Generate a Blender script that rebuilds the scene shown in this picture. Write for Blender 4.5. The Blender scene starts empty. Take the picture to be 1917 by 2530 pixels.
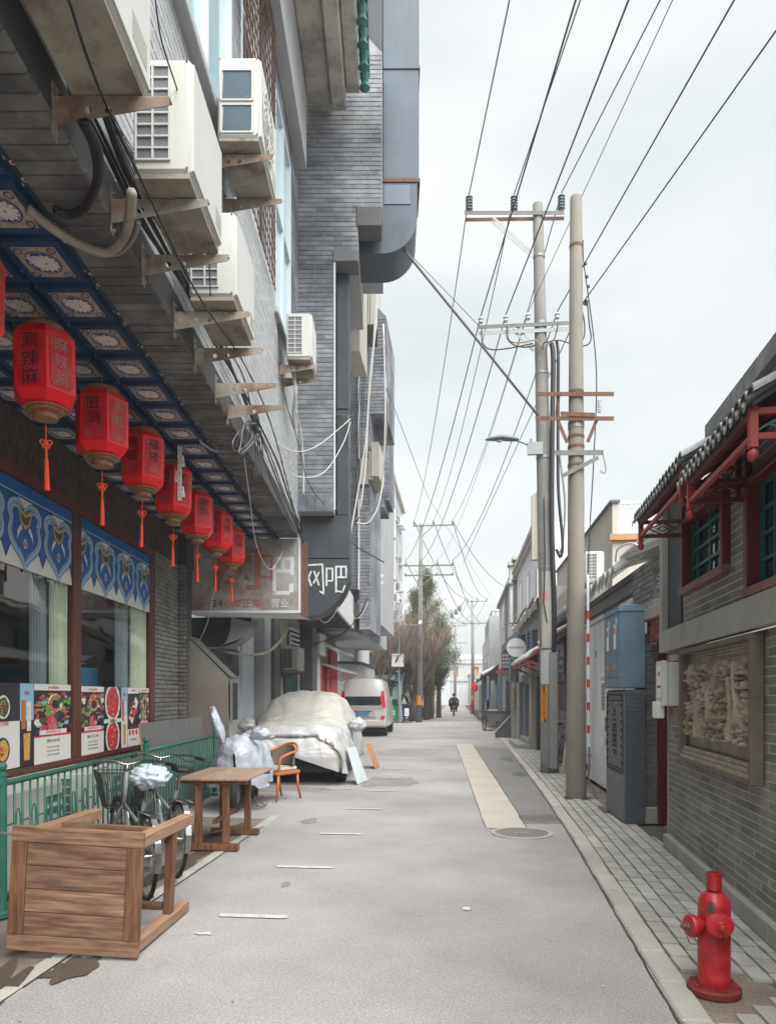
import bpy, bmesh, math, random
from mathutils import Vector, Matrix, noise
random.seed(7)
R = math.radians
S = bpy.context.scene
COL = S.collection
# ------------------------------------------------------------------ camera
EYE = 1.55; FPX = 1800.0; YAW = math.atan(176.5/FPX)
cam_d = bpy.data.cameras.new('camera'); cam = bpy.data.objects.new('camera', cam_d); COL.objects.link(cam)
cam.location = (0, 0, EYE); cam.rotation_euler = (R(90), 0, YAW)
cam_d.sensor_fit = 'VERTICAL'; cam_d.sensor_height = 36; cam_d.lens = FPX/2530*36
cam_d.shift_y = (1718-1265)/2530; cam_d.clip_start = .05; cam_d.clip_end = 3000
S.camera = cam
# ------------------------------------------------------------------ sky and sun
SUN_EL, SUN_AZ = R(57), R(155)      # azimuth measured from +Y towards +X: behind the viewer, to the right
world = bpy.data.worlds.new('World'); S.world = world; world.use_nodes = True
wn = world.node_tree.nodes; wl = world.node_tree.links; wn.clear()
sky = wn.new('ShaderNodeTexSky'); sky.sky_type = 'NISHITA'; sky.sun_disc = False
sky.sun_elevation = SUN_EL; sky.sun_rotation = SUN_AZ; sky.air_density = 1.5; sky.dust_density = 4
tc = wn.new('ShaderNodeTexCoord'); mp = wn.new('ShaderNodeMapping'); mp.inputs['Scale'].default_value = (1.2, 1.2, 3.2)
nz = wn.new('ShaderNodeTexNoise'); nz.inputs['Scale'].default_value = 1.6; nz.inputs['Detail'].default_value = 5; nz.inputs['Roughness'].default_value = .45
cr = wn.new('ShaderNodeValToRGB'); cr.color_ramp.elements[0].position = .3; cr.color_ramp.elements[1].position = .68
cr.color_ramp.elements[0].color = (1.26, 1.4, 1.44, 1); cr.color_ramp.elements[1].color = (1.98, 2.0, 1.95, 1)
mx = wn.new('ShaderNodeMixRGB'); mx.inputs[0].default_value = .96      # cloud deck over the clear sky
bg = wn.new('ShaderNodeBackground'); bg.inputs['Strength'].default_value = .074
wo = wn.new('ShaderNodeOutputWorld')
wl.new(tc.outputs['Generated'], mp.inputs[0]); wl.new(mp.outputs[0], nz.inputs['Vector']); wl.new(nz.outputs[0], cr.inputs[0])
wl.new(sky.outputs[0], mx.inputs[1]); wl.new(cr.outputs[0], mx.inputs[2]); wl.new(mx.outputs[0], bg.inputs[0]); wl.new(bg.outputs[0], wo.inputs[0])
sl = bpy.data.lights.new('sun', 'SUN'); sl.energy = 1.5; sl.angle = R(80); sl.color = (1, .975, .94)
so = bpy.data.objects.new('sun', sl); COL.objects.link(so)
sdir = Vector((math.sin(SUN_AZ)*math.cos(SUN_EL), math.cos(SUN_AZ)*math.cos(SUN_EL), math.sin(SUN_EL)))
so.rotation_euler = (-sdir).to_track_quat('-Z', 'Y').to_euler(); so.location = (8, -8, 20)
vs = S.view_settings; vs.view_transform = 'Standard'; vs.look = 'None'; vs.exposure = 2.82; vs.gamma = 1; vs.use_curve_mapping = False
S.cycles.max_bounces = 8; S.cycles.transparent_max_bounces = 16
# ------------------------------------------------------------------ measuring helpers (reference picture 1676 wide -> real places)
DD = 1917/1676; _c, _s = math.cos(YAW), math.sin(YAW)
def ray(u, v):
    a = (u*DD-958.5)/FPX; return Vector((a*_c-_s, a*_s+_c, (1718-v*DD)/FPX))
def atY(u, v, y): d = ray(u, v); t = y/d.y; return Vector((d.x*t, y, EYE+d.z*t))
def atX(u, v, x): d = ray(u, v); t = x/d.x; return Vector((x, d.y*t, EYE+d.z*t))
def atZ(u, v, z=0.): d = ray(u, v); t = (z-EYE)/d.z; return Vector((d.x*t, d.y*t, z))
class Frame:                       # a building line: x across the street, y along it
    def __init__(s, x0, y0, deg): s.x0, s.y0, s.deg = x0, y0, deg; s.M = Matrix.Translation((x0, y0, 0)) @ Matrix.Rotation(R(deg), 4, 'Z'); s.I = s.M.inverted()
    def _r(s, u, v): o = s.I @ Vector((0, 0, EYE)); return o, s.I.to_3x3() @ ray(u, v)
    def X(s, u, v, x=0.): o, r = s._r(u, v); return o+r*((x-o.x)/r.x)
    def Y(s, u, v, y): o, r = s._r(u, v); return o+r*((y-o.y)/r.y)
    def Z(s, u, v, z): o, r = s._r(u, v); return o+r*((z-o.z)/r.z)
FL = Frame(-1.495, 0, 5.51); FR = Frame(1.679, 0, -3.27); FW = Frame(0, 0, 0)
# ------------------------------------------------------------------ materials
MATS = {}
def nd(t, k, **kw):
    n = t.nodes.new(k)
    for a, b in kw.items():
        if a in n.inputs: n.inputs[a].default_value = b
        else: setattr(n, a, b)
    return n
def mat(name, col, rough=.8, var=.18, scale=3., rand=0., bump=.15, bscale=60., metal=0., stain=None, samt=.0, sscale=.8, sz=1., spec=.4, wood=None, coat=0., speck=0., crinkle=0., cscale=6., tone=None):
    if name in MATS: return MATS[name]
    m = bpy.data.materials.new(name); m.use_nodes = True; t = m.node_tree; L = t.links
    b = t.nodes['Principled BSDF']; b.inputs['Roughness'].default_value = rough; b.inputs['Metallic'].default_value = metal
    b.inputs['Specular IOR Level'].default_value = spec; b.inputs['Coat Weight'].default_value = coat
    tcn = nd(t, 'ShaderNodeNewGeometry'); pos = tcn.outputs['Position']
    if wood is not None:
        tco = nd(t, 'ShaderNodeTexCoord'); mpn = nd(t, 'ShaderNodeMapping'); mpn.inputs['Scale'].default_value = wood
        L.new(tco.outputs['Object'], mpn.inputs[0]); pos = mpn.outputs[0]
    n1 = nd(t, 'ShaderNodeTexNoise', Scale=scale, Detail=5., Roughness=.62); L.new(pos, n1.inputs['Vector'])
    mr = nd(t, 'ShaderNodeMapRange'); mr.inputs['From Min'].default_value = .25; mr.inputs['From Max'].default_value = .75
    mr.inputs['To Min'].default_value = 1-var; mr.inputs['To Max'].default_value = 1+var; L.new(n1.outputs[0], mr.inputs[0])
    val = mr.outputs[0]
    if rand:
        oi = nd(t, 'ShaderNodeObjectInfo'); ad = nd(t, 'ShaderNodeMath', operation='ADD'); fr = nd(t, 'ShaderNodeMath', operation='FRACT')
        L.new(oi.outputs['Random'], ad.inputs[0]); L.new(tcn.outputs['Random Per Island'], ad.inputs[1]); L.new(ad.outputs[0], fr.inputs[0])
        m2 = nd(t, 'ShaderNodeMapRange'); m2.inputs['To Min'].default_value = 1-rand; m2.inputs['To Max'].default_value = 1+rand; L.new(fr.outputs[0], m2.inputs[0])
        mu = nd(t, 'ShaderNodeMath', operation='MULTIPLY'); L.new(val, mu.inputs[0]); L.new(m2.outputs[0], mu.inputs[1]); val = mu.outputs[0]
    if speck:
        vo = nd(t, 'ShaderNodeTexNoise', Scale=95., Detail=2.); L.new(pos, vo.inputs['Vector'])
        m3 = nd(t, 'ShaderNodeMapRange'); m3.inputs['From Min'].default_value = .3; m3.inputs['From Max'].default_value = .72; m3.inputs['To Min'].default_value = 1-speck; m3.inputs['To Max'].default_value = 1+speck
        L.new(vo.outputs[0], m3.inputs[0]); mu = nd(t, 'ShaderNodeMath', operation='MULTIPLY'); L.new(val, mu.inputs[0]); L.new(m3.outputs[0], mu.inputs[1]); val = mu.outputs[0]
    vm = nd(t, 'ShaderNodeVectorMath', operation='SCALE'); vm.inputs[0].default_value = col[:3]; L.new(val, vm.inputs['Scale']); out = vm.outputs[0]
    if stain is not None:
        sm = nd(t, 'ShaderNodeMapping'); sm.inputs['Scale'].default_value = (1, 1, sz); L.new(pos, sm.inputs[0])
        n2 = nd(t, 'ShaderNodeTexNoise', Scale=sscale, Detail=6., Roughness=.7); L.new(sm.outputs[0], n2.inputs['Vector'])
        m4 = nd(t, 'ShaderNodeMapRange'); m4.inputs['From Min'].default_value = .48; m4.inputs['From Max'].default_value = .7; m4.inputs['To Max'].default_value = samt
        L.new(n2.outputs[0], m4.inputs[0]); mi = nd(t, 'ShaderNodeMixRGB'); mi.inputs[2].default_value = (*stain[:3], 1)
        L.new(m4.outputs[0], mi.inputs[0]); L.new(out, mi.inputs[1]); out = mi.outputs[0]
    if tone:
        n3 = nd(t, 'ShaderNodeTexNoise', Scale=tone[1], Detail=4., Roughness=.6); L.new(pos, n3.inputs['Vector']); m5 = nd(t, 'ShaderNodeMapRange'); m5.inputs['From Min'].default_value = .38; m5.inputs['From Max'].default_value = .64; m5.inputs['To Max'].default_value = tone[2]
        L.new(n3.outputs[0], m5.inputs[0]); mi = nd(t, 'ShaderNodeMixRGB', blend_type='MULTIPLY'); mi.inputs[2].default_value = (*tone[0], 1); L.new(m5.outputs[0], mi.inputs[0]); L.new(out, mi.inputs[1]); out = mi.outputs[0]
    L.new(out, b.inputs['Base Color'])
    if bump:
        nb = nd(t, 'ShaderNodeTexNoise', Scale=bscale, Detail=4.); L.new(pos, nb.inputs['Vector'])
        bp = nd(t, 'ShaderNodeBump', Strength=bump, Distance=.01); L.new(nb.outputs[0], bp.inputs['Height']); L.new(bp.outputs[0], b.inputs['Normal'])
    if crinkle:
        nv = nd(t, 'ShaderNodeTexNoise', Scale=cscale*.7, Detail=3.); L.new(pos, nv.inputs['Vector']); mm = nd(t, 'ShaderNodeMixRGB'); mm.inputs[0].default_value = .25
        L.new(pos, mm.inputs[1]); L.new(nv.outputs['Color'], mm.inputs[2]); sm = nd(t, 'ShaderNodeMapping'); sm.inputs['Scale'].default_value = (1, 1, .45); L.new(mm.outputs[0], sm.inputs[0])
        vo = nd(t, 'ShaderNodeTexVoronoi', Scale=cscale, feature='F1'); L.new(sm.outputs[0], vo.inputs['Vector'])
        b2 = nd(t, 'ShaderNodeBump', Strength=crinkle, Distance=.09); L.new(vo.outputs['Distance'], b2.inputs['Height'])
        if bump: L.new(bp.outputs[0], b2.inputs['Normal'])
        L.new(b2.outputs[0], b.inputs['Normal'])
    MATS[name] = m; return m
def glass(name, tint=(.8, .9, .88), refl=.12, rough=.02):
    m = bpy.data.materials.new(name); m.use_nodes = True; t = m.node_tree; L = t.links; t.nodes.clear()
    o = nd(t, 'ShaderNodeOutputMaterial'); tr = nd(t, 'ShaderNodeBsdfTransparent'); gl = nd(t, 'ShaderNodeBsdfGlossy', Roughness=rough)
    tr.inputs[0].default_value = (*tint, 1); lw = nd(t, 'ShaderNodeLayerWeight', Blend=.16); mr = nd(t, 'ShaderNodeMapRange'); mr.inputs['To Min'].default_value = refl; mr.inputs['To Max'].default_value = .85
    nb = nd(t, 'ShaderNodeTexNoise', Scale=1.3); bp = nd(t, 'ShaderNodeBump', Strength=.08, Distance=.02); g = nd(t, 'ShaderNodeNewGeometry'); L.new(g.outputs['Position'], nb.inputs['Vector']); L.new(nb.outputs[0], bp.inputs['Height']); L.new(bp.outputs[0], gl.inputs['Normal'])
    mi = nd(t, 'ShaderNodeMixShader'); L.new(lw.outputs['Fresnel'], mr.inputs[0]); L.new(mr.outputs[0], mi.inputs[0]); L.new(tr.outputs[0], mi.inputs[1]); L.new(gl.outputs[0], mi.inputs[2]); L.new(mi.outputs[0], o.inputs[0])
    MATS[name] = m; return m
M = {}
M['asphalt'] = mat('asphalt', (.35, .34, .335), .92, .1, .5, tone=((.7, .69, .7), .35, .9), bump=.5, bscale=160, stain=(.18, .165, .155), samt=.35, sscale=.45, speck=.3)
M['asphalt_patch'] = mat('asphalt_patch', (.185, .18, .178), .9, .12, .8, bump=.4, bscale=160, stain=(.1, .095, .09), samt=.35, sscale=1.2, speck=.22)
M['conc_strip'] = mat('concrete_strip', (.4, .375, .335), .9, .12, 1.5, bump=.3, bscale=70, stain=(.34, .24, .18), samt=.4, sscale=1.1, speck=.08)
M['dirt'] = mat('dirt', (.2, .17, .145), .95, .3, 2, bump=.5, bscale=50, stain=(.08, .065, .055), samt=.6, sscale=1.6, speck=.25)
M['ground'] = mat('ground_earth', (.2, .19, .18), .95, .2, 1, bump=.3)
M['paver'] = mat('paver', (.35, .345, .32), .9, .15, 6, rand=.13, bump=.35, bscale=90, stain=(.15, .14, .125), samt=.35, sscale=1.6, speck=.1)
M['paver_joint'] = mat('paver_joint', (.1, .09, .08), .95, .3, 10, bump=.3)
M['kerb'] = mat('kerb_stone', (.39, .38, .35), .88, .14, 4, rand=.08, bump=.3, bscale=70, stain=(.17, .155, .14), samt=.45, sscale=2, speck=.1)
M['paint'] = mat('road_paint', (.52, .5, .48), .8, .12, 14, bump=.3, stain=(.27, .26, .255), samt=.95, sscale=9)
M['concrete'] = mat('concrete', (.18, .178, .17), .85, .2, 3, bump=.25, bscale=50, stain=(.14, .13, .12), samt=.4, sscale=2.5, sz=.25, speck=.1)
M['concrete_warm'] = mat('concrete_warm', (.185, .172, .152), .85, .12, 3, bump=.25, bscale=50, stain=(.2, .17, .13), samt=.4, sscale=2.5, sz=.2, speck=.12)
M['plaster_dirty'] = mat('plaster_dirty', (.42, .395, .35), .9, .15, 1.2, bump=.3, bscale=20, stain=(.08, .075, .075), samt=.75, sscale=1.3)
M['plaster_white'] = mat('plaster_white', (.55, .56, .58), .85, .06, 1.5, bump=.12, bscale=30, stain=(.4, .4, .4), samt=.25, sscale=1.2, sz=.3)
M['plaster_grey'] = mat('plaster_grey', (.36, .37, .38), .88, .1, 1.5, bump=.15, bscale=30, stain=(.2, .2, .2), samt=.35, sscale=1.2, sz=.3)
M['plaster_beige'] = mat('plaster_beige', (.42, .4, .36), .88, .1, 1.5, bump=.15, bscale=30, stain=(.25, .23, .2), samt=.35, sscale=1.2, sz=.3)
M['brick_grey'] = mat('brick_grey', (.225, .222, .21), .88, .18, 9, rand=.24, tone=((.6, .58, .6), .9, .8), bump=.3, bscale=60, stain=(.31, .3, .27), samt=.35, sscale=1.4, speck=.1)
M['brick_dark'] = mat('brick_dark', (.115, .115, .12), .85, .15, 9, rand=.2, bump=.3, bscale=60, stain=(.19, .18, .17), samt=.3, sscale=1.2)
M['brick_blue'] = mat('brick_bluegrey', (.2, .218, .245), .82, .18, 7, rand=.24, tone=((.36, .36, .4), .8, .95), bump=.2, bscale=60, stain=(.45, .45, .45), samt=.5, sscale=1.3)
M['tile_white'] = mat('tile_white', (.38, .395, .405), .6, .1, 3, rand=.05, bump=.1, stain=(.3, .3, .3), samt=.5, sscale=.9)
M['mortar'] = mat('mortar', (.27, .265, .25), .95, .1, 10, bump=.2)
M['mortar_dark'] = mat('mortar_dark', (.07, .07, .07), .95, .1, 10, bump=.2)
M['mortar_pale'] = mat('mortar_pale', (.5, .49, .45), .95, .1, 10, bump=.2)
M['mortar_light'] = mat('mortar_light', (.33, .34, .345), .95, .1, 10, bump=.2)
M['white_metal'] = mat('white_enamel', (.5, .51, .485), .4, .06, 2, bump=.03, stain=(.4, .36, .28), samt=.22, sscale=2.2)
M['ac_bottom'] = mat('ac_underside', (.3, .27, .225), .75, .2, 5, bump=.15, stain=(.075, .05, .032), samt=.95, sscale=2.6)
M['black'] = mat('black_plastic', (.018, .018, .02), .5, .2, 5, bump=.05)
M['dark'] = mat('dark_void', (.02, .02, .022), .9, .2, 2, bump=0)
M['fin'] = mat('coil_fins', (.15, .16, .17), .5, .2, 80, bump=.3, bscale=200, metal=.5)
M['fin_blue'] = mat('coil_fins_blue', (.06, .085, .105), .45, .2, 60, bump=.3, bscale=200, metal=.5)
M['bracket'] = mat('galvanised_rusty', (.3, .29, .25), .7, .25, 4, bump=.15, stain=(.16, .055, .018), samt=1., sscale=5, rand=.25, tone=((.5, .25, .16), 2.2, .85))
M['rust'] = mat('rusty_iron', (.12, .06, .042), .85, .3, 8, bump=.3, stain=(.08, .05, .04), samt=.6, sscale=6)
M['flange_red'] = mat('flange_red_rust', (.17, .022, .02), .7, .3, 12, bump=.3, stain=(.09, .05, .035), samt=.7, sscale=14)
M['galv'] = mat('galvanised', (.22, .235, .235), .5, .1, 6, metal=.4, bump=.05, stain=(.2, .17, .13), samt=.3, sscale=5)
M['steel'] = mat('stainless', (.52, .48, .44), .33, .1, 1.2, metal=.9, bump=.06, bscale=2.5, stain=(.3, .22, .18), samt=.5, sscale=.9)
M['duct_blue'] = mat('duct_bluegrey', (.05, .068, .088), .5, .2, 1.2, bump=.12, bscale=3, metal=.3, stain=(.09, .1, .11), samt=.6, sscale=1.2, sz=.3)
M['duct_black'] = mat('duct_black', (.035, .043, .055), .6, .2, 1.5, bump=.1, bscale=4, stain=(.075, .085, .095), samt=.5, sscale=1.4)
M['cable'] = mat('cable_black', (.015, .015, .018), .5, .1, 3, bump=0)
M['cable_w'] = mat('cable_white', (.6, .6, .57), .5, .1, 3, bump=0)
M['cable_g'] = mat('cable_grey', (.2, .2, .2), .5, .1, 3, bump=0)
M['ornwood'] = mat('red_brown_paint', (.12, .042, .03), .45, .2, 4, bump=.08, stain=(.06, .03, .025), samt=.4, sscale=3)
M['wood'] = mat('wood_worn', (.25, .145, .09), .55, .4, 2.2, rand=.2, tone=((.42, .36, .34), 1.6, .85), bump=.25, bscale=9, wood=(2, 22, 22), stain=(.12, .055, .03), samt=.75, sscale=1.0)
M['wood_y'] = mat('wood_worn_upright', (.33, .2, .13), .6, .35, 2.2, bump=.25, bscale=9, wood=(22, 2, 22), stain=(.2, .09, .045), samt=.6, sscale=1.0)
M['wood_z'] = mat('wood_dark_upright', (.2, .095, .05), .55, .35, 2.2, tone=((.45, .4, .38), 1.5, .8), bump=.25, bscale=9, wood=(22, 22, 2), stain=(.09, .045, .025), samt=.75, sscale=1.2)
M['wood_grey'] = mat('wood_weathered', (.3, .21, .15), .65, .25, 2.2, rand=.15, bump=.25, bscale=9, wood=(22, 2, 22), stain=(.17, .11, .075), samt=.5, sscale=1.2)
M['chair_wood'] = mat('chair_varnish', (.42, .12, .035), .35, .15, 6, bump=.05, coat=.3)
M['fabric'] = mat('chair_fabric', (.12, .1, .085), .9, .15, 30, bump=.3, bscale=150)
M['cushion'] = mat('cushion_cloth', (.42, .38, .32), .9, .12, 20, bump=.3, bscale=150)
M['bikepaint'] = mat('bicycle_paint', (.2, .22, .22), .4, .2, 8, bump=.05)
M['green'] = mat('green_paint', (.02, .13, .092), .42, .15, 5, bump=.08, stain=(.2, .2, .17), samt=.25, sscale=7)
M['green_d'] = mat('green_dark', (.012, .09, .075), .45, .15, 5, bump=.05)
M['red'] = mat('hydrant_red', (.42, .01, .016), .42, .18, 9, bump=.12, bscale=45, coat=.12, stain=(.5, .09, .08), samt=.55, sscale=9, tone=((.5, .45, .45), 5, .7))
M['red_lantern'] = mat('lantern_cloth', (.82, .008, .012), .42, .12, 6, bump=.06, bscale=60, coat=.2)
M['lantern_face'] = mat('lantern_panel', (.55, .015, .028), .5, .2, 8, bump=.05, stain=(.5, .25, .22), samt=.3, sscale=9)
M['gold'] = mat('gold_trim', (.26, .14, .055), .5, .6, 60, bump=.3, bscale=60, stain=(.12, .06, .04), samt=.6, sscale=40)
M['tassel'] = mat('tassel_red', (.75, .06, .03), .7, .2, 40, bump=.3)
M['teal'] = mat('ceiling_teal', (.012, .045, .048), .6, .2, 3, bump=.1)
M['navy'] = mat('panel_navy', (.01, .045, .105), .45, .15, 3, bump=.08)
M['panel_gold'] = mat('panel_ochre', (.4, .34, .25), .65, .35, 45, bump=.1, stain=(.05, .05, .12), samt=.6, sscale=42)
M['panel_blue'] = mat('panel_ultramarine', (.035, .04, .16), .6, .2, 20, bump=.05)
M['petal'] = mat('panel_petal', (.68, .62, .58), .7, .12, 30, bump=.05)
M['petal2'] = mat('panel_leaf', (.55, .56, .66), .7, .3, 30, bump=.05)
M['pink'] = mat('panel_scroll', (.5, .36, .38), .7, .2, 30, bump=.05)
M['glass'] = glass('window_glass', (.93, .97, .95), .1)
M['glass_d'] = glass('window_glass_dark', (.25, .32, .32), .12)
M['glass_b'] = mat('window_painted_sky_reflection', (.34, .5, .56), .12, .2, .6, bump=0, spec=.8)  # sky reflection painted into the opaque pale blue pane colour
M['frame_w'] = mat('frame_white', (.55, .6, .64), .4, .06, 3, bump=.02)
M['curtain_g'] = mat('curtain_pale', (.75, .8, .66), .9, .1, 3, bump=.1)
M['curtain_b'] = mat('curtain_grey', (.35, .4, .44), .9, .1, 3, bump=.1)
M['print_w'] = mat('print_white', (.72, .72, .68), .5, .03, 3, bump=0)
M['pblue'] = mat('print_blue', (.012, .12, .36), .45, .06, 6, bump=0)
M['pnavy'] = mat('print_navy', (.02, .03, .12), .45, .06, 6, bump=0)
M['plight'] = mat('print_lightblue', (.28, .5, .65), .45, .05, 6, bump=0)
M['pcream'] = mat('print_cream', (.72, .72, .6), .45, .45, 38, bump=0)
M['pgold'] = mat('print_gold', (.6, .36, .08), .45, .45, 38, bump=0)
M['pgreen'] = mat('print_green', (.05, .1, .045), .45, .45, 38, bump=0)
M['pred'] = mat('print_red', (.55, .04, .07), .45, .45, 38, bump=0)
M['pdark'] = mat('print_dark', (.03, .025, .04), .45, .5, 14, bump=0)
M['silver'] = mat('silver_sheet', (.4, .44, .5), .45, .08, 3, metal=.2, bump=.15, bscale=9, crinkle=.35, cscale=6, stain=(.5, .5, .5), samt=.3, sscale=3)
M['cover'] = mat('car_cover', (.43, .44, .45), .5, .08, 3, metal=.2, bump=.15, bscale=8, crinkle=.22, cscale=5, stain=(.5, .46, .38), samt=.5, sscale=1.4)
M['cover_top'] = mat('car_cover_dusty', (.4, .39, .36), .6, .1, 3, metal=.1, bump=.2, bscale=8, crinkle=.2, cscale=2.2, stain=(.6, .59, .56), samt=.6, sscale=2.4)
M['tyre'] = mat('tyre', (.02, .02, .02), .85, .2, 20, bump=.3)
M['chrome'] = mat('chrome', (.3, .3, .29), .35, .1, 3, metal=1, bump=0)
M['bag'] = mat('plastic_bag', (.42, .48, .54), .3, .1, 8, bump=.5, bscale=12)
M['tileroof'] = mat('roof_tile', (.2, .205, .205), .8, .15, 8, rand=.22, bump=.25, stain=(.42, .42, .4), samt=.5, sscale=4)
M['stone'] = mat('carved_stone', (.31, .27, .215), .8, .2, 6, bump=.5, bscale=35, stain=(.12, .095, .07), samt=.7, sscale=4)
M['stone_dark'] = mat('stone_frame', (.14, .115, .09), .8, .2, 6, bump=.4, bscale=35)
M['stone_grey'] = mat('stone_slab', (.32, .315, .29), .8, .1, 2, bump=.15, rand=.06, stain=(.2, .2, .2), samt=.4, sscale=1.4, speck=.1)
M['cab_blue'] = mat('cabinet_blue', (.12, .185, .245), .5, .08, 2, bump=.05, stain=(.07, .1, .13), samt=.3, sscale=2)
M['cab_dark'] = mat('cabinet_dark', (.07, .083, .1), .75, .15, 10, bump=.4, bscale=40)
M['container'] = mat('painted_steel_white', (.6, .65, .66), .5, .06, 1, bump=.05, stain=(.33, .33, .31), samt=.6, sscale=1.1, sz=.2)
M['redwood'] = mat('canopy_red', (.27, .04, .038), .5, .14, 5, bump=.08, stain=(.2, .05, .04), samt=.4, sscale=3)
M['maroon'] = mat('window_maroon', (.1, .018, .018), .5, .15, 5, bump=.08)
M['door_red'] = mat('door_dark_red', (.12, .012, .012), .5, .2, 3, bump=.1)
M['tealpaint'] = mat('lattice_teal', (.018, .11, .1), .45, .1, 5, bump=.05)
M['leaf'] = mat('cypress_leaf', (.1, .11, .055), .85, .3, 2, rand=.45, bump=0)
M['leaf2'] = mat('spruce_leaf', (.045, .09, .05), .85, .3, 2, rand=.45, bump=0)
M['bark'] = mat('bark', (.14, .115, .09), .9, .3, 12, bump=.5, bscale=30)
M['twig'] = mat('twig', (.17, .13, .105), .9, .2, 5, bump=0, rand=.2)
M['redpaint'] = mat('paint_red', (.5, .03, .03), .5, .1, 5, bump=.03)
M['orange'] = mat('tape_orange', (.5, .2, .015), .6, .25, 20, bump=.05, stain=(.05, .04, .03), samt=.7, sscale=12)
M['awning_white'] = mat('awning_pale', (.5, .51, .5), .6, .1, 8, bump=.05, rand=.1)
M['van'] = mat('van_paint', (.47, .47, .465), .3, .04, 1, bump=0, coat=.5, stain=(.4, .38, .35), samt=.3, sscale=1.5)
M['lampred'] = mat('lamp_red', (.45, .02, .04), .25, .1, 5, bump=0)
M['bin_green'] = mat('bin_green', (.01, .19, .05), .5, .1, 4, bump=.05)
M['bin_dark'] = mat('bin_navy', (.018, .025, .055), .5, .1, 4, bump=.05)
M['sign_blue'] = mat('sign_blue', (.05, .22, .36), .5, .1, 4, bump=0)
M['screen'] = mat('poster_pale', (.45, .6, .63), .4, .1, 4, bump=0)
M['cloth_dark'] = mat('jacket_dark', (.018, .019, .03), .85, .3, 20, bump=.3)
M['skin'] = mat('skin', (.4, .24, .17), .6, .1, 10, bump=.05)
M['frieze'] = mat('frieze_brick', (.085, .065, .055), .85, .2, 12, rand=.25, bump=.3)
M['lamp_grey'] = mat('lamp_head', (.12, .15, .165), .4, .1, 4, bump=0)
M['ins'] = mat('insulator', (.1, .14, .15), .3, .1, 4, bump=0, coat=.4)
M['ins_w'] = mat('insulator_white', (.4, .42, .43), .3, .1, 4, bump=0, coat=.4)
M['window_dark'] = mat('window_dark_glass', (.02, .03, .035), .1, .3, 2, bump=0, spec=.9)
M['iron'] = mat('dull_iron', (.13, .13, .13), .6, .2, 8, bump=.1)
M['peach'] = mat('board_orange', (.4, .2, .09), .8, .15, 8, bump=.1)
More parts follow.
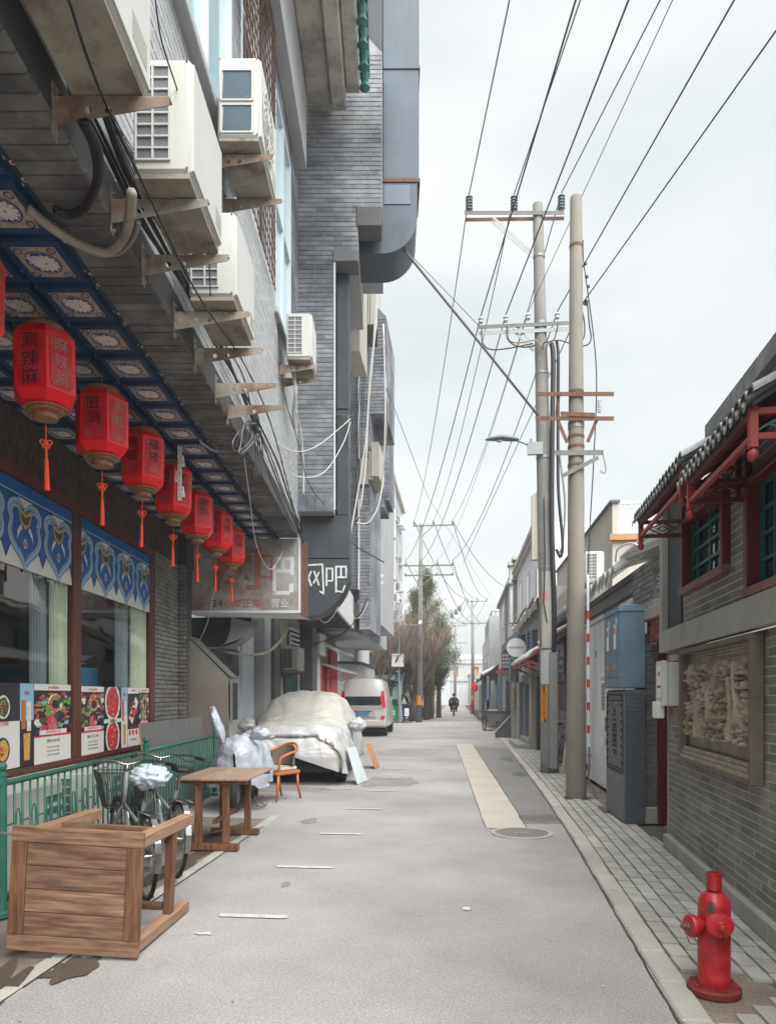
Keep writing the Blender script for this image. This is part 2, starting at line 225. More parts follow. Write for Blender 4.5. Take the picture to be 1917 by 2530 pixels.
# ------------------------------------------------------------------ mesh builder
class MB:
    def __init__(s): s.v = []; s.f = []; s.m = []; s.T = None
    def add(s, vs, fs, mi=0):
        b = len(s.v)
        s.v += [tuple(s.T @ Vector(p)) if s.T is not None else tuple(p) for p in vs]
        s.f += [tuple(i+b for i in f) for f in fs]; s.m += [mi]*len(fs); return s
    def box(s, a, b, mi=0):
        x0, x1 = sorted((a[0], b[0])); y0, y1 = sorted((a[1], b[1])); z0, z1 = sorted((a[2], b[2]))
        return s.add([(x0,y0,z0),(x1,y0,z0),(x1,y1,z0),(x0,y1,z0),(x0,y0,z1),(x1,y0,z1),(x1,y1,z1),(x0,y1,z1)],
                     [(0,3,2,1),(4,5,6,7),(0,1,5,4),(1,2,6,5),(2,3,7,6),(3,0,4,7)], mi)
    def cbox(s, a, b, c=.01, mi=0):            # box with chamfered edges
        lo = [min(a[i], b[i]) for i in range(3)]; hi = [max(a[i], b[i]) for i in range(3)]; vs = []; idx = {}
        c = min(c, *(0.45*(hi[i]-lo[i]) for i in range(3)))
        for sx in (0, 1):
            for sy in (0, 1):
                for sz in (0, 1):
                    for k in range(3):
                        p = [(lo, hi)[q][i] + (c if q == 0 else -c) for i, q in enumerate((sx, sy, sz))]
                        p[k] = (lo, hi)[(sx, sy, sz)[k]][k]; idx[(sx, sy, sz, k)] = len(vs); vs.append(p)
        fs = []
        for k in range(3):
            i, j = [q for q in range(3) if q != k]
            for q in (0, 1):
                def key(a1, b1, kk=k):
                    t = [0, 0, 0]; t[k] = q; t[i] = a1; t[j] = b1; return idx[(*t, kk)]
                fs.append((key(0,0), key(1,0), key(1,1), key(0,1)))
        for k in range(3):                      # edges along k
            i, j = [q for q in range(3) if q != k]
            for a1 in (0, 1):
                for b1 in (0, 1):
                    def key(kk, e):
                        t = [0, 0, 0]; t[k] = e; t[i] = a1; t[j] = b1; return idx[(*t, kk)]
                    fs.append((key(i,0), key(i,1), key(j,1), key(j,0)))
        for sx in (0, 1):
            for sy in (0, 1):
                for sz in (0, 1): fs.append(tuple(idx[(sx, sy, sz, k)] for k in range(3)))
        return s.add(vs, fs, mi)
    def prism(s, poly, d, mi=0, cap=True, mside=None):     # poly: 3D points, d: extrusion vector
        n = len(poly); d = Vector(d); vs = [Vector(p) for p in poly]; vs2 = [p+d for p in vs]
        s.add(vs+vs2, [(i, (i+1) % n, n+(i+1) % n, n+i) for i in range(n)], mi if mside is None else mside)
        if cap: s.add(vs+vs2, [tuple(range(n)), tuple(range(2*n-1, n-1, -1))], mi)
        return s
    def quad(s, a, b, c, d, mi=0): return s.add([a, b, c, d], [(0, 1, 2, 3)], mi)
    def tube(s, pts, r, n=8, mi=0, cap=True):
        pts = [Vector(p) for p in pts]; k = len(pts); rs = r if isinstance(r, (list, tuple)) else [r]*k; vs = []
        t0 = (pts[1]-pts[0]).normalized(); up = Vector((0, 0, 1)) if abs(t0.z) < .9 else Vector((1, 0, 0)); nrm = t0.cross(up).normalized()
        for i in range(k):
            t = (pts[min(i+1, k-1)]-pts[max(i-1, 0)]); t = t.normalized() if t.length > 1e-9 else t0
            nrm = nrm - t*nrm.dot(t); nrm = nrm.normalized() if nrm.length > 1e-6 else t.orthogonal().normalized(); bi = t.cross(nrm)
            for j in range(n):
                a = 2*math.pi*j/n; vs.append(pts[i]+(nrm*math.cos(a)+bi*math.sin(a))*rs[i])
        fs = [(i*n+j, i*n+(j+1) % n, (i+1)*n+(j+1) % n, (i+1)*n+j) for i in range(k-1) for j in range(n)]
        if cap: fs += [tuple(range(n-1, -1, -1)), tuple((k-1)*n+j for j in range(n))]
        return s.add(vs, fs, mi)
    def bar(s, a, b, w, h, mi=0):               # rectangular bar from a to b
        a, b = Vector(a), Vector(b); t = (b-a).normalized(); up = Vector((0, 0, 1)) if abs(t.z) < .95 else Vector((0, 1, 0))
        x = t.cross(up).normalized()*w/2; y = x.normalized().cross(t)*h/2
        return s.add([a-x-y, a+x-y, a+x+y, a-x+y, b-x-y, b+x-y, b+x+y, b-x+y], [(0,3,2,1),(4,5,6,7),(0,1,5,4),(1,2,6,5),(2,3,7,6),(3,0,4,7)], mi)
    def lathe(s, prof, c=(0, 0, 0), n=24, mi=0, axis='z', cap=True):
        vs = []
        for r, h in prof:
            for j in range(n):
                a = 2*math.pi*(j+.5)/n; p = (r*math.cos(a), r*math.sin(a), h)
                if axis == 'x': p = (p[2], p[0], p[1])
                if axis == 'y': p = (p[0], p[2], p[1])
                vs.append((c[0]+p[0], c[1]+p[1], c[2]+p[2]))
        k = len(prof); fs = [(i*n+j, i*n+(j+1) % n, (i+1)*n+(j+1) % n, (i+1)*n+j) for i in range(k-1) for j in range(n)]
        if cap: fs += [tuple(range(n-1, -1, -1)), tuple((k-1)*n+j for j in range(n))]
        return s.add(vs, fs, mi)
    def disc(s, c, r, nrm='y', n=20, mi=0, rx=None):
        rx = rx or r; vs = []
        for j in range(n):
            a = 2*math.pi*j/n; p = (rx*math.cos(a), r*math.sin(a))
            vs.append({'y': (c[0]+p[0], c[1], c[2]+p[1]), 'x': (c[0], c[1]+p[0], c[2]+p[1]), 'z': (c[0]+p[0], c[1]+p[1], c[2])}[nrm])
        return s.add(vs, [tuple(range(n))], mi)
    def torus(s, c, Rr, r, nrm='x', n=28, k=8, mi=0):
        pts = []
        for j in range(n):
            a = 2*math.pi*j/n; p = (Rr*math.cos(a), Rr*math.sin(a)); pts.append(p)
        vs = []
        for (p, q) in pts:
            for i in range(k):
                b = 2*math.pi*i/k; rr = (Rr+r*math.cos(b))/Rr; w = (p*rr, q*rr, r*math.sin(b))
                vs.append({'x': (c[0]+w[2], c[1]+w[0], c[2]+w[1]), 'y': (c[0]+w[0], c[1]+w[2], c[2]+w[1]), 'z': (c[0]+w[0], c[1]+w[1], c[2]+w[2])}[nrm])
        return s.add(vs, [(j*k+i, j*k+(i+1) % k, ((j+1) % n)*k+(i+1) % k, ((j+1) % n)*k+i) for j in range(n) for i in range(k)], mi)
    def mesh(s, name, mats, smooth=False):
        me = bpy.data.meshes.new(name); me.from_pydata(s.v, [], s.f)
        for m in (mats if isinstance(mats, (list, tuple)) else [mats]): me.materials.append(M[m] if isinstance(m, str) else m)
        me.polygons.foreach_set('material_index', s.m)
        if smooth: me.polygons.foreach_set('use_smooth', [True]*len(s.f))
        me.update(); return me
    def build(s, name, mats, parent=None, world=False, smooth=False, **props):
        if world and parent is not None:
            I = WM(parent).inverted(); s.v = [tuple(I @ Vector(p)) for p in s.v]
        return link(name, s.mesh(name, mats, smooth), parent, **props)
WMX = {}
def WM(o):
    m = o.matrix_basis.copy()
    return WM(o.parent) @ m if o.parent else m
def link(name, data, parent=None, mat4=None, **props):
    o = bpy.data.objects.new(name, data); COL.objects.link(o)
    if parent is not None: o.parent = parent
    if mat4 is not None: o.matrix_basis = mat4
    for k, v in props.items(): o[k] = v
    return o
def thing(name, label, cat, loc=(0, 0, 0), rz=0, group=None, **kw):
    o = bpy.data.objects.new(name, None); o.empty_display_size = .1; COL.objects.link(o)
    o.location = loc; o.rotation_euler = (0, 0, R(rz)); o['label'] = label; o['category'] = cat
    if group: o['group'] = group
    for k, v in kw.items(): o[k] = v
    return o
def solo(mb, name, mats, label, cat, loc=(0, 0, 0), rz=0, group=None, smooth=False, world=False, kind=None):
    """a thing that is one mesh; its origin sits at loc"""
    mt = Matrix.Translation(loc) @ Matrix.Rotation(R(rz), 4, 'Z')
    if world: I = mt.inverted(); mb.v = [tuple(I @ Vector(p)) for p in mb.v]
    o = link(name, mb.mesh(name, mats, smooth), None, mt); o['label'] = label
    if kind: o['kind'] = kind
    else: o['category'] = cat
    if group: o['group'] = group
    return o
def smooth_by(o, ang=35):
    me = o.data; me.polygons.foreach_set('use_smooth', [True]*len(me.polygons))
    bm = bmesh.new(); bm.from_mesh(me)
    for e in bm.edges: e.smooth = len(e.link_faces) == 2 and e.calc_face_angle(0) < R(ang)
    bm.to_mesh(me); bm.free(); return o
def copy_tree(o, parent=None):
    c = o.copy(); COL.objects.link(c); c.parent = parent
    for ch in list(o.children): copy_tree(ch, c)
    return c
def dup(o, loc=None, rz=None, label=None, scale=None):
    c = copy_tree(o)
    if loc is not None: c.location = loc
    if rz is not None: c.rotation_euler = (0, 0, R(rz))
    if label: c['label'] = label
    if scale: c.scale = (scale,)*3
    return c
def spline(pts, n=8):
    pts = [Vector(p) for p in pts]; out = []; k = len(pts)
    for i in range(k-1):
        p0, p1, p2, p3 = pts[max(i-1, 0)], pts[i], pts[i+1], pts[min(i+2, k-1)]
        for j in range(n):
            t = j/n; out.append(.5*((2*p1)+(p2-p0)*t+(2*p0-5*p1+4*p2-p3)*t*t+(3*p1-p0-3*p2+p3)*t**3))
    out.append(pts[-1]); return out
def sag(a, b, d, n=12):
    a, b = Vector(a), Vector(b); return [a.lerp(b, i/n)-Vector((0, 0, d*4*(i/n)*(1-i/n))) for i in range(n+1)]
def cable(pts, r, m, label, cat='cable', name='cable', parent=None, group=None, smooth=True):
    mb = MB(); mb.tube(pts, r, 6)
    if parent is not None: return mb.build(name, m, parent, True, True)
    return solo(mb, name, m, label, cat, loc=tuple(pts[0]), group=group, smooth=True, world=True)
# --- lettering
def text(s, size, M4, matn, parent=None, name='lettering', depth=.002, align='CENTER', sx=1., bold=0.):
    cu = bpy.data.curves.new('tmp', 'FONT'); cu.body = s; cu.size = size; cu.align_x = align; cu.align_y = 'CENTER'; cu.extrude = depth; cu.resolution_u = 2; cu.offset = bold
    ob = bpy.data.objects.new('tmp', cu); COL.objects.link(ob); dg = bpy.context.evaluated_depsgraph_get(); dg.update()
    me = bpy.data.meshes.new_from_object(ob.evaluated_get(dg)); bpy.data.objects.remove(ob); bpy.data.curves.remove(cu)
    me.materials.clear(); me.materials.append(M[matn]); me.name = name
    I = WM(parent).inverted() if parent is not None else Matrix()
    return link(name, me, parent, I @ M4 @ Matrix.Diagonal((sx, 1, 1, 1)))
def face4(o, right, up):            # 4x4 whose X runs along right, Y along up, Z out of the face
    r = Vector(right).normalized(); u = Vector(up).normalized(); n = r.cross(u)
    m = Matrix((r, u, n)).transposed().to_4x4(); m.translation = Vector(o); return m
# --- walls made of single bricks: M4 has X along the wall, Y into the wall, Z up
def wallM(o, rz): return Matrix.Translation(o) @ Matrix.Rotation(R(rz), 4, 'Z')
_unit = {}
def unit_piece(matn, eu=.02, ev=.06):
    k = (matn, eu, ev)
    if k not in _unit:
        mb = MB(); mb.add([(0,0,0),(1,0,0),(1,0,1),(0,0,1),(eu,-1,ev),(1-eu,-1,ev),(1-eu,-1,1-ev),(eu,-1,1-ev)], [(4,5,6,7),(0,1,5,4),(1,2,6,5),(2,3,7,6),(3,0,4,7)])
        _unit[k] = mb.mesh('brick_piece', matn)
    return _unit[k]
def lay(parent, M4, rects, depth, matn, n=300, name='brick', eu=.02, ev=.06, jit=.0015, rest='brickwork'):
    """rects (u0, w, v0, h) on the wall M4: nearest n single objects, the rest one part"""
    me = unit_piece(matn, eu, ev); I = WM(parent).inverted(); W = I @ M4; cp = Vector((0, 0, EYE))
    rs = sorted(rects, key=lambda q: ((M4 @ Vector((q[0]+q[1]/2, 0, q[2]+q[3]/2)))-cp).length)
    for (u, w, v, h) in rs[:n]:
        d = depth+random.uniform(-jit, jit)
        link(name, me, parent, W @ Matrix.Translation((u, 0, v)) @ Matrix.Diagonal((w, d, h, 1)))
    if rs[n:]:
        mb = MB(); pv = [v.co.copy() for v in me.vertices]; pf = [tuple(p.vertices) for p in me.polygons]
        for (u, w, v, h) in rs[n:]:
            d = depth+random.uniform(-jit, jit); mb.add([W @ Vector((u+p.x*w, p.y*d, v+p.z*h)) for p in pv], pf)
        mb.build(rest, matn, parent, kind='stuff')
def bond(u0, u1, v0, v1, bw, bh, j=.008, holes=(), off=.5):
    out = []; rows = max(1, round((v1-v0)/bh)); hh = (v1-v0)/rows
    for r in range(rows):
        va = v0+r*hh; o = (bw*off if r % 2 else 0); u = u0-o
        hs = [(a, b) for a, b, c, d in holes if c < va+hh*.5 < d]
        while u < u1:
            segs = [(max(u, u0), min(u+bw, u1))]
            for a, b in hs:
                segs = [q for s0, s1 in segs for q in (((s0, min(s1, a)), (max(s0, b), s1)) if a < s1 and b > s0 else ((s0, s1),))]
            out += [(s0+j/2, s1-s0-j, va+j/2, hh-j) for s0, s1 in segs if s1-s0 > .035]
            u += bw
    return out
def wallplate(parent, M4, u0, u1, v0, v1, holes=(), thick=.2, matn='mortar', name='wall'):
    """a wall slab with rectangular openings"""
    us = sorted({u0, u1, *[q for h in holes for q in h[:2] if u0 < q < u1]}); vs_ = sorted({v0, v1, *[q for h in holes for q in h[2:] if v0 < q < v1]})
    mb = MB()
    for a, b in zip(us, us[1:]):
        run = None
        for c, d in list(zip(vs_, vs_[1:]))+[(None, None)]:
            solid = c is not None and not any(h[0] <= (a+b)/2 <= h[1] and h[2] <= (c+d)/2 <= h[3] for h in holes)
            if solid: run = (run[0], d) if run else (c, d)
            elif run: mb.box((a, 0, run[0]), (b, thick, run[1])); run = None
    mb.v = [tuple(M4 @ Vector(p)) for p in mb.v]
    return mb.build(name, matn, parent, world=True)
# ================================================================== GROUND
def sheet(name, poly, z, m, parent=None, th=None, **kw):
    mb = MB(); mb.add([(x, y, z) for x, y in poly], [tuple(range(len(poly)))])
    return link(name, mb.mesh(name, m), parent, **kw)
sheet('ground', [(-400, -60), (400, -60), (400, 900), (-400, 900)], -.03, 'ground', kind='structure')
KERB = [(.98, -3), (1.02, 2.5), (1.05, 3.56), (1.15, 6.2), (1.24, 8.69), (1.33, 13), (1.41, 20), (1.45, 28), (1.2, 45), (.95, 75), (.75, 140)]
def kx(y):
    for (a, b), (c, d) in zip(KERB, KERB[1:]):
        if b <= y <= d: return a+(c-a)*(y-b)/(d-b)
    return KERB[-1][0]
LEFTE = [(-2.0, 140), (-2.1, 60), (-2.35, 44), (-6, 43.5), (-6.5, 26), (-6.5, 9.3), (-2.31, 9), (-2.32, 5), (-2.3, -3)]
sheet('road', [(x, y) for x, y in KERB]+LEFTE, -.012, 'asphalt', kind='structure')
sheet('pavement_left', [(-2.31, -3), (-2.32, 9), (-6.5, 9.3), (-6.5, -3)], -.016, 'dirt', kind='structure')
pr = sheet('pavement_right', [(kx(y)+.002, y) for y in (-3, 3, 6, 9, 13, 20, 28, 45, 75, 140)]+[(6, 140), (6, -3)], -.02, 'paver_joint', kind='structure')
pl_ = sheet('pavement_far_left', [(-2.35, 44), (-2.1, 60), (-2, 140), (-9, 140), (-9, 44)], .03, 'concrete', kind='structure')
# repaired strip beyond the manhole
mb = MB(); n = 40; lx = []; rx_ = []
for i in range(n+1):
    y = 8.62+(23.4-8.62)*i/n; t = i/n
    lx.append((.31-.42*t+.02*noise.noise(Vector((i*.7, 0, 0))), y)); rx_.append((.80-.39*t+.03*noise.noise(Vector((i*.7, 5, 0)))+(.0 if i > 2 else -.02), y))
sheet('concrete_strip', lx+rx_[::-1], -.006, 'conc_strip', kind='structure')
pp = [(kx(y)-.01, y) for y in (9.0, 11, 14, 17, 21.5)]
sheet('asphalt_patch', [(x+.012, y) for x, y in rx_[1:38]]+pp[::-1], -.0085, 'asphalt_patch', kind='structure')
M['crack'] = mat('crack_dark', (.05, .045, .04), .95, .3, 10, bump=0)
def crack(pts, w, name='crack'):
    mb = MB(); a = []; b = []
    P = spline([(x, y, 0) for x, y in pts], 10)
    for i, p in enumerate(P):
        t = (P[min(i+1, len(P)-1)]-P[max(i-1, 0)]).normalized(); q = Vector((-t.y, t.x, 0)); k = w*(.6+.8*abs(noise.noise(Vector((i*.9, 3, w*100)))))
        o = q*.018*noise.noise(Vector((i*1.7, 9, 0))); a.append(p+q*k+o); b.append(p-q*k+o)
    for i in range(len(P)-1): mb.quad(a[i]+Vector((0,0,-.0035)), a[i+1]+Vector((0,0,-.0035)), b[i+1]+Vector((0,0,-.0035)), b[i]+Vector((0,0,-.0035)))
    o = link(name, mb.mesh(name, 'crack')); o['kind'] = 'structure'
crack([(x+.005, y) for x, y in rx_[::4]], .007); crack([(x-.004, y) for x, y in lx[::4]], .003)
crack([(kx(y)-.012, y) for y in (-1, 2, 3.5, 5, 6.5, 8.5, 10, 13, 17, 21)], .006)
crack([(-.15, 24.3), (.1, 24.2), (.55, 24.35)], .012); crack([(-2.3, -1), (-2.315, 3), (-2.31, 6), (-2.32, 8.5)], .008)
crack([(-.2, 27.5), (.3, 28.4), (1.1, 28.1)], .01)
# kerb stones (flush with the road)
mb0 = MB(); mb0.cbox((0, 0, -.07), (1, 1, 0), .006); ks = None
y = 1.2; me = None
kb = MB(); kb.cbox((0, .0, -.08), (.15, .47, .004), .012); kbm = kb.mesh('kerb_stone', 'kerb')
i = 0
while y < 34:
    L_ = .47; a = math.atan2(kx(y+.48)-kx(y), .48)
    link('kerb_stone', kbm, pr, Matrix.Translation((kx(y)+.006+random.uniform(-.006, .006), y, random.uniform(-.004, .003))) @ Matrix.Rotation(-a+random.uniform(-.01, .01), 4, 'Z')); y += .48; i += 1
kb2 = MB(); kb2.cbox((0, 0, -.06), (.11, .42, .003), .01); kbm2 = kb2.mesh('edging_stone', 'kerb'); y = 2.4
while y < 9.2:
    link('edging_stone', kbm2, None, Matrix.Translation((-2.43+random.uniform(-.01, .01), y, random.uniform(-.012, -.003))) @ Matrix.Rotation(random.uniform(-.02, .02), 4, 'Z')).parent = bpy.data.objects['pavement_left']; y += .43
# pavers: columns along the street, laid in running bond
pv = MB(); pv.cbox((0, 0, -.05), (1, 1, 0), .02); W_, L_ = .118, .222; pieces = []
upv = MB(); upv.add([(0,0,-1),(1,0,-1),(1,1,-1),(0,1,-1),(.035,.02,0),(.965,.02,0),(.965,.98,0),(.035,.98,0)], [(4,5,6,7),(0,1,5,4),(1,2,6,5),(2,3,7,6),(3,0,4,7)])
def walx(y): return 1.70+.0572*y if y < 7.7 else (2.12 if y < 9 else 2.3+.01*(y-9))
HYD = Vector((1.33, 3.98, 0))
for cidx in range(14):
    y = 1.6+(L_/2 if cidx % 2 else 0)
    while y < 24:
        x = kx(y)+.165+cidx*W_; w = W_-.008
        x2 = min(x+w, walx(y)-.0)
        skip = (Vector((x+.05, y+.1, 0))-HYD).length < .30+.07*noise.noise(Vector((cidx, y*3, 0)))
        if 9.0 < y < 10.3 and x > 1.9: skip = True
        if 10.3 < y < 14 and x > 1.98+.06*noise.noise(Vector((y*2, 1, 0))): skip = True
        if (Vector((x+.05, y+.1, 0))-Vector((1.75, 11.3, 0))).length < .24 or (Vector((x+.05, y+.1, 0))-Vector((1.79, 14.95, 0))).length < .26: skip = True
        if x2-x > .03 and not skip: pieces.append((x, y, x2-x, L_-.009))
        y += L_
pieces.sort(key=lambda p: p[1])
pm = upv.mesh('paver', 'paver')
def pt(p):
    n1 = noise.noise(Vector((p[0]*1.3, p[1]*.8, 4)))
    return Matrix.Translation((p[0], p[1], .006*n1+random.uniform(-.0018, .0018))) @ Matrix.Rotation(random.uniform(-.006, .006), 4, 'Y') @ Matrix.Rotation(random.uniform(-.008, .008), 4, 'Z') @ Matrix.Diagonal((p[2], p[3], .04, 1))
for p in pieces[:300]: link('paver', pm, pr, pt(p))
mb = MB(); co = [v.co.copy() for v in pm.vertices]; pf = [tuple(q.vertices) for q in pm.polygons]
for p in pieces[300:]:
    T_ = pt(p); mb.add([T_ @ c for c in co], pf)
mb.build('paving', 'paver', pr, kind='stuff')
# pale slabs further along, earth patches
sheet('earth_patch', [(HYD.x+(.36+.07*noise.noise(Vector((math.cos(a)*2, math.sin(a)*2, 1))))*math.cos(a), HYD.y+(.42+.09*noise.noise(Vector((math.cos(a)*3, math.sin(a)*3, 5))))*math.sin(a)) for a in [i*.2 for i in range(31)]], -.0165, 'dirt', kind='structure')
sheet('earth_patch', [(2.0, 10.2), (2.36, 10.0), (2.36, 14.6), (2.06, 14.4), (1.98, 12)], -.0155, 'dirt', kind='structure')
sheet('pavement_slab', [(kx(22)+.17, 22.5), (3, 22.5), (3, 34), (kx(34)+.17, 34)], -.01, 'conc_strip', kind='structure')
# wet stain and grime on the left pavement
M['wet'] = mat('wet_grime', (.075, .058, .048), .8, .3, 3, bump=.2, speck=.2)
def blob(cx, cy, rx, ry, m, z, seed, name='stain', rot=0., k=.45):
    pts = []
    for i in range(36):
        a = i*math.tau/36; q = 1+k*noise.noise(Vector((math.cos(a)*1.6+seed, math.sin(a)*1.6, seed)))*1.3+.15*noise.noise(Vector((i*.9, seed, 0)))
        x, y = rx*q*math.cos(a), ry*q*math.sin(a); pts.append((cx+x*math.cos(rot)-y*math.sin(rot), cy+x*math.sin(rot)+y*math.cos(rot)))
    sheet(name, pts, z, m, kind='structure')
blob(-2.34, 3.15, .13, 1.0, 'wet', -.004, 3, rot=.25); blob(-2.2, 3.95, .12, .2, 'wet', -.0035, 8)
blob(-2.58, 6.3, .12, .75, 'wet', -.0105, 5, rot=-.05); blob(-2.62, 8.0, .14, .7, 'wet', -.0105, 6)
M['oil'] = mat('oil_stain', (.12, .115, .11), .85, .3, 3, bump=.2, speck=.2)
M['oil2'] = mat('asphalt_dark_stain', (.205, .197, .19), .9, .2, 3, bump=.3, speck=.2)
blob(-1.85, 8.9, .1, .17, 'oil2', -.008, 1); blob(-1.3, 13.1, .55, .8, 'oil2', -.0095, 12); blob(-3.0, 11.9, .9, .35, 'oil2', -.0095, 14)
blob(-1.42, 5.9, .035, .09, 'oil2', -.008, 9); 
blob(1.2, 14.6, .2, .5, 'oil', -.0065, 17); blob(1.0, 9.4, .25, .25, 'oil', -.0065, 18); blob(1.15, 18.0, .15, .6, 'oil', -.0065, 21)
# fine litter and light scraps on the asphalt
mb = MB()
for i in range(260):
    x, y = random.uniform(-2.2, 1.0), 2.2+random.random()**1.5*14; r = random.uniform(.002, .008); a = random.random()*6
    if x > kx(y): continue
    mb.add([(x+r*math.cos(a+q)*(1+.6*math.sin(q*3+i)), y+r*math.sin(a+q), -.0065+.002*(q > 3)) for q in (0, 1.3, 2.6, 3.9, 5.2)], [(0, 1, 2, 3, 4)], i % 3)
o = mb.build('road_scraps', ['paint', 'oil', 'conc_strip'], None, kind='stuff'); o['label'] = 'tiny pale scraps and chips scattered on the grey asphalt'
# painted ticks
def tick(x0, x1, y, w, lab):
    mb = MB(); n = 14; up = []; dn = []
    for i in range(n+1):
        x = x0+(x1-x0)*i/n; up.append((x, y+w/2+.006*noise.noise(Vector((x*30, y, 1))), -.004)); dn.append((x, y-w/2+.006*noise.noise(Vector((x*30, y, 7)))+.01*(i in (0, n)), -.004))
    mb.add(up+dn[::-1], [tuple(range(2*(n+1)))]); o = link('road_marking', mb.mesh('road_marking', 'paint')); o['kind'] = 'structure'
for (x0, x1, y, w) in [(-1.69, -1.2, 5.02, .075), (-1.65, -1.14, 6.5, .07), (-1.57, -1.08, 8.1, .07), (-1.55, -1.05, 9.9, .06), (-1.5, -1.01, 11.8, .06), (-1.5, -.97, 13.7, .07), (-1.47, -.95, 15.4, .07), (-1.45, -.9, 19.0, .07), (-1.4, -.85, 23, .09), (-1.1, -.35, 24.2, .16), (-2.2, -1.75, 12.0, .06), (-1.9, -1.3, 30, .1), (-1.95, -1.3, 34, .1), (.8, 1.3, 26.2, .2)]:
    tick(x0, x1, y, w, '')
blob(.05, 5.35, .03, .05, 'paint', -.005, 23, 'paint_spot'); blob(.05, 3.0, .035, .03, 'paint', -.005, 24, 'paint_spot'); blob(-1.66, 4.62, .06, .025, 'paint', -.005, 26, 'paint_spot')
# manhole
mh = thing('manhole', 'round iron manhole cover at the end of the pale concrete strip', 'manhole', (.70, 8.34, 0))
mb = MB(); mb.lathe([(.345, -.02), (.345, .001), (.30, .003), (.297, -.006)], n=48, cap=False); mb.build('rim', 'kerb', mh, smooth=False)
M['cover_iron'] = mat('cast_iron', (.19, .185, .17), .65, .2, 20, bump=.2)
mb = MB(); mb.lathe([(.0001, -.006), (.296, -.006)], n=48, cap=False)
for i in range(-9, 10):
    for j in range(-9, 10):
        x, y = i*.03, j*.03
        if x*x+y*y < .27**2 and (i+2*j) % 5 != 0 and (abs(x) > .06 or abs(y) > .06): mb.box((x-.011, y-.004, -.006), (x+.011, y+.004, -.001)) if (i+j) % 2 else mb.box((x-.004, y-.011, -.006), (x+.004, y+.011, -.001))
mb.lathe([(.285, -.006), (.285, -.001), (.29, -.001), (.29, -.006)], n=48, cap=False); mb.lathe([(.055, -.006), (.055, -.001), (.0001, -.001)], n=20, cap=False)
mb.build('cover', 'cover_iron', mh)
# ================================================================== LEFT: RESTAURANT BUILDING (local x towards the street, y along it)
RB = thing('restaurant_building', 'grey brick restaurant with blue patterned window band and painted overhang ceiling', 'building', (-1.495, 0, 0), 5.51)
def bx(a, b, m, name, parent=RB, c=0, **kw):
    mb = MB(); (mb.cbox(a, b, c) if c else mb.box(a, b)); return mb.build(name, m, parent, **kw)
FM = FL.M
WX = -1.87; CEIL = 4.15; YE = 11.75
def FLw(x, y, z=0): return FM @ Vector((x, y, z))
# wall frames: facing the street
def faceX(x, y=0, z=0, F=FL): return F.M @ Matrix.Translation((x, y, z)) @ Matrix.Rotation(R(90), 4, 'Z')      # X along +y, outward +x
def faceNY(x, y, z=0, F=FL): return F.M @ Matrix.Translation((x, y, z))                                       # X along +x, outward -y (to the viewer)
def faceNX(x, y=0, z=0, F=FR): return F.M @ Matrix.Translation((x, y, z)) @ Matrix.Rotation(R(-90), 4, 'Z')    # X along -y, outward -x
# lower wall and window openings
Z0, Z1 = .86, 3.5; P1, P2 = (7.56, 7.76), (10.06, 10.24)
wallplate(RB, faceX(WX), -1, 11.5, 0, Z0-.02, thick=.25, matn='plaster_dirty', name='sill_wall')
bx((WX-.16, -1, Z0-.02), (WX+.03, 10.24, Z0+.03), 'ornwood', 'window_sill')
bx((WX-.16, -1, Z1), (WX+.03, 10.24, Z1+.11), 'ornwood', 'window_head')
for y0, y1 in ((4.9, 5.1), P1, P2, (1.5, 1.7)): bx((WX-.16, y0, Z0+.03), (WX+.025, y1, Z1), 'ornwood', 'mullion', c=.008)
for y0, y1 in ((-1, 1.5), (1.7, 4.9), (5.1, 7.56), (7.76, 10.06)):
    MB().quad((WX-.01, y0, Z0+.03), (WX-.01, y1, Z0+.03), (WX-.01, y1, Z1), (WX-.01, y0, Z1)).build('pane', 'glass', RB)
# room behind the glass
mb = MB(); mb.quad((-6, -1, .1), (-2.2, -1, .1), (-2.2, 11.4, .1), (-6, 11.4, .1)); mb.quad((-5.2, -1, 0), (-5.2, 11.4, 0), (-5.2, 11.4, 4), (-5.2, -1, 4)); mb.quad((-6, 11.35, 0), (-2.1, 11.35, 0), (-2.1, 11.35, 4), (-6, 11.35, 4)); mb.quad((-6, -1, 3.9), (-2.0, -1, 3.9), (-2.0, 11.4, 3.9), (-6, 11.4, 3.9)); mb.quad((-6, -1, 0), (-2.1, -1, 0), (-2.1, -1, 4), (-6, -1, 4))
M['room'] = mat('room_interior', (.14, .125, .11), .9, .5, 1.2, bump=0); mb.build('room', 'room', RB)
def curtain(y0, y1, x, z0, z1, m):
    mb = MB(); n = 60; a = []; 
    for i in range(n+1):
        t = i/n; y = y0+(y1-y0)*t; xx = x+.03*math.sin(t*34)+.01*math.sin(t*71); a.append((xx, y))
    for i in range(n): mb.quad((*a[i], z0), (*a[i+1], z0), (*a[i+1], z1), (*a[i], z1))
    return mb.build('curtain', m, RB, smooth=True)
curtain(6.9, 7.25, -1.99, .9, 3.6, 'curtain_b'); curtain(7.2, 7.55, -1.94, .9, 3.6, 'curtain_g'); curtain(9.1, 9.55, -1.99, .9, 3.6, 'curtain_b'); curtain(9.5, 10.05, -1.94, .9, 3.6, 'curtain_g')
M['blue_crate'] = mat('crate_blue', (.03, .28, .5), .5, .1, 4, bump=0)
o = solo(MB().cbox((-.35, -.75, 0), (.3, .7, .28), .02), 'crate', 'blue_crate', 'flat blue box seen through the restaurant window', 'box', tuple(FLw(-2.6, 8.7, 1.62)), 5.51)
o = solo(MB().cbox((-.35, -.75, -1.5), (.35, .75, 0), .03), 'side_table', 'ornwood', 'dark counter under the blue box behind the restaurant window', 'counter', tuple(FLw(-2.62, 8.7, 1.61)), 5.51)
mb = MB()
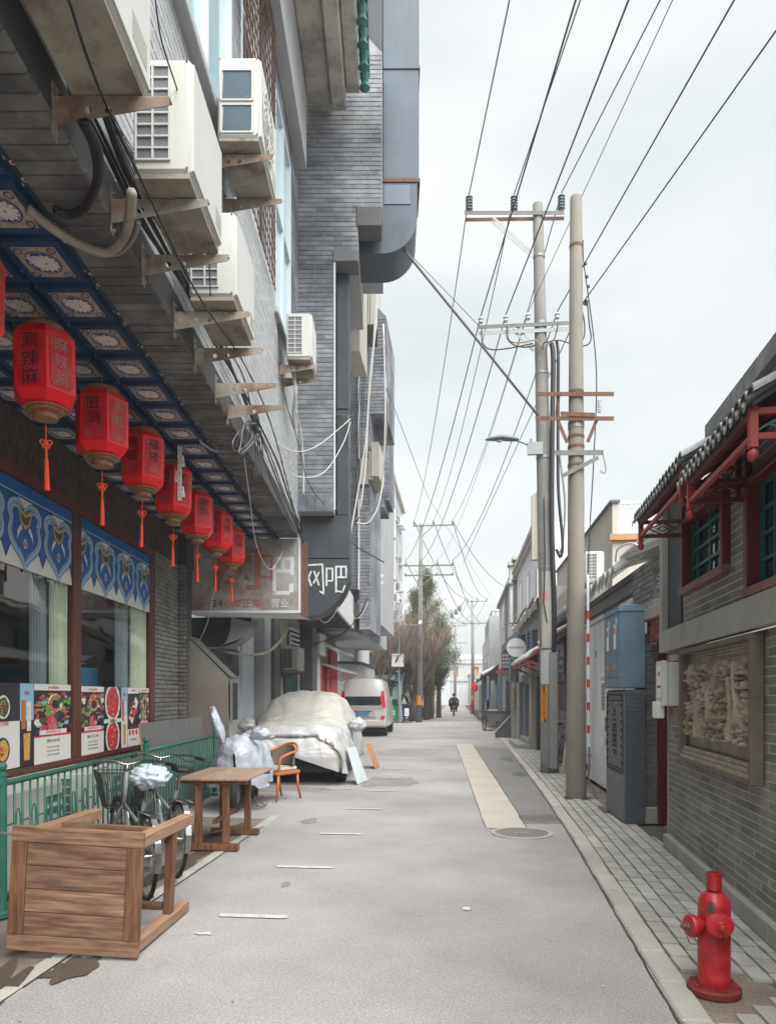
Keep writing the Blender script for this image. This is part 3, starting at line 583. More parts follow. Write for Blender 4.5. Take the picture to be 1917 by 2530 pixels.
for i in range(5): mb.add([(random.uniform(-.2, .2)+dx, i*.2-.5+dy, .03*i*random.random()+dz) for dx, dy, dz in ((-.2, -.2, 0), (.2, -.15, .02), (.22, .2, .03), (-.15, .22, .05))], [(0, 1, 2, 3)])
solo(mb, 'paper_stack', 'bag', 'loose papers lying on the blue box behind the glass', 'papers', tuple(FLw(-2.55, 8.7, 1.91)), 5.51)
# window band with cloud-head pattern
def band(y0, y1, zt, zb, phase):
    b = bx((WX+.001, y0, zb), (WX+.004, y1, zt), 'print_w', 'window_band')
    H_ = zt-zb; X0 = WX+.0055
    def poly(pts, m, d, name='pattern'):
        out = [(min(max(p[0], y0), y1), p[1]) for p in pts]
        return [(X0+d, p[0], p[1]) for p in out], m
    L_ = {}
    def add(pts, m, d):
        q, m = poly(pts, m, d); ys = [p[1] for p in q]
        if max(ys)-min(ys) < .004: return
        L_.setdefault(m, MB()).add(q, [tuple(range(len(q)))])
    add([(y0, zt), (y1, zt), (y1, zt-.11), (y0, zt-.11)], 'pblue', 0); add([(y0, zt-.11), (y1, zt-.11), (y1, zt-.125), (y0, zt-.125)], 'plight', .0006); add([(y0, zt-.125), (y1, zt-.125), (y1, zt-.14), (y0, zt-.14)], 'pnavy', .0006)
    pit = .675; c = phase; k = 0
    zc = zb+.385
    def shape(c, s, dz=0):    # cloud-head outline: two shoulders and a point below
        pts = [(-.0, .115), (-.03, .15), (-.075, .17), (-.125, .16), (-.16, .125), (-.17, .07), (-.15, .02), (-.165, -.04), (-.155, -.10), (-.11, -.16), (-.06, -.2), (-.025, -.24), (0, -.285)]
        pts = pts+[(-x, z) for x, z in pts[-2:0:-1]]
        sp = spline([(x*s, z*s, 0) for x, z in pts]+[(pts[0][0]*s, pts[0][1]*s, 0)], 4)[:-1]
        return [(c+p.x*1.72, zc+dz+p.y*1.3) for p in sp]
    while c-.4 < y1:
        # background navy arch between heads
        if c+.54 > y0:
            m0 = c+pit/2
            add([(m0-.2, zt-.14), (m0+.2, zt-.14), (m0+.13, zc-.12), (m0, zc-.33), (m0-.13, zc-.12)], 'pnavy', .0003)
            add([(m0-.18, zt-.14), (m0+.18, zt-.14), (m0+.11, zc-.11), (m0, zc-.29), (m0-.11, zc-.11)], 'pblue', .0006)
        if c+.34 > y0:
            add(shape(c, 1.12), 'pnavy', .001); add(shape(c, 1.08), 'plight', .0014); add(shape(c, .93), 'pnavy', .0018); add(shape(c, .90), 'pcream', .0021); add(shape(c, .87), 'pblue', .0024)
            for sg in (-1, 1):     # curls
                arc = [(c+sg*(.165+.095*math.cos(a)), zc+.1+.075*math.sin(a)) for a in [R(200+sg*0-q*12) for q in range(22)]]
                inn = [(c+sg*(.165+.07*math.cos(a)), zc+.1+.054*math.sin(a)) for a in [R(200-q*12) for q in range(22)]]
                for i in range(21): add([arc[i], arc[i+1], inn[i+1], inn[i]], 'plight', .0028)
                add([(c+sg*.06, zc-.02), (c+sg*.08, zc+.02), (c+sg*.14, zc-.05), (c+sg*.15, zc-.13), (c+sg*.12, zc-.08)], 'pcream', .0028)
            add([(c-.14, zc+.2), (c-.07, zc+.15), (c, zc+.12), (c+.07, zc+.15), (c+.14, zc+.2), (c+.09, zc+.04), (c, zc-.02), (c-.09, zc+.04)], 'pgold', .0030)
            add([(c-.1, zc+.13), (c, zc+.09), (c+.1, zc+.13), (c+.065, zc+.05), (c, zc+.015), (c-.065, zc+.05)], 'pgreen', .0034)
            add([(c+.032*math.cos(a), zc-.15+.045*math.sin(a)) for a in [i*math.tau/14 for i in range(14)]], 'pcream', .0032); add([(c+.021*math.cos(a), zc-.15+.033*math.sin(a)) for a in [i*math.tau/14 for i in range(14)]], 'pred', .0036)
        c += pit
    for m, q in L_.items():
        q.build('pattern', m, b, kind='stuff')
band(5.1, 7.56, 3.49, 2.71, 5.22); band(7.76, 10.06, 3.49, 2.71, 7.8); band(1.7, 4.9, 3.49, 2.71, 1.8)
# frieze of small slanted bricks above the window
mb = MB(); z = Z1+.11
bx((WX-.1, -1, Z1+.11), (WX, 12.3, CEIL), 'mortar_dark', 'frieze_wall')
mb = MB(); y = 3.0
while y < 12.2:
    for r in range(4):
        za = Z1+.12+r*.135; s = .05 if r % 2 else -.05
        mb.prism([(WX, y+max(0, -s), za), (WX, y+max(0, -s)+.035, za), (WX, y+max(0, -s)+.035+s, za+.128), (WX, y+max(0, -s)+s, za+.128)], (.012, 0, 0))
    y += .045
mb.build('frieze_bricks', 'frieze', RB, kind='stuff')
# pilaster after the window
PW = faceX(WX+.02); bx((WX-.3, 10.24, 0), (WX+.012, 11.4, 3.6), 'mortar_dark', 'pilaster_core')
lay(RB, faceX(WX+.012), bond(10.25, 11.4, 0, 3.62, .24, .066), .012, 'brick_grey', 110)
wallplate(RB, faceNY(WX+.012, 11.4), -.0, .14, 0, 3.6, thick=.3, matn='mortar_dark')
bx((WX, 11.4, 3.6), (WX+.16, 12.3, CEIL), 'mortar_dark', 'lintel')
lay(RB, faceNY(WX+.0, 11.395), bond(.03, .16, 0, 3.62, .12, .066), .012, 'brick_grey', 60)
# painted ceiling
bx((WX, -1, CEIL), (-.33, 12.0, CEIL+.12), 'teal', 'ceiling')
pt_, gap = .47, .455
def petalset(mb, cx, cy, r, n, w, mi, z, off=0):
    for i in range(n):
        a = off+i*math.tau/n; ca, sa = math.cos(a), math.sin(a)
        def P(u, v): return (cx+u*ca-v*sa, cy+(u*sa+v*ca), z)
        mb.add([P(0, 0), P(r*.55, -w), P(r*.85, -w*.8), P(r, 0), P(r*.85, w*.8), P(r*.55, w)], [(0, 5, 4, 3, 2, 1)], mi)
pan = MB()
a_, b_ = .215, .16
pan.add([(-a_, -a_, 0), (a_, -a_, 0), (a_, a_, 0), (-a_, a_, 0), (-.2, -.2, -.04), (.2, -.2, -.04), (.2, .2, -.04), (-.2, .2, -.04), (-.155, -.155, -.04), (.155, -.155, -.04), (.155, .155, -.04), (-.155, .155, -.04), (-.15, -.15, -.036), (.15, -.15, -.036), (.15, .15, -.036), (-.15, .15, -.036)],
        [(0,1,5,4),(1,2,6,5),(2,3,7,6),(3,0,4,7),(4,5,9,8),(5,6,10,9),(6,7,11,10),(7,4,8,11),(8,9,13,12),(9,10,14,13),(10,11,15,14),(11,8,12,15)], 0)
pan.add([(-.15, -.15, -.036), (.15, -.15, -.036), (.15, .15, -.036), (-.15, .15, -.036)], [(0, 3, 2, 1)], 1)
pan.disc((0, 0, -.038), .112, 'z', 24, 2, rx=.118); 
pan.lathe([(.105, -.039), (.098, -.039)], n=24, mi=1, cap=False)
petalset(pan, -.05, -.01, .05, 7, .013, 4, -.040, .3); petalset(pan, -.03, .045, .04, 5, .012, 4, -.0405, 1); petalset(pan, -.06, -.05, .04, 5, .012, 4, -.0405, 2)
petalset(pan, .02, 0, .085, 12, .018, 3, -.041); petalset(pan, .02, 0, .055, 9, .015, 3, -.043, .2); pan.lathe([(.0001, -.045), (.012, -.045)], (.02, 0, 0), 8, 1, cap=False)
for sx in (-1, 1):
    for sy in (-1, 1):
        for r_, m_ in ((.03, 2), (.018, 1)): pan.lathe([(r_, -.0385-.0006*m_), (r_*.7, -.0385-.0006*m_)], (sx*.115, sy*.115, 0), 10, m_, cap=False)
panm = pan.mesh('ceiling_panel', ['navy', 'panel_gold', 'panel_blue', 'petal', 'petal2'])
sc = MB(); cols = 4; xs = [-.33-.235-.0-i*pt_*.82 for i in range(cols)]
xs = [-.33-.225-i*.385 for i in range(4)]
ny = 25
for j in range(ny):
    y = .95+j*pt_-.07
    for i, x in enumerate(xs):
        if y < 11.8: link('ceiling_panel', panm, RB, Matrix.Translation((x, y, CEIL)) @ Matrix.Rotation(R(180 if False else 0), 4, 'Z') @ Matrix.Diagonal((.84, 1, 1, 1)))
    for i in range(5):
        x = -.33-.03-i*.385; yy = y+pt_/2
        for q in range(10):
            a = q*math.tau/10; rr = .05+.028*(q % 2)
            cx, cy = x+rr*math.cos(a), yy+rr*1.25*math.sin(a)
            if cx < -.335: sc.lathe([(.019, CEIL-.003), (.008, CEIL-.003)], (cx, cy, 0), 8, 0, cap=False)
sc.build('scroll_ornaments', 'pink', RB, kind='stuff')
# grey tiled edge of the overhang, underside and face
bx((-.33, -1, CEIL-.02), (-.0, YE, CEIL+.2), 'mortar_dark', 'edge_beam')
M['edge_tile'] = mat('edge_tile', (.1, .1, .1), .8, .3, 5, rand=.25, bump=.2, stain=(.3, .3, .29), samt=.5, sscale=3)
et = unit_piece('edge_tile', .03, .03)
y = 1.6; cnt = 0
for i in range(104):
    yy = 1.6+i*.0975
    if yy > YE-.1: break
    # underside pieces: X along y, outward down
    link('edge_tile', et, RB, Matrix.Translation((-.33, yy, CEIL-.02)) @ Matrix(((0, 0, 1, 0), (1, 0, 0, 0), (0, 1, 0, 0), (0, 0, 0, 1))) @ Matrix.Diagonal((.09, .012+random.uniform(-.002, .003), .33, 1)))
# upper facade with thin pale tiles
UZ1 = 6.42; HOLES = [(2.2, 6.75, UZ1, 10.2), (7.2, 9.05, 6.75, 10.4), (9.4, 10.9, 6.6, 9.6)]
wallplate(RB, faceX(-.012, 0, 0), -1, YE, CEIL, 14, HOLES, .25, 'mortar_light', 'upper_wall')
lay(RB, faceX(-.012), bond(2.4, YE, CEIL-.0, 7.0, .26, .068, .005, HOLES), .01, 'tile_white', 300, 'facade_tile', rest='facade_tiles')
lay(RB, faceX(-.012), bond(6.6, YE, 7.0, 11.4, .26, .068, .006, HOLES), .01, 'brick_blue', 0, rest='upper_brickwork')
# upper windows
def upwin(y0, y1, z0, z1, bars, m='glass_b'):
    f = MB(); w = .06
    for a, b in (((y0, z0), (y1, z0+w)), ((y0, z1-w), (y1, z1))): f.box((-.09, a[0], a[1]), (-.0, b[0], b[1]))
    for q in [y0]+bars+[y1-w]: f.box((-.085, q, z0+w), (.004, q+w, z1-w))
    f.box((-.08, y0+w, (z0+z1)/2-.02), (-.002, y1-w, (z0+z1)/2+.02)); fr = f.build('window_frame', 'frame_w', RB)
    bx((-.06, y0+w, z0+w), (-.05, y1-w, z1-w), m, 'pane', fr)
upwin(2.2, 6.75, UZ1, 10.2, [3.4, 4.6, 5.8]); upwin(9.4, 10.9, 6.6, 9.6, [10.1])
bx((-.02, 2.1, UZ1-.09), (.09, 6.85, UZ1), 'plaster_grey', 'window_sill', c=.01); bx((-.02, 9.3, 6.52), (.05, 11.0, 6.6), 'plaster_grey', 'window_sill', c=.01)
upwin(7.2, 9.05, 6.75, 10.4, [8.1], 'window_dark')
gr = MB()
for i in range(15): yy = 7.15+i*.135; gr.tube([(.05, yy, 6.65), (.05, yy, 10.4)], .006, 5)
for i in range(22):
    zz = 6.7+i*.17; gr.tube([(.05, 7.15, zz), (.05, 9.1, zz+.0)], .006, 4)
    gr.tube([(.055, 7.15+.1*(i % 5), zz), (.055, 7.15+.1*(i % 5)+.6, zz+.35)], .004, 4)
gr.build('window_grille', 'rust', RB)
# concrete beams and balcony underside high up
bm_ = MB(); bm_.box((-.0, 5.2, 9.95), (.17, 11.5, 11.2)); bm_.build('balcony_beam', 'plaster_grey', RB)
for (x0, x1, z0, ye, nm) in ((.17, .56, 11.15, 11.85, 'balcony_slab'), (.56, .80, 11.05, 11.7, 'balcony_slab'), (.80, 1.02, 11.2, 11.55, 'balcony_slab')):
    bx((x0, 5.5, z0), (x1-.01, ye, z0+.35), 'plaster_dirty', nm, c=.02)
rl = MB()
for i in range(14):
    y0 = 6.5+i*.38; rl.lathe([(.03, 0), (.09, .05), (.05, .14), (.085, .26), (.03, .36)], (1.1, y0, 11.15), 8, 0); 
rl.box((1.02, 6, 11.5), (1.18, 11.6, 11.56)); rl.build('balustrade', 'tealpaint', RB)
# ------------------------------------------------------------------ brackets and air conditioners
def make_bracket(name='wall_bracket'):
    r = thing(name, 'x', 'bracket')
    pts = [(0, 0), (.02, 0), (.52, -.0+.0), (.52, -.035), (0, -.13)]
    mb = MB(); t = .004
    # web with two round holes
    def web():
        import itertools
        outer = [(0, -.125), (0, 0), (.52, 0), (.52, -.035)]
        bm = bmesh.new(); ov = [bm.verts.new((x, 0, z)) for x, z in outer]; oe = [bm.edges.new((ov[i], ov[(i+1) % 4])) for i in range(4)]; es = list(oe)
        for cx in (.16, .25):
            hv = [bm.verts.new((cx+.018*math.cos(a), 0, -.055+.018*math.sin(a))) for a in [i*math.tau/12 for i in range(12)]]
            es += [bm.edges.new((hv[i], hv[(i+1) % 12])) for i in range(12)]
        bmesh.ops.triangle_fill(bm, use_beauty=True, edges=es)
        ex = bmesh.ops.extrude_face_region(bm, geom=list(bm.faces)); bmesh.ops.translate(bm, vec=(0, t, 0), verts=[g for g in ex['geom'] if isinstance(g, bmesh.types.BMVert)])
        me = bpy.data.meshes.new('web'); bm.to_mesh(me); bm.free(); me.materials.append(M['bracket']); return me
    link('arm', web(), r)
    mb.box((0, 0, .0), (.52, .045, .004)); mb.build('flange', 'bracket', r)
    mb = MB(); mb.box((0, -.0, -.17), (.004, .05, .08)); 
    for zz in (-.15, -.05, .05): mb.lathe([(.009, 0), (.009, .016)], (.004, .025, zz), 6, 0, 'x')
    mb.build('wall_plate', 'bracket', r); return r
B0 = make_bracket()
def place(o, x, y, z, label, F=FL, rz=0, group=None, sc=None):
    o.location = F.M @ Vector((x, y, z)); o.rotation_euler = (0, 0, R(F.deg+rz)); o['label'] = label
    if group: o['group'] = group
    if sc: o.scale = (sc,)*3
    return o
GB = 'metal shelf brackets bolted to the restaurant facade'
bl = [(3.07, 4.19, 'pale rusty bracket under the cut-off air conditioner at top left'), (3.75, 4.2, 'brown rusty bracket under the near end of the big grille-sided air conditioner'), (4.24, 4.2, 'grey bracket under the far end of the big grille-sided air conditioner'),
      (4.89, 4.2, 'orange rusted bracket under the near end of the third air conditioner'), (5.42, 4.2, 'grey bracket under the far end of the third air conditioner'), (6.09, 4.22, 'empty half rusted bracket beyond the third air conditioner'), (6.54, 4.21, 'last empty pale bracket low on the white facade, above the cable knot')]
for i, (y, z, lb) in enumerate(bl): place(B0 if i == 0 else copy_tree(B0), 0.0, y, z, lb, group=GB)
for y, z, lb in ((2.3, 4.19, 'bracket at the picture edge holding the cut-off air conditioner'), (9.67, 6.0, 'near bracket below the small far air conditioner beside the brick pier'), (10.01, 5.97, 'far bracket below the small far air conditioner beside the brick pier'), (5.88, 6.02, 'near bracket under the air conditioner with the round fan grille'), (6.42, 6.02, 'far bracket under the air conditioner with the round fan grille')):
    place(copy_tree(B0), 0.0, y, z, lb, group=GB)
M['lab'] = M['print_w']
def make_ac(W=.82, D_=.32, H_=.62, side='grid', label='', fan=False):
    """outdoor unit: y along its width, front towards +x, near side at y=0"""
    r = thing('air_conditioner', label, 'air conditioner')
    mb = MB(); mb.cbox((0, 0, .03), (D_, W, H_), .018)
    cas = mb.build('casing', 'white_metal', r); smooth_by(cas, 40)
    mb = MB(); mb.box((.01, .01, .004), (D_-.01, W-.01, .03)); 
    for q in (.16, W-.2): mb.lathe([(.02, -.0), (.02, .004)], (D_*.5, q, 0), 8)
    mb.build('base_pan', 'ac_bottom', r)
    s = MB()
    if side == 'grid':      # near side vents: grid of dark openings with pale bars
        z0, z1 = .09, H_-.05; x0, x1 = .02, D_*.64
        s.box((x0, -.003, z0), (x1, .0, z1), 0)
        rows, cs = 8, 2
        for i in range(rows+1): zz = z0+(z1-z0)*i/rows; s.box((x0-.004, -.012, zz-.0045), (x1+.004, -.002, zz+.0045), 1)
        for i in range(cs+1): xx = x0+(x1-x0)*i/cs; s.box((xx-.005, -.0125, z0), (xx+.005, -.0015, z1), 1)
    else:
        for z0, z1 in ((.07, .28), (.33, .56)):
            s.add([(.04, -.004, z0), (D_-.09, -.004, z0), (D_-.07, -.004, z0+.02), (D_-.06, -.004, z1-.02), (D_-.07, -.004, z1), (.05, -.004, z1)], [(0, 1, 2, 3, 4, 5)], 2)
            s.box((.028, -.012, z0-.012), (D_-.05, -.002, z0), 1); s.box((.028, -.012, z1), (D_-.05, -.002, z1+.012), 1); s.box((.022, -.012, z0), (.038, -.002, z1), 1); s.box((D_-.062, -.012, z0), (D_-.046, -.002, z1), 1)
    s.build('side_grille', ['fin', 'white_metal', 'fin_blue'], r)
    for q in (.03,):
        t = MB(); t.box((D_, .02, .05), (D_+.012, W-.02, H_-.02)); fp = t.build('front_panel', 'white_metal', r)
    if fan:
        f = MB(); cy, cz, R_ = W*.42, H_*.5, H_*.38
        f.disc((D_+.014, cy, cz), R_, 'x', 32, 1)
        for k in range(1, 7): f.torus((D_+.02, cy, cz), R_*k/6, .004, 'x', 32, 4, 0)
        for k in range(16):
            a = k*math.tau/16; f.tube([(D_+.022, cy+R_*q*math.cos(a+.5*(1-q)), cz+R_*q*math.sin(a+.5*(1-q))) for q in (.14, .4, .7, 1.)], .004, 4)
        f.disc((D_+.03, cy, cz), R_*.15, 'x', 16, 0); f.build('fan_guard', ['white_metal', 'fin'], r)
    if H_ > .55: lb = MB(); lb.box((D_+.0125, W*.74, H_*.14), (D_+.0135, W*.93, H_*.3)); lb.build('rating_label', 'stone_grey', r)
    sc_ = MB()
    for (x, z) in ((.02, .05), (D_-.02, .05), (.02, H_-.02), (D_-.02, H_-.02)): sc_.lathe([(.006, -.004), (.006, 0)], (x, 0, z), 6, 0, 'y')
    sc_.build('screws', 'rust', r, kind='stuff')
    return r
GA = 'air conditioners on the restaurant facade'
place(make_ac(.95, .33, .68), 0.08, 2.18, 4.2, 'large air conditioner at top left, cut by the picture edge, stained underside showing', group=GA)
place(make_ac(.66, .30, .62), .17, 3.6, 4.21, 'long white air conditioner with two-column side grille, second from the left', group=GA)
place(make_ac(.66, .31, .6), .14, 4.76, 4.21, 'white air conditioner on orange rusted brackets, third along the facade', group=GA)
place(make_ac(.82, .34, .68, 'plain', '', True), .1, 5.75, 6.04, 'air conditioner under the upper window with round fan and two dark side openings', group=GA)
place(make_ac(.6, .33, .62), .12, 9.55, 6.02, 'small white air conditioner beside the blue-grey brick pier', group=GA)
# refrigerant pipe bundles
def zl(z, *uv): return [FM @ FL.Z(u, v, z) for u, v in uv]
cable(spline(zl(4.06, (285, 415), (280, 470), (268, 515), (235, 545), (190, 535), (140, 510), (95, 478), (62, 452)), 6), .026, 'ac_bottom', 'thick taped pipe curving from the facade into the painted ceiling', 'pipe', 'pipe')
cable(spline(zl(4.09, (300, 480), (285, 520), (250, 548), (205, 540)), 6), .016, 'cable_g', 'grey hose beside the taped pipe under the overhang', 'pipe', 'pipe')
for k in range(3): cable(spline(zl(4.08, (172+k*6, 262), (200+k*6, 320), (206+k*4, 385), (185, 440+k*5), (150, 458+k*4), (118, 450)), 6), .012+.004*k, 'cable', ['thin black hose looping under the overhang at top left', 'middle black hose of the loop under the overhang', 'thickest black hose of the loop under the overhang'][k], 'hose', 'hose')
cable(spline([FM @ FL.X(u, v, .06) for u, v in [(115, -20), (135, 60), (155, 140), (165, 190), (178, 250)]], 6), .04, 'ac_bottom', 'brown taped pipe coming down beside the cut-off air conditioner', 'pipe', 'pipe')
cable(spline([FLw(*p) for p in [(.15, 10.0, 6.1), (.2, 9.9, 5.75), (.12, 10.3, 5.6), (.1, 10.6, 5.5)]], 6), .025, 'cable_w', 'short bent drain pipe below the small far air conditioner', 'pipe', 'pipe')
cable(spline([FLw(*p) for p in [(.1, 10.4, 5.75), (.14, 10.9, 5.6), (.14, 11.3, 5.2), (.12, 11.5, 4.75)]], 6), .016, 'cable_w', 'white plastic pipe hanging on the corner of the brick pier', 'pipe', 'pipe')
# facade cables
rng = random.Random(5)
mains = [
 ([(60, -20), (130, 130), (230, 330), (300, 470), (400, 620), (480, 750), (545, 905)], .014, .04),
 ([(75, -20), (150, 140), (250, 350), (330, 510), (440, 680), (520, 840), (548, 905)], .010, .05),
 ([(150, 0), (215, 190), (330, 440), (430, 640), (530, 790), (590, 930), (640, 1120), (655, 1170)], .0065, .32),
 ([(190, 140), (270, 370), (370, 560), (440, 700), (500, 800), (545, 880)], .012, .1),
 ([(240, 230), (275, 380), (350, 500), (430, 660), (520, 800), (548, 905)], .006, .1),
 ([(310, 440), (390, 590), (455, 700), (515, 830), (548, 905)], .006, .12),
 ([(205, 150), (260, 330), (330, 480), (400, 620)], .009, .16),
 ([(548, 905), (570, 960), (600, 1040), (630, 1110), (652, 1165)], .010, .05),
 ([(548, 905), (585, 985), (612, 1060), (640, 1125), (655, 1175)], .008, .07),
 ([(545, 905), (560, 960), (590, 1050), (625, 1120), (650, 1160)], .006, .06),
 ([(555, 905), (600, 1000), (630, 1090), (655, 1150)], .012, .09)]
for i, (pts, r, x) in enumerate(mains):
    P = spline([FM @ FL.X(u, v, x+.01*rng.uniform(-1, 1)) for u, v in pts], 8)
    cable(P, r, 'cable', ['thickest black cable from the top left corner to the junction box', 'second black cable from the top left corner to the junction box', 'long thin wire passing in front of the brackets down to the signboard', 'black cable starting under the cut-off air conditioner', 'thin black cable starting beside the taped pipe', 'thin black cable starting at the third bracket', 'short black cable held away from the facade near the top', 'middle cable from the junction box down to the signboard', 'outer cable from the junction box down to the signboard', 'thin inner cable from the junction box to the signboard', 'thick cable dropping from the junction box along the facade corner'][i], group='black facade cables')
for i in range(9):       # thin wires fanning over the tiles
    u0, v0 = 180+i*9, 100+i*26; P = spline([FM @ FL.X(u, v, .012+.01*rng.random()) for u, v in [(u0, v0), (u0+70+rng.uniform(-6, 6), v0+150), (u0+170+rng.uniform(-8, 8), v0+330), (u0+250, v0+480)]], 6)
    cable(P, .0035, 'cable', 'thin black wire slanting over the pale facade tiles', group='thin facade wires')
cable(spline([FM @ FL.X(u, v, .4) for u, v in [(335, -10), (350, 90), (385, 200), (420, 330), (445, 440), (455, 640)]], 8), .004, 'cable', 'fine dark wire running over the fronts of the air conditioners')
jb = MB(); jb.cbox((0, -.06, -.09), (.07, .06, .09), .01); solo(jb, 'junction_box', 'black', 'small black junction box where the facade cables meet', 'junction box', tuple(FM @ FL.X(545, 915, .02)), 5.51)
for k in range(4):
    P = spline([FM @ FL.X(u+k*4, v, .05+.02*k) for u, v in [(545, 915), (520, 930-k*6), (503+k*5, 955), (510, 975+k*3), (535, 960), (550, 935)]], 6); cable(P, .006, 'cable' if k % 2 else 'cable_g', ['outermost black', 'grey outer', 'black inner', 'innermost grey'][k]+' loop of spare cable hanging by the black junction box', group='spare cable loops')
    P = spline([FM @ FL.X(u+k*5, v, .1) for u, v in [(548, 930), (553, 980), (548+k, 1030), (546+k*3, 1010+k*12)]], 5); cable(P, .006, 'cable', ['first', 'second', 'third', 'rightmost'][k]+' cable tail from the left dangling under the black junction box', group='dangling cable tails')
cable(spline([FM @ FL.X(u, v, -.25+.0) for u, v in [(500, 958), (470, 975), (440, 960), (432, 952)]], 6), .012, 'cable_g', 'grey hose under the painted ceiling edge')
st = MB(); P = [FLw(-.55, 6.95, 3.98), FLw(-.55, 6.95, 3.45)]; st.bar(P[0], P[1], .035, .02)
for k in range(3): st.bar(P[0]+Vector((0.01*(-1)**k, 0, -.1-.15*k)), P[0]+Vector((0.02*(-1)**k, 0, -.2-.15*k)), .055, .03)
solo(st, 'foam_strip', 'pcream', 'yellowed strip hanging from the painted ceiling', 'strip', tuple(P[0]), world=True)
# swags of white and black wire from the facade to the duct
def swag(pts, r, m, lab, y0, y1):
    n = len(pts); P = []
    for i, (u, v) in enumerate(pts):
        P.append(atY(u, v, y0+(y1-y0)*i/(n-1)))
    return cable(spline(P, 8), r, m, lab)
swag([(548, 905), (590, 950), (640, 975), (690, 960), (757, 905)], .006, 'cable_w', 'white wire drooping from the junction box to the black duct, upper one', 8.6, 12.0)
swag([(560, 930), (610, 1000), (645, 1030), (700, 1020), (740, 960), (757, 912)], .006, 'cable_w', 'white wire drooping across the brick pier, lower one', 8.6, 12.0)
swag([(600, 700), (612, 840), (645, 960), (665, 1040), (700, 1090)], .006, 'cable', 'dark wire looping down in front of the brick pier', 9.5, 11.7)
swag([(525, 965), (540, 1080), (555, 1180), (585, 1230), (612, 1190)], .005, 'cable_w', 'pale wire loop hanging in front of the faded signboard', 7.5, 11.5)
swag([(466, 1250), (450, 1340), (425, 1395)], .005, 'cable_w', 'straight pale wire in front of the steel hood', 10.8, 11.3)
# ------------------------------------------------------------------ lanterns
def make_lantern(label, front, style):
    r = thing('lantern', label, 'lantern'); R_ = .205; H_ = .47
    b = MB(); prof = [(.13, -.015), (.16, 0), (R_, .055), (R_, H_-.055), (.16, H_), (.13, H_+.012)]
    b.lathe(prof, n=6); body = b.build('shade', 'red_lantern', r)
    f = MB()
    for k in range(6):
        a = k*math.tau/6; c, s_ = math.cos(a), math.sin(a); q = R_*math.cos(math.pi/6)+.003
        w = .06; fr_ = [(-w, .075), (w, .075), (w+.015, .1), (w+.015, H_-.1), (w, H_-.075), (-w, H_-.075), (-w-.015, H_-.1), (-w-.015, .1)]
        f.prism([(q*c-u*s_, q*s_+u*c, z) for u, z in fr_], (.002*c, .002*s_, 0), 0)
    f.build('face_panel', 'lantern_face', body)
    for pf, nm in (([(.12, -.016), (.136, -.018), (.136, -.026), (.12, -.03)], 'gold_rim'), ([(.115, -.031), (.112, -.045), (.1, -.048)], 'gold_rim'), ([(.078, -.049), (.076, -.085), (.07, -.09)], 'gold_collar'), ([(.12, H_+.005), (.13, H_+.03), (.12, H_+.05), (.11, H_+.05)], 'top_rim')):
        g = MB(); g.lathe(pf, n=24); smooth_by(g.build(nm, 'gold', r), 40)
    t = MB(); t.tube([(0, 0, -.12), (0, 0, -.22)], .004, 5); t.tube([(0, 0, -.35), (0, 0, -.55)], [.012, .018], 8)
    for sx in (-1, 1):
        t.torus((sx*.022, 0, -.235), .014, .005, 'y', 12, 5); t.torus((sx*.012, 0, -.262), .01, .005, 'y', 12, 5)
    t.tube([(0, 0, -.22), (0, 0, -.36)], .008, 6)
    t.build('tassel', 'tassel', r); w = MB(); w.tube([(0, 0, H_+.04), (0, 0, H_+.13)], .004, 5); w.torus((0, 0, H_+.02), .07, .004, 'z', 12, 4); w.build('hanger', 'gold', r)
    # lettering on the panels that face the viewer and the street
    for k, s1 in front.items():
        a = k*math.tau/6; c, s_ = math.cos(a), math.sin(a); q = R_*math.cos(math.pi/6)+.0065; nrm = Vector((c, s_, 0)); right = Vector((-s_, c, 0))
        for j, ch in enumerate(s1[0]):
            z = H_-.13-j*s1[1]*1.05
            text(ch, s1[1], WM(r) @ face4(nrm*q+Vector((0, 0, z)), right, (0, 0, 1)), s1[2], body, 'lettering', .0006)
        for j in range(s1[3]):
            z = H_-.1-j*.034; text('年寿喜福如意吉祥安康'[(j*3+k) % 10], .026, WM(r) @ face4(nrm*q+right*(.04 if j % 2 else -.035)+Vector((0, 0, z)), right, (0, 0, 1)), 'gold', body, 'lettering', .0004)
    return r
M['ink'] = mat('lantern_ink', (.05, .008, .01), .6, .2, 20, bump=0); M['faded'] = mat('lantern_faded', (.42, .2, .2), .6, .3, 30, bump=0)
LANS = ['涮味福', '麻辣涮', '涮脏', '福烤', '羊蝎', '涮肉', '九烤', '火锅']
labs = ['red lantern cut by the left picture edge', 'largest red six-sided lantern with faded pale lettering, first from the left in full view', 'second full red lantern, its pale print partly rubbed off', 'red lantern with bold dark lettering on its left face, third full one', 'red lantern with a gold character near the base, fourth full one', 'fifth full red lantern counted from the left', 'second last lantern of the row, above the faded signboard', 'last and smallest looking red lantern at the far end of the row']
for i in range(8):
    y = 3.68+i*.943
    ch = LANS[i]; L_ = make_lantern(labs[i], {5: (ch, .1, 'faded' if i < 3 else 'ink', 9), 4: (ch[::-1], .11, 'ink', 0), 0: (ch[:1], .07, 'gold', 10)}, i)
    L_.location = FLw(-.76, y, 3.455-.012*(i % 3)); L_.rotation_euler = (R(rng.uniform(-1, 1)), R(rng.uniform(-1.5, 1.5)), R(5.5+18+rng.uniform(-14, 14))); L_['group'] = 'red lanterns hanging from the painted ceiling'
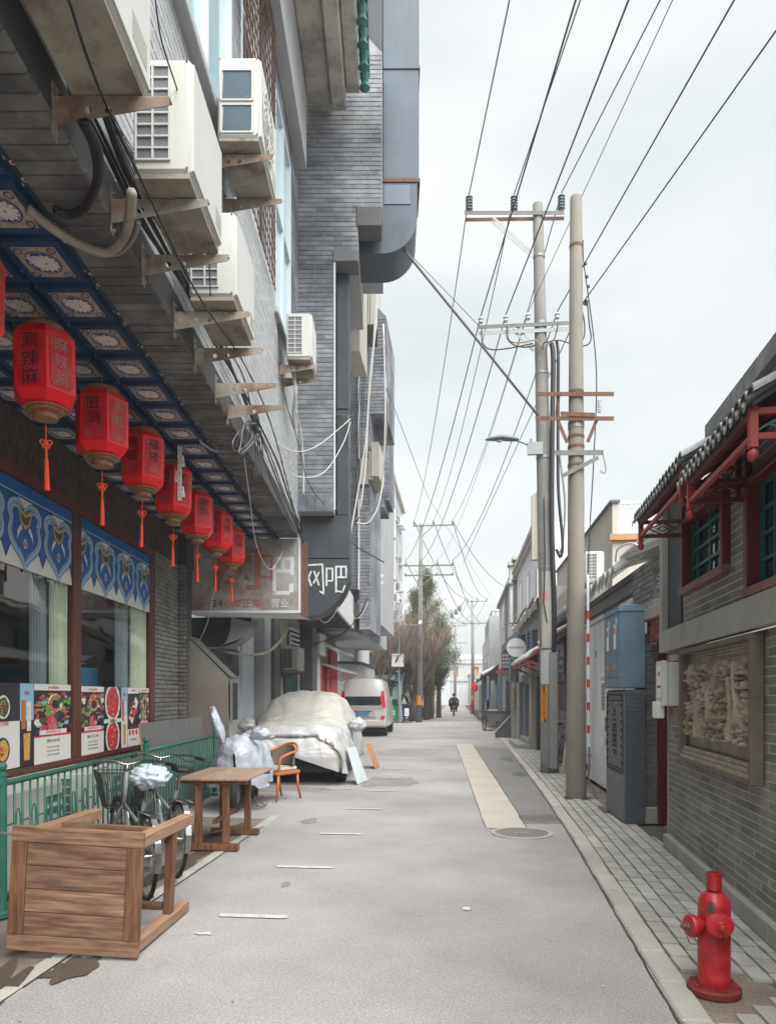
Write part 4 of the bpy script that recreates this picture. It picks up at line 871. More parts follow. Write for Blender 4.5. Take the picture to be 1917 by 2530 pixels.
# ------------------------------------------------------------------ menu posters on the glass (flat prints)
def poster(y0, y1, z0, z1, kind, lab, title=''):
    X0 = WX+.004; r = thing('menu_poster', lab, 'poster', tuple(FLw(X0, y0, z0)), 5.51, 'menu posters stuck on the restaurant window'); W, H_ = y1-y0, z1-z0
    P = MB(); P.box((0, 0, 0), (.0015, W, H_)); P.build('sheet', {'dark': 'pdark', 'white': 'print_w'}[kind[0]], r)
    L = {}
    def q(pts, m, d): L.setdefault(m, MB()).add([(.0018+d, max(0, min(W, a)), max(0, min(H_, b))) for a, b in pts], [tuple(range(len(pts)))])
    def el(cy, cz, a, b, m, d, n=18, wob=0): q([(cy+a*math.cos(t)*(1+wob*math.sin(t*7)), cz+b*math.sin(t)*(1+wob*math.cos(t*5))) for t in [i*math.tau/n for i in range(n)]], m, d)
    rr = random.Random(hash(lab) % 1000 if False else len(lab)*7+int(y0*10))
    def dish(cy, cz, s, food, bowl='pcream', n=26):
        el(cy, cz, s, s*.95, bowl, .0003); el(cy, cz, s*.82, s*.78, food, .0006, wob=.05)
        for i in range(n):
            a = rr.random()*6.3; t = rr.random()*s*.6; el(cy+t*math.cos(a), cz+t*math.sin(a), s*.16, s*.06, rr.choice([food, 'pred2', 'pgold', 'pred', 'psal']), .0008+.00002*i, 6)
    def flower(cy, cz, s, m1, m2):
        for k, rad in enumerate((1, .7, .42)):
            for i in range(12-3*k):
                a = i*math.tau/(12-3*k)+k*.3; el(cy+s*rad*.62*math.cos(a), cz+s*rad*.62*math.sin(a), s*.22, s*.22, (m1, m2)[(i+k) % 2], .0004+k*.0003+.00001*i, 8)
    k = kind[1]
    if k == 'meat':
        flower(W*.25, H_*.86, .09, 'ppink', 'pred'); flower(W*.25, H_*.6, .09, 'pred', 'ppink')
        q([(.02, .3), (W*.36, .36), (W*.46, .24), (.1, .17)], 'pcream', .0003); q([(.04, .3), (W*.34, .34), (W*.42, .25), (.1, .2)], 'pred', .0006); q([(.02, .1), (W*.4, .13), (W*.4, .02), (.02, 0)], 'ppink', .0006)
        dish(W*.75, H_*.72, .11, 'pgreen'); q([(W*.5, 0), (W, 0), (W, .42), (W*.5, .42)], 'print_w', .0002); dish(W*.74, .17, .12, 'pgold', 'pdark')
    elif k == 'drink':
        q([(0, H_*.55), (W, H_*.55), (W, H_), (0, H_)], 'plight', .0003); q([(W*.3, .05), (W*.7, .05), (W*.75, .3), (W*.25, .3)], 'pgold', .0005); q([(W*.1, H_*.45), (W*.4, H_*.45), (W*.4, H_*.8), (W*.1, H_*.8)], 'psal', .0005); q([(W*.5, H_*.42), (W*.8, H_*.42), (W*.8, H_*.78), (W*.5, H_*.78)], 'pcream', .0005)
    elif k == 'set':
        q([(0, H_*.92), (W, H_*.92), (W, H_), (0, H_)], 'print_w', .0003); q([(0, 0), (W, 0), (W, H_*.33), (0, H_*.33)], 'print_w', .0003)
        q([(0, H_*.33), (W, H_*.33), (W, H_*.36), (0, H_*.35)], 'pred', .0004)
        el(W*.55, H_*.76, W*.2, H_*.12, 'pcream', .0004); el(W*.55, H_*.75, W*.17, H_*.10, 'psal', .0006, wob=.06); el(W*.55, H_*.74, W*.1, H_*.06, 'pdark', .0008)
        for i in range(90):
            el(rr.random()*W, H_*(.38+.5*rr.random()), W*rr.uniform(.03, .11), H_*rr.uniform(.015, .045), rr.choice(['pleaf', 'pdark', 'pleaf', 'pcream', 'pred', 'psal', 'pgreen', 'plight']), .00045+.000004*i, 7)
        flower(W*.48, H_*.47, W*.17, 'pred', 'ppink'); q([(W*.12, H_*.355), (W*.88, H_*.355), (W*.88, H_*.42), (W*.12, H_*.42)], 'ppink', .0017); q([(W*.14, H_*.36), (W*.86, H_*.36), (W*.86, H_*.415), (W*.14, H_*.415)], 'print_w', .0018)
    elif k == 'bowls':
        dish(W*.5, H_*.76, W*.44, 'pred'); q([(0, H_*.44), (W, H_*.44), (W, H_*.5), (0, H_*.5)], 'print_w', .0003); dish(W*.5, H_*.22, W*.4, 'pred')
    elif k == 'skewer':
        q([(0, H_*.9), (W, H_*.9), (W, H_), (0, H_)], 'print_w', .0003)
        q([(W*.1, H_*.5), (W*.7, H_*.85), (W*.95, H_*.75), (W*.4, H_*.38)], 'pcream', .0004)
        for i in range(14): el(W*(.2+.6*rr.random()), H_*(.45+.35*rr.random()), W*.14, H_*.03, rr.choice(['psal', 'pred2', 'pred']), .0006+.00001*i, 7)
        q([(0, 0), (W, 0), (W, H_*.3), (0, H_*.3)], 'print_w', .0005)
        for i in range(3): dish(W*(.18+.3*i), H_*.24, W*.12, rr.choice(['pred', 'psal']), 'pdark', 8)
    for m, b in L.items(): b.build('picture', m, r, kind='stuff')
    def tx(s1, sz, y, z, m, sx=1): text(s1, sz, FL.M @ face4((X0+.004, y0+y, z0+z), (0, 1, 0), (0, 0, 1)), m, r, 'lettering', .0002, sx=sx)
    if k == 'meat': tx('老北京爆肚', .045, W*.75, .4, 'pred', .8)
    if k == 'set':
        tx('▮味 涮 麻辣涮肉锅', .028, W*.5, H_*.955, 'pred'); tx('超值麻辣涮肉双人餐', .034, W*.5, H_*.388, 'pred'); tx(title, .036, W*.5, H_*.27, 'pdark')
        for i in range(3): tx('锅底 羊肉 牛肉 青菜 豆腐 粉丝', .02, W*.5, H_*(.19-.05*i), 'iron')
    if k == 'bowls': tx('水煮牛肉', .045, W*.5, H_*.465, 'pdark', .9)
    if k == 'skewer': tx('超值烤串双人餐', .034, W*.5, H_*.33, 'pred'); tx('套餐:77元(双人餐)', .034, W*.5, H_*.12, 'pdark', .8); tx('麻辣涮肉锅', .028, W*.5, H_*.95, 'pred')
    if k == 'drink': tx('酸梅汤', .05, W*.5, H_*.88, 'pred', .6)
    return r
M['ppink'] = mat('print_pink', (.62, .14, .22), .45, .4, 38, bump=0); M['psal'] = mat('print_salmon', (.5, .16, .06), .45, .45, 45, bump=0); M['pred2'] = mat('print_darkred', (.25, .03, .03), .45, .2, 20, bump=0); M['pleaf'] = mat('print_leafgreen', (.2, .3, .1), .45, .2, 20, bump=0)
poster(5.35, 6.47, .9, 1.66, ('dark', 'meat'), 'dark menu poster with pink meat flowers at the left edge')
poster(6.475, 6.73, .9, 1.66, ('dark', 'drink'), 'narrow drinks poster with a glass of orange juice')
poster(6.74, 7.53, .89, 1.66, ('dark', 'set'), 'hotpot set poster left of the brown mullion', '套餐:99元(双人餐)')
poster(7.79, 8.42, .88, 1.65, ('dark', 'set'), 'hotpot set poster just right of the brown mullion', '套餐:119元(三人餐)')
poster(8.425, 8.98, .88, 1.65, ('dark', 'bowls'), 'poster with two white bowls of red stew')
poster(8.985, 9.2, .88, 1.65, ('white', 'drink'), 'slim pale poster between the bowls and the skewers')
poster(9.205, 9.62, .88, 1.65, ('dark', 'skewer'), 'poster with grilled skewers on a white tray')
poster(9.625, 10.03, .88, 1.65, ('dark', 'set'), 'last hotpot set poster beside the brick pilaster', '套餐:69元')
# ================================================================== INTERNET CAFE BUILDING with the tall brick pier (local x towards the street)
CB = thing('cafe_building', 'blue-grey brick building with a tall stepped pier rising behind the restaurant', 'building', tuple(FLw(0, 11.9)), 5.51)
def cb(a, b, m, name, parent=None, c=0, **kw):
    mb = MB(); a = (a[0], a[1]-11.9, a[2]); b = (b[0], b[1]-11.9, b[2]); (mb.cbox(a, b, c) if c else mb.box(a, b)); return mb.build(name, m, parent or CB, **kw)
rects = []; 
for (x0, x1, z0, z1) in ((-.03, .57, 4.59, 8.9), (-.03, .97, 8.9, 9.62), (-.03, 1.37, 9.62, 12.2)):
    cb((x0, 11.912, z0), (x1, 14.5, z1), 'mortar_light', 'pier_core'); rects += bond(x0, x1, z0, z1, .3, .077, .008)
lay(CB, faceNY(0, 11.912), rects, .012, 'brick_blue', 300)
cb((-.03, 11.95, 12.2), (1.0, 14.5, 16), 'brick_blue', 'pier_top'); cb((1.0, 12.4, 12.2), (1.37, 14.5, 16), 'duct_black', 'recess_wall'); P_ = [FLw(1.0, 11.93, 12.2), FLw(1.37, 11.93, 12.2), FLw(1.0, 11.93, 12.6)]; MB().prism(P_, (0, .3, 0)).build('pier_cap', 'brick_blue', CB, True)
cb((.575, 11.9, 4.62), (.60, 11.96, 8.8), 'plaster_white', 'trim')
cb((.95, 11.87, 9.30), (1.36, 12.3, 9.62), 'brick_dark', 'corbel', c=.01); cb((.56, 11.88, 8.72), (.98, 12.3, 8.9), 'brick_dark', 'corbel', c=.01)
for k in range(4): cb((-.03+k*.15, 11.895, 4.59), (.11+k*.15, 11.905, 4.86), 'brick_blue', 'brick')
cb((-2.1, 12.3, 4.15), (-.03, 14.5, 16), 'plaster_grey', 'body_wall'); cb((-2.1, 13.9, 0), (-1.95, 14.3, 4.2), 'plaster_white', 'ground_wall')
# tall blue-grey duct at the top and its elbow
vd = thing('ventilation_duct', 'huge blue-grey sheet metal duct with rounded elbow hanging beside the brick pier', 'duct', tuple(FLw(1.4, 12.4, 9.1)), 5.51)
def loc(o, pts): I = WM(o).inverted() @ FM; return [I @ Vector(p) for p in pts]
arc = [(1.37+.6*math.cos(a), 12.4, 9.78+.62*math.sin(a)) for a in [R(-90+q*9) for q in range(11)]]
mb = MB(); mb.prism(loc(vd, [(.97, 12.4, 9.16)]+arc+[(1.97, 12.4, 10.4), (.97, 12.4, 10.4)]), loc(vd, [(0, 0.9, 0)])[0]-loc(vd, [(0, 0, 0)])[0]); o = mb.build('elbow', 'duct_blue', vd); smooth_by(o, 30)
M['duct_mid'] = mat('duct_lighter', (.12, .145, .185), .6, .1, 1.2, bump=.08, bscale=3, stain=(.1, .12, .14), samt=.4, sscale=1)
for (z0, z1) in ((10.42, 12.35), (12.37, 14.2), (14.22, 17)):
    mb = MB(); P = loc(vd, [(1.375, 12.4, z0), (2.0, 13.3, z1)]); mb.cbox(P[0], P[1], .012); mb.build('duct_section', 'duct_blue', vd)
for z0 in (10.38, 12.33, 14.18): 
    mb = MB(); P = loc(vd, [(1.36, 12.38, z0), (2.02, 13.32, z0+.06)]); mb.box(P[0], P[1]); mb.build('flange', 'rust' if z0 < 11 else 'duct_blue', vd)
mb = MB(); P = loc(vd, [(1.4, 12.385, 10.0), (1.85, 12.39, 10.33)]); mb.box(P[0], P[1]); mb.build('patch', 'duct_mid', vd)
# black duct with painted lettering
bd = thing('exhaust_duct', 'black duct with white hand-painted lettering on its curved hood', 'duct', tuple(FLw(.4, 12.2, 2.9)), 5.51)
arc = [(.02+.80*math.cos(a), 12.2, 3.72+.84*math.sin(a)) for a in [R(-q*9) for q in range(10, -1, -1)]]
mb = MB(); mb.prism(loc(bd, [(0, 12.2, 3.86), (0, 12.2, 2.92)]+arc+[(.82, 12.2, 3.86)]), loc(bd, [(0, .75, 0)])[0]-loc(bd, [(0, 0, 0)])[0]); smooth_by(mb.build('hood', 'duct_black', bd), 30)
mb = MB(); mb.cbox(*loc(bd, [(.0, 12.2, 3.87), (.81, 12.95, 4.6)]), .01); mb.build('duct_section', 'duct_black', bd)
mb = MB(); mb.cbox(*loc(bd, [(.6, 12.22, 4.61), (.80, 12.8, 6.4)]), .01); mb.build('duct_section', 'duct_black', bd)
mb = MB(); mb.cbox(*loc(bd, [(.6, 12.22, 6.41), (.80, 12.8, 8.86)]), .01); mb.build('duct_section', 'duct_black', bd)
mb = MB(); mb.tube(loc(bd, [(.6, 12.2, 6.3), (.8, 12.1, 6.25), (.82, 12.1, 5.7)]), .015, 6); mb.build('wire_hook', 'iron', bd)
M['chalk'] = mat('white_handpaint', (.6, .62, .6), .8, .2, 20, bump=0, stain=(.1, .11, .12), samt=.5, sscale=12)
def strokes(parent, o, right, segs, w, m, nm='lettering'):
    mb = MB(); I = WM(parent).inverted(); n = Vector(right).normalized().cross(Vector((0, 0, 1)))
    for sgm in segs:
        for a, b in zip(sgm, sgm[1:]):
            A = o+Vector(right)*a[0]+Vector((0, 0, a[1])); B = o+Vector(right)*b[0]+Vector((0, 0, b[1])); d = (B-A).normalized(); q = d.cross(n)*w*random.uniform(.42, .6); e = d*w*.3
            mb.add([I @ (A-q-e+n*.004), I @ (A+q-e+n*.004), I @ (B+q+e+n*.004), I @ (B-q+e+n*.004)], [(0, 1, 2, 3)])
    return mb.build(nm, m, parent)
ru = (FM.to_3x3() @ Vector((1, 0, 0)))
strokes(bd, FLw(.0, 12.196, 3.25), ru, [[(.04, .1), (.04, .5), (.36, .52), (.38, .02), (.32, .06)], [(.09, .4), (.17, .16)], [(.17, .4), (.08, .18)], [(.22, .4), (.30, .17)], [(.30, .38), (.21, .2)]], .028, 'chalk')
strokes(bd, FLw(.0, 12.196, 3.25), ru, [[(.43, .16), (.43, .45), (.53, .45), (.53, .24), (.44, .24)], [(.59, .05), (.59, .48), (.76, .48), (.76, .3), (.6, .3)], [(.675, .46), (.675, .32)], [(.59, .07), (.7, .05), (.74, .16)]], .026, 'chalk')
# signboard of the internet cafe
sg = thing('cafe_signboard', 'faded grey signboard with rubbed red and white lettering under the ceiling end', 'sign', tuple(FLw(-.9, 11.8, 2.9)), 5.51)
M['sign_face'] = mat('sign_faded_metal', (.38, .39, .38), .5, .3, 1.4, bump=.06, stain=(.3, .12, .085), samt=.85, sscale=1.6, metal=.1, tone=((.6, .56, .52), 2.5, .7))
P = loc(sg, [(-1.78, 11.8, 2.93), (.03, 11.84, 4.12)]); mb = MB(); mb.box(*P); mb.build('panel', 'sign_face', sg)
mb = MB(); mb.prism(loc(sg, [(-1.78, 11.845, 2.9), (.03, 11.845, 2.9), (.12, 12.25, 2.84), (-1.78, 12.25, 2.9)]), (0, 0, .02)); mb.build('underside', 'plaster_white', sg)
mb = MB(); mb.prism(loc(sg, [(.035, 11.8, 2.88), (.12, 12.2, 2.84), (.12, 12.2, 4.12), (.035, 11.8, 4.12)]), (-.01, 0, 0)); mb.build('side_panel', 'rust', sg)
mb = MB(); mb.box(*loc(sg, [(-1.78, 11.785, 2.9), (.04, 11.8, 2.94)])); mb.box(*loc(sg, [(.0, 11.785, 2.94), (.04, 11.8, 4.12)])); mb.build('trim', 'plaster_white', sg)
M['oldred'] = mat('faded_red', (.34, .11, .09), .7, .3, 3, bump=0, stain=(.22, .2, .19), samt=.75, sscale=4); M['offwhite'] = mat('old_white', (.6, .6, .6), .6, .1, 3, bump=0)
text('网', .78, FM @ face4((-1.0, 11.796, 3.58), (1, 0, 0), (0, 0, 1)), 'oldred', sg, 'lettering', .002, bold=.012, sx=1.15)
text('口', .55, FM @ face4((-.56, 11.796, 3.62), (1, 0, 0), (0, 0, 1)), 'oldred', sg, 'lettering', .002, sx=.7)
mb = MB(); I = WM(sg).inverted() @ FM
for a, b in (((-.42, 3.68), (-.36, 3.22)), ((-.42, 3.20), (-.14, 3.26)), ((-.36, 3.56), (-.13, 3.62)), ((-.36, 3.76), (-.13, 3.82)), ((-.13, 3.52), (-.07, 3.82)), ((-.28, 3.6), (-.22, 3.8)), ((-.15, 3.24), (-.08, 3.38))):
    p0, p1 = I @ Vector((a[0], 11.797, a[1])), I @ Vector((b[0], 11.7985, b[1])); mb.box(p0, p1)
mb.build('lettering', 'offwhite', sg)
text('24', .17, FM @ face4((-1.32, 11.796, 3.05), (1, 0, 0), (0, 0, 1)), 'pdark', sg, 'lettering', .001)
text('小时正常', .155, FM @ face4((-.92, 11.796, 3.05), (1, 0, 0), (0, 0, 1)), 'oldred', sg, 'lettering', .001, bold=.004)
text('营业', .155, FM @ face4((-.3, 11.796, 3.05), (1, 0, 0), (0, 0, 1)), 'offwhite', sg, 'lettering', .001)
# curved duct below the sign, steel hood
ed = thing('elbow_duct', 'grey curved duct elbow below the faded signboard', 'duct', tuple(FLw(-1.3, 12.3, 2.4)), 5.51)
arc = [(-1.42+.56*math.cos(a), 12.3, 2.88+.5*math.sin(a)) for a in [R(-90+q*9) for q in range(11)]]
mb = MB(); mb.prism(loc(ed, [(-1.95, 12.3, 2.88), (-1.95, 12.3, 2.36)]+arc), loc(ed, [(0, .6, 0)])[0]-loc(ed, [(0, 0, 0)])[0], 0, True, 1); smooth_by(mb.build('elbow', ['dark', 'galv'], ed), 30)
mb = MB(); ar2 = [(-1.5+.2*math.cos(a), 12.29, 2.88+.49*math.sin(a)) for a in [R(-90+q*9) for q in range(11)]]; mb.prism(loc(ed, [(-1.2, 12.29, 2.88)]+[(x+.1, y, z) for x, y, z in ar2[::-1]]+[(-.95, 12.29, 2.55), (-.87, 12.29, 2.8)]), loc(ed, [(0, -.02, 0)])[0]-loc(ed, [(0, 0, 0)])[0]); mb.build('front_plate', 'galv', ed)
hd = thing('steel_hood', 'tall dented stainless steel hood leaning against the brick pilaster', 'hood', tuple(FLw(-1.5, 11.55, .0)), 5.51)
pro = [(-1.9, 11.5, .25), (-1.9, 11.5, 2.48), (-1.72, 11.5, 2.48), (-1.08, 11.5, 1.84), (-1.06, 11.5, .25)]
mb = MB(); mb.prism(loc(hd, pro), loc(hd, [(0, .55, 0)])[0]-loc(hd, [(0, 0, 0)])[0]); mb.build('body', 'steel', hd)
mb = MB(); mb.prism(loc(hd, [(-1.72, 11.48, 2.5), (-1.06, 11.48, 1.86), (-1.03, 11.48, 1.83), (-1.7, 11.48, 2.5)]), loc(hd, [(0, .58, 0)])[0]-loc(hd, [(0, 0, 0)])[0]); mb.build('cover_strip', 'galv', hd)
mb = MB(); mb.box(*loc(hd, [(-1.055, 11.52, 1.15), (-1.03, 11.98, 1.75)])); mb.build('opening', 'dark', hd)
mb = MB(); mb.box(*loc(hd, [(-1.05, 11.49, 1.1), (-1.015, 11.52, 1.8)])); mb.build('rim', 'galv', hd)
cable(spline([atY(u, v, 12.4) for u, v in [(462, 1395), (490, 1408), (530, 1415), (575, 1410), (605, 1385), (625, 1355)]], 6), .025, 'ac_bottom', 'old hose sagging behind the steel hood towards the columns', 'hose', 'hose')
# ------------------------------------------------------------------ shop row behind the covered car (wall at x = -4.5)
SR = thing('shop_row', 'beige wall with grey striped columns and barred window behind the covered car', 'building', (-4.5, 13, 0))
def sx(u0, v0, u1, v1, d0, d1, m, name, parent=SR, x=-4.5, c=0, **kw):
    a = atX(u0, v0, x); b = atX(u1, v1, x); mb = MB(); A = (x+d0, a.y, min(a.z, b.z)); B = (x+d1, b.y, max(a.z, b.z)); (mb.cbox(A, B, c) if c else mb.box(A, B)); return mb.build(name, m, parent, True, **kw)
mb = MB(); mb.box((-5.5, 12.6, 0), (-4.5, 22, 4.3)); mb.build('wall', 'plaster_beige', SR, True)
mb = MB(); mb.box((-5.5, 12.5, 0), (-4.47, 14.9, 4.3)); mb.build('wall', 'plaster_white', SR, True)
lw_ = sx(450, 1393, 512, 1460, .02, .05, 'window_dark', 'window')
mb = MB(); a = atX(450, 1393, -4.42); b = atX(512, 1460, -4.42); 
za, zb = 1.95, 2.95
for i in range(12): y = a.y+(b.y-a.y)*i/11; mb.tube([(-4.42, y, za), (-4.42, y, zb)], .008, 5); mb.tube([(-4.42, y, za), (-4.42, min(y+.3, b.y), zb)], .005, 4)
mb.build('window_bars', 'galv', SR, True)
for u0, u1, m, d in ((516, 541, 'frame_w', .08), (543, 557, 'plaster_grey', .3), (558, 564, 'plaster_beige', .12), (565, 579, 'brick_dark', .3), (580, 590, 'plaster_beige', .16), (648, 660, 'brick_dark', .35)):
    sx(u0, 1300, u1, 1560, 0, d, m, 'column')
sx(591, 1385, 604, 1500, .005, .03, 'ornwood', 'door'); sx(620, 1355, 645, 1400, .01, .05, 'window_dark', 'window'); sx(612, 1455, 640, 1500, .01, .04, 'green_d', 'door')
for q in range(4): sx(622, 1360+q*10, 643, 1362+q*10, .05, .065, 'frame_w', 'window_bar')
sx(590, 1290, 660, 1345, .0, .5, 'duct_blue', 'fascia')
place(make_ac(.75, .4, .62), 0, 0, 0, 'grey-beige air conditioner on the striped wall behind the covered car'); o = bpy.data.objects['air_conditioner.005']; o.location = (-4.42, 17.9, 2.15); o.rotation_euler = (0, 0, 0)
bk = copy_tree(B0); bk.location = (-4.48, 18.1, 2.13); bk.rotation_euler = (0, 0, 0); bk['label'] = 'bracket under the air conditioner behind the covered car'
# slatted canopy box
cn = thing('slatted_canopy', 'white-sided canopy with dark slatted underside below the black duct', 'canopy', (-2.8, 12.8, 3.1))
A_, B_, C_, D_ = Vector((-2.2, 12.75, 3.13)), Vector((-2.5, 17.2, 3.13)), Vector((-3.6, 17.2, 3.13)), Vector((-3.2, 12.75, 3.13))
mb = MB(); mb.prism([A_, B_, B_+Vector((0, 0, .75)), A_+Vector((0, 0, .75))], (-.05, 0, 0)); mb.build('side_panel', 'plaster_white', cn, True)
mb = MB(); mb.prism([D_, A_, A_+Vector((0, 0, .75)), D_+Vector((0, 0, .75))], (0, .05, 0)); mb.build('front_panel', 'duct_black', cn, True)
for i in range(15):
    t = (i+.5)/15; p, q = D_.lerp(C_, t), A_.lerp(B_, t); mb = MB(); mb.box((p.x, p.y-.07, 3.14), (q.x-.06, p.y+.07, 3.17)); mb.build('slat', 'duct_black', cn, True)
mb = MB(); mb.prism([D_+Vector((0, .05, .15)), A_+Vector((-.06, .05, .15)), B_+Vector((-.06, 0, .15)), C_+Vector((0, 0, .15))], (0, 0, .5)); mb.build('body', 'dark', cn, True)
# second and third brick piers down the street
def face_rects(th, y, L, depth=2.2, bw=.3, bh=.08, m='brick_blue', n=120):
    M4 = Matrix.Translation((0, y, 0)); rects = []
    for (u0, v0, u1, v1) in L:
        a, b = atY(u0, v0, y), atY(u1, v1, y); x0, x1, z0, z1 = a.x, b.x, b.z, a.z
        mb = MB(); mb.box((x0, y+.012, z0), (x1, y+depth, z1)); mb.build('pier_core', 'brick_blue', th, True); rects += bond(x0, x1, z0, z1, bw, bh)
    if n is not None: lay(th, Matrix.Translation((0, y+.012, 0)), rects, .012, m, n)
p2 = thing('brick_pier_building', 'grey brick building with stepped pier and beige stair blocks, second beyond the restaurant', 'building', (-2.6, 17, 0))
face_rects(p2, 17, [(755, 752, 834, 893), (815, 683, 834, 752), (750, 893, 776, 1273), (776, 893, 800, 1360)])
mb = MB(); mb.prism([atY(815, 683, 17.01), atY(815, 664, 17.01), atY(834, 683, 17.01)], (0, 2, 0)); mb.build('pier_cap', 'brick_blue', p2, True)
for (u0, v0, u1, v1, y) in ((774, 990, 796, 1045, 16.9), (796, 975, 806, 1035, 16.85), (802, 955, 818, 1028, 16.8), (746, 562, 777, 758, 14.9), (750, 600, 812, 700, 17.6)):
    a, b = atY(u0, v0, y), atY(u1, v1, y); mb = MB(); mb.box((a.x, y, b.z), (b.x, y+1.2, a.z)); mb.build('stair_block', 'plaster_beige', p2, True)
a = atY(776, 1273, 16.9); mb = MB(); mb.box((a.x-.03, 16.9, a.z), (a.x, 17, 11)); mb.build('trim', 'plaster_white', p2, True)
mb = MB(); mb.box((-4.5, 17.2, 4), (-2.7, 30, 13)); mb.build('body_wall', 'plaster_grey', p2, True)
p3 = thing('brick_pier_building', 'dark grey brick building with stepped pier, third in the row on the left', 'building', (-2.8, 23, 0))
face_rects(p3, 23, [(774, 920, 840, 1080), (774, 1080, 797, 1360), (800, 1080, 830, 1095)], 1.6)
mb = MB(); mb.prism([atY(820, 920, 23.01), atY(824, 893, 23.01), atY(833, 895, 23.01), atY(840, 920, 23.01)], (0, 1.6, 0)); mb.build('pier_cap', 'brick_blue', p3, True)
mb = MB(); mb.box((-5.4, 23.2, 3.6), (-3.3, 33, 11)); mb.build('body_wall', 'plaster_grey', p3, True)
tx = MB()
for z in (5.0, 5.22): tx.box((-2.75, 22.5, z), (-2.35, 22.55, z+.1))
solo(tx, 'sign_arm', 'plaster_white', 'two pale arms sticking out from the dark grey brick pier', 'sign bracket', (-2.6, 22.5, 5.0), world=True)
p4 = thing('brick_pier_building', 'narrow beige-capped brick pier building, fourth in the row on the left', 'building', (-3, 30, 0))
face_rects(p4, 30, [(806, 1040, 846, 1078), (838, 1005, 846, 1040)], 1.5, n=30)
gt = MB()
for pts in ([(815, 560), (812, 700), (800, 800), (790, 950), (770, 1080), (752, 1180)], [(812, 600), (806, 760), (796, 870), (790, 1000), (778, 1100)], ):
    cable(spline([atY(u, v, 16.5) for u, v in pts], 6), .02, 'cable_w', ['longer', 'shorter'][len(pts) == 5]+' of two thick pale cables hanging past the second brick pier', group='pale cables by the second pier')
for k in range(7):
    cable(spline([atY(u+k*5, v, 16.2+.1*k) for u, v in [(772, 560), (768, 700), (756, 850), (748, 1000), (745, 1150-k*12)]], 5), .009, 'cable', 'dark cable hanging down the face of the second pier', group='dark cables by the second pier')
for k, pts in enumerate(([(838, 860), (830, 1000), (815, 1090), (795, 1110), (765, 1122)], [(828, 700), (832, 900), (824, 1060), (800, 1125), (770, 1130)])):
    cable(spline([atY(u, v, 16.3) for u, v in pts], 6), .02, 'cable_w' if k else 'cable_g', ('grey' if not k else 'white')+' cable looping in front of the third brick pier')
cable(spline([atY(u, v, 13) for u, v in [(735, 1120), (745, 1150), (770, 1180), (795, 1195), (830, 1215)]], 6), .012, 'cable', 'black cable sweeping from the lettered duct to the right')
for k, pts in enumerate(([(655, 1275), (680, 1320), (700, 1345), (720, 1330), (730, 1310)], [(660, 1395), (700, 1385), (740, 1370), (775, 1330), (795, 1290)], [(755, 1310), (765, 1335), (780, 1330), (795, 1300)], [(662, 1400), (710, 1380), (750, 1360), (790, 1310)])):
    cable(spline([atY(u, v, 12.7+k*1.2) for u, v in pts], 6), .009 if k % 2 else .006, 'cable_w' if k in (0, 2) else 'cable', ['white wire curling under the slatted canopy', 'black wire sagging below the slatted canopy', 'small white wire loop beside the canopy', 'second black wire sagging below the canopy'][k])
# red-fronted shop
rs = thing('red_fronted_shop', 'small shop with red pillars and pale awning beyond the striped wall', 'shop', (-4.6, 22.3, 0))
for (u0, v0, u1, v1, d0, d1, m, nm) in ((662, 1300, 726, 1560, -1, 0, 'plaster_beige', 'wall'), (708, 1405, 722, 1560, 0, .12, 'redpaint', 'pillar'), (683, 1440, 706, 1560, 0, .05, 'ornwood', 'door'), (683, 1430, 688, 1560, .05, .12, 'redpaint', 'pillar'), (664, 1410, 682, 1500, 0, .15, 'frame_w', 'meter_panel'), (668, 1340, 680, 1385, 0, .3, 'window_dark', 'window'), (700, 1440, 707, 1500, .05, .1, 'redpaint', 'pillar')):
    sx(u0, v0, u1, v1, d0, d1, m, nm, rs, -4.6)
mb = MB(); a, b = atX(672, 1385, -4.6), atX(724, 1385, -4.6); mb.prism([(-4.6, a.y, 3.3), (-4.6, b.y, 3.3), (-3.9, b.y, 2.95), (-3.9, a.y, 2.95)], (0, 0, .1)); mb.build('awning', 'awning_white', rs, True)
mb = MB(); a, b = atX(690, 1430, -4.6), atX(722, 1430, -4.6); mb.prism([(-4.6, a.y, 2.6), (-4.6, b.y+1.2, 2.6), (-3.9, b.y+1.2, 2.35), (-3.9, a.y, 2.35)], (0, 0, .05)); mb.build('awning', 'awning_white', rs, True); mb = MB()
for k in range(5): mb.bar((-3.92, a.y+(b.y+1.2-a.y)*k/4, 2.34), (-4.58, a.y+(b.y+1.2-a.y)*k/4, 2.1), .03, .03)
mb.build('awning_frame', 'redpaint', rs, True)
o = copy_tree(bpy.data.objects['air_conditioner']); o.location = (-4.5, 21.6, 2.75); o.rotation_euler = (0, 0, 0); o['label'] = 'dark dirty air conditioner high on the wall above the red-fronted shop'
if 'group' in o: del o['group']
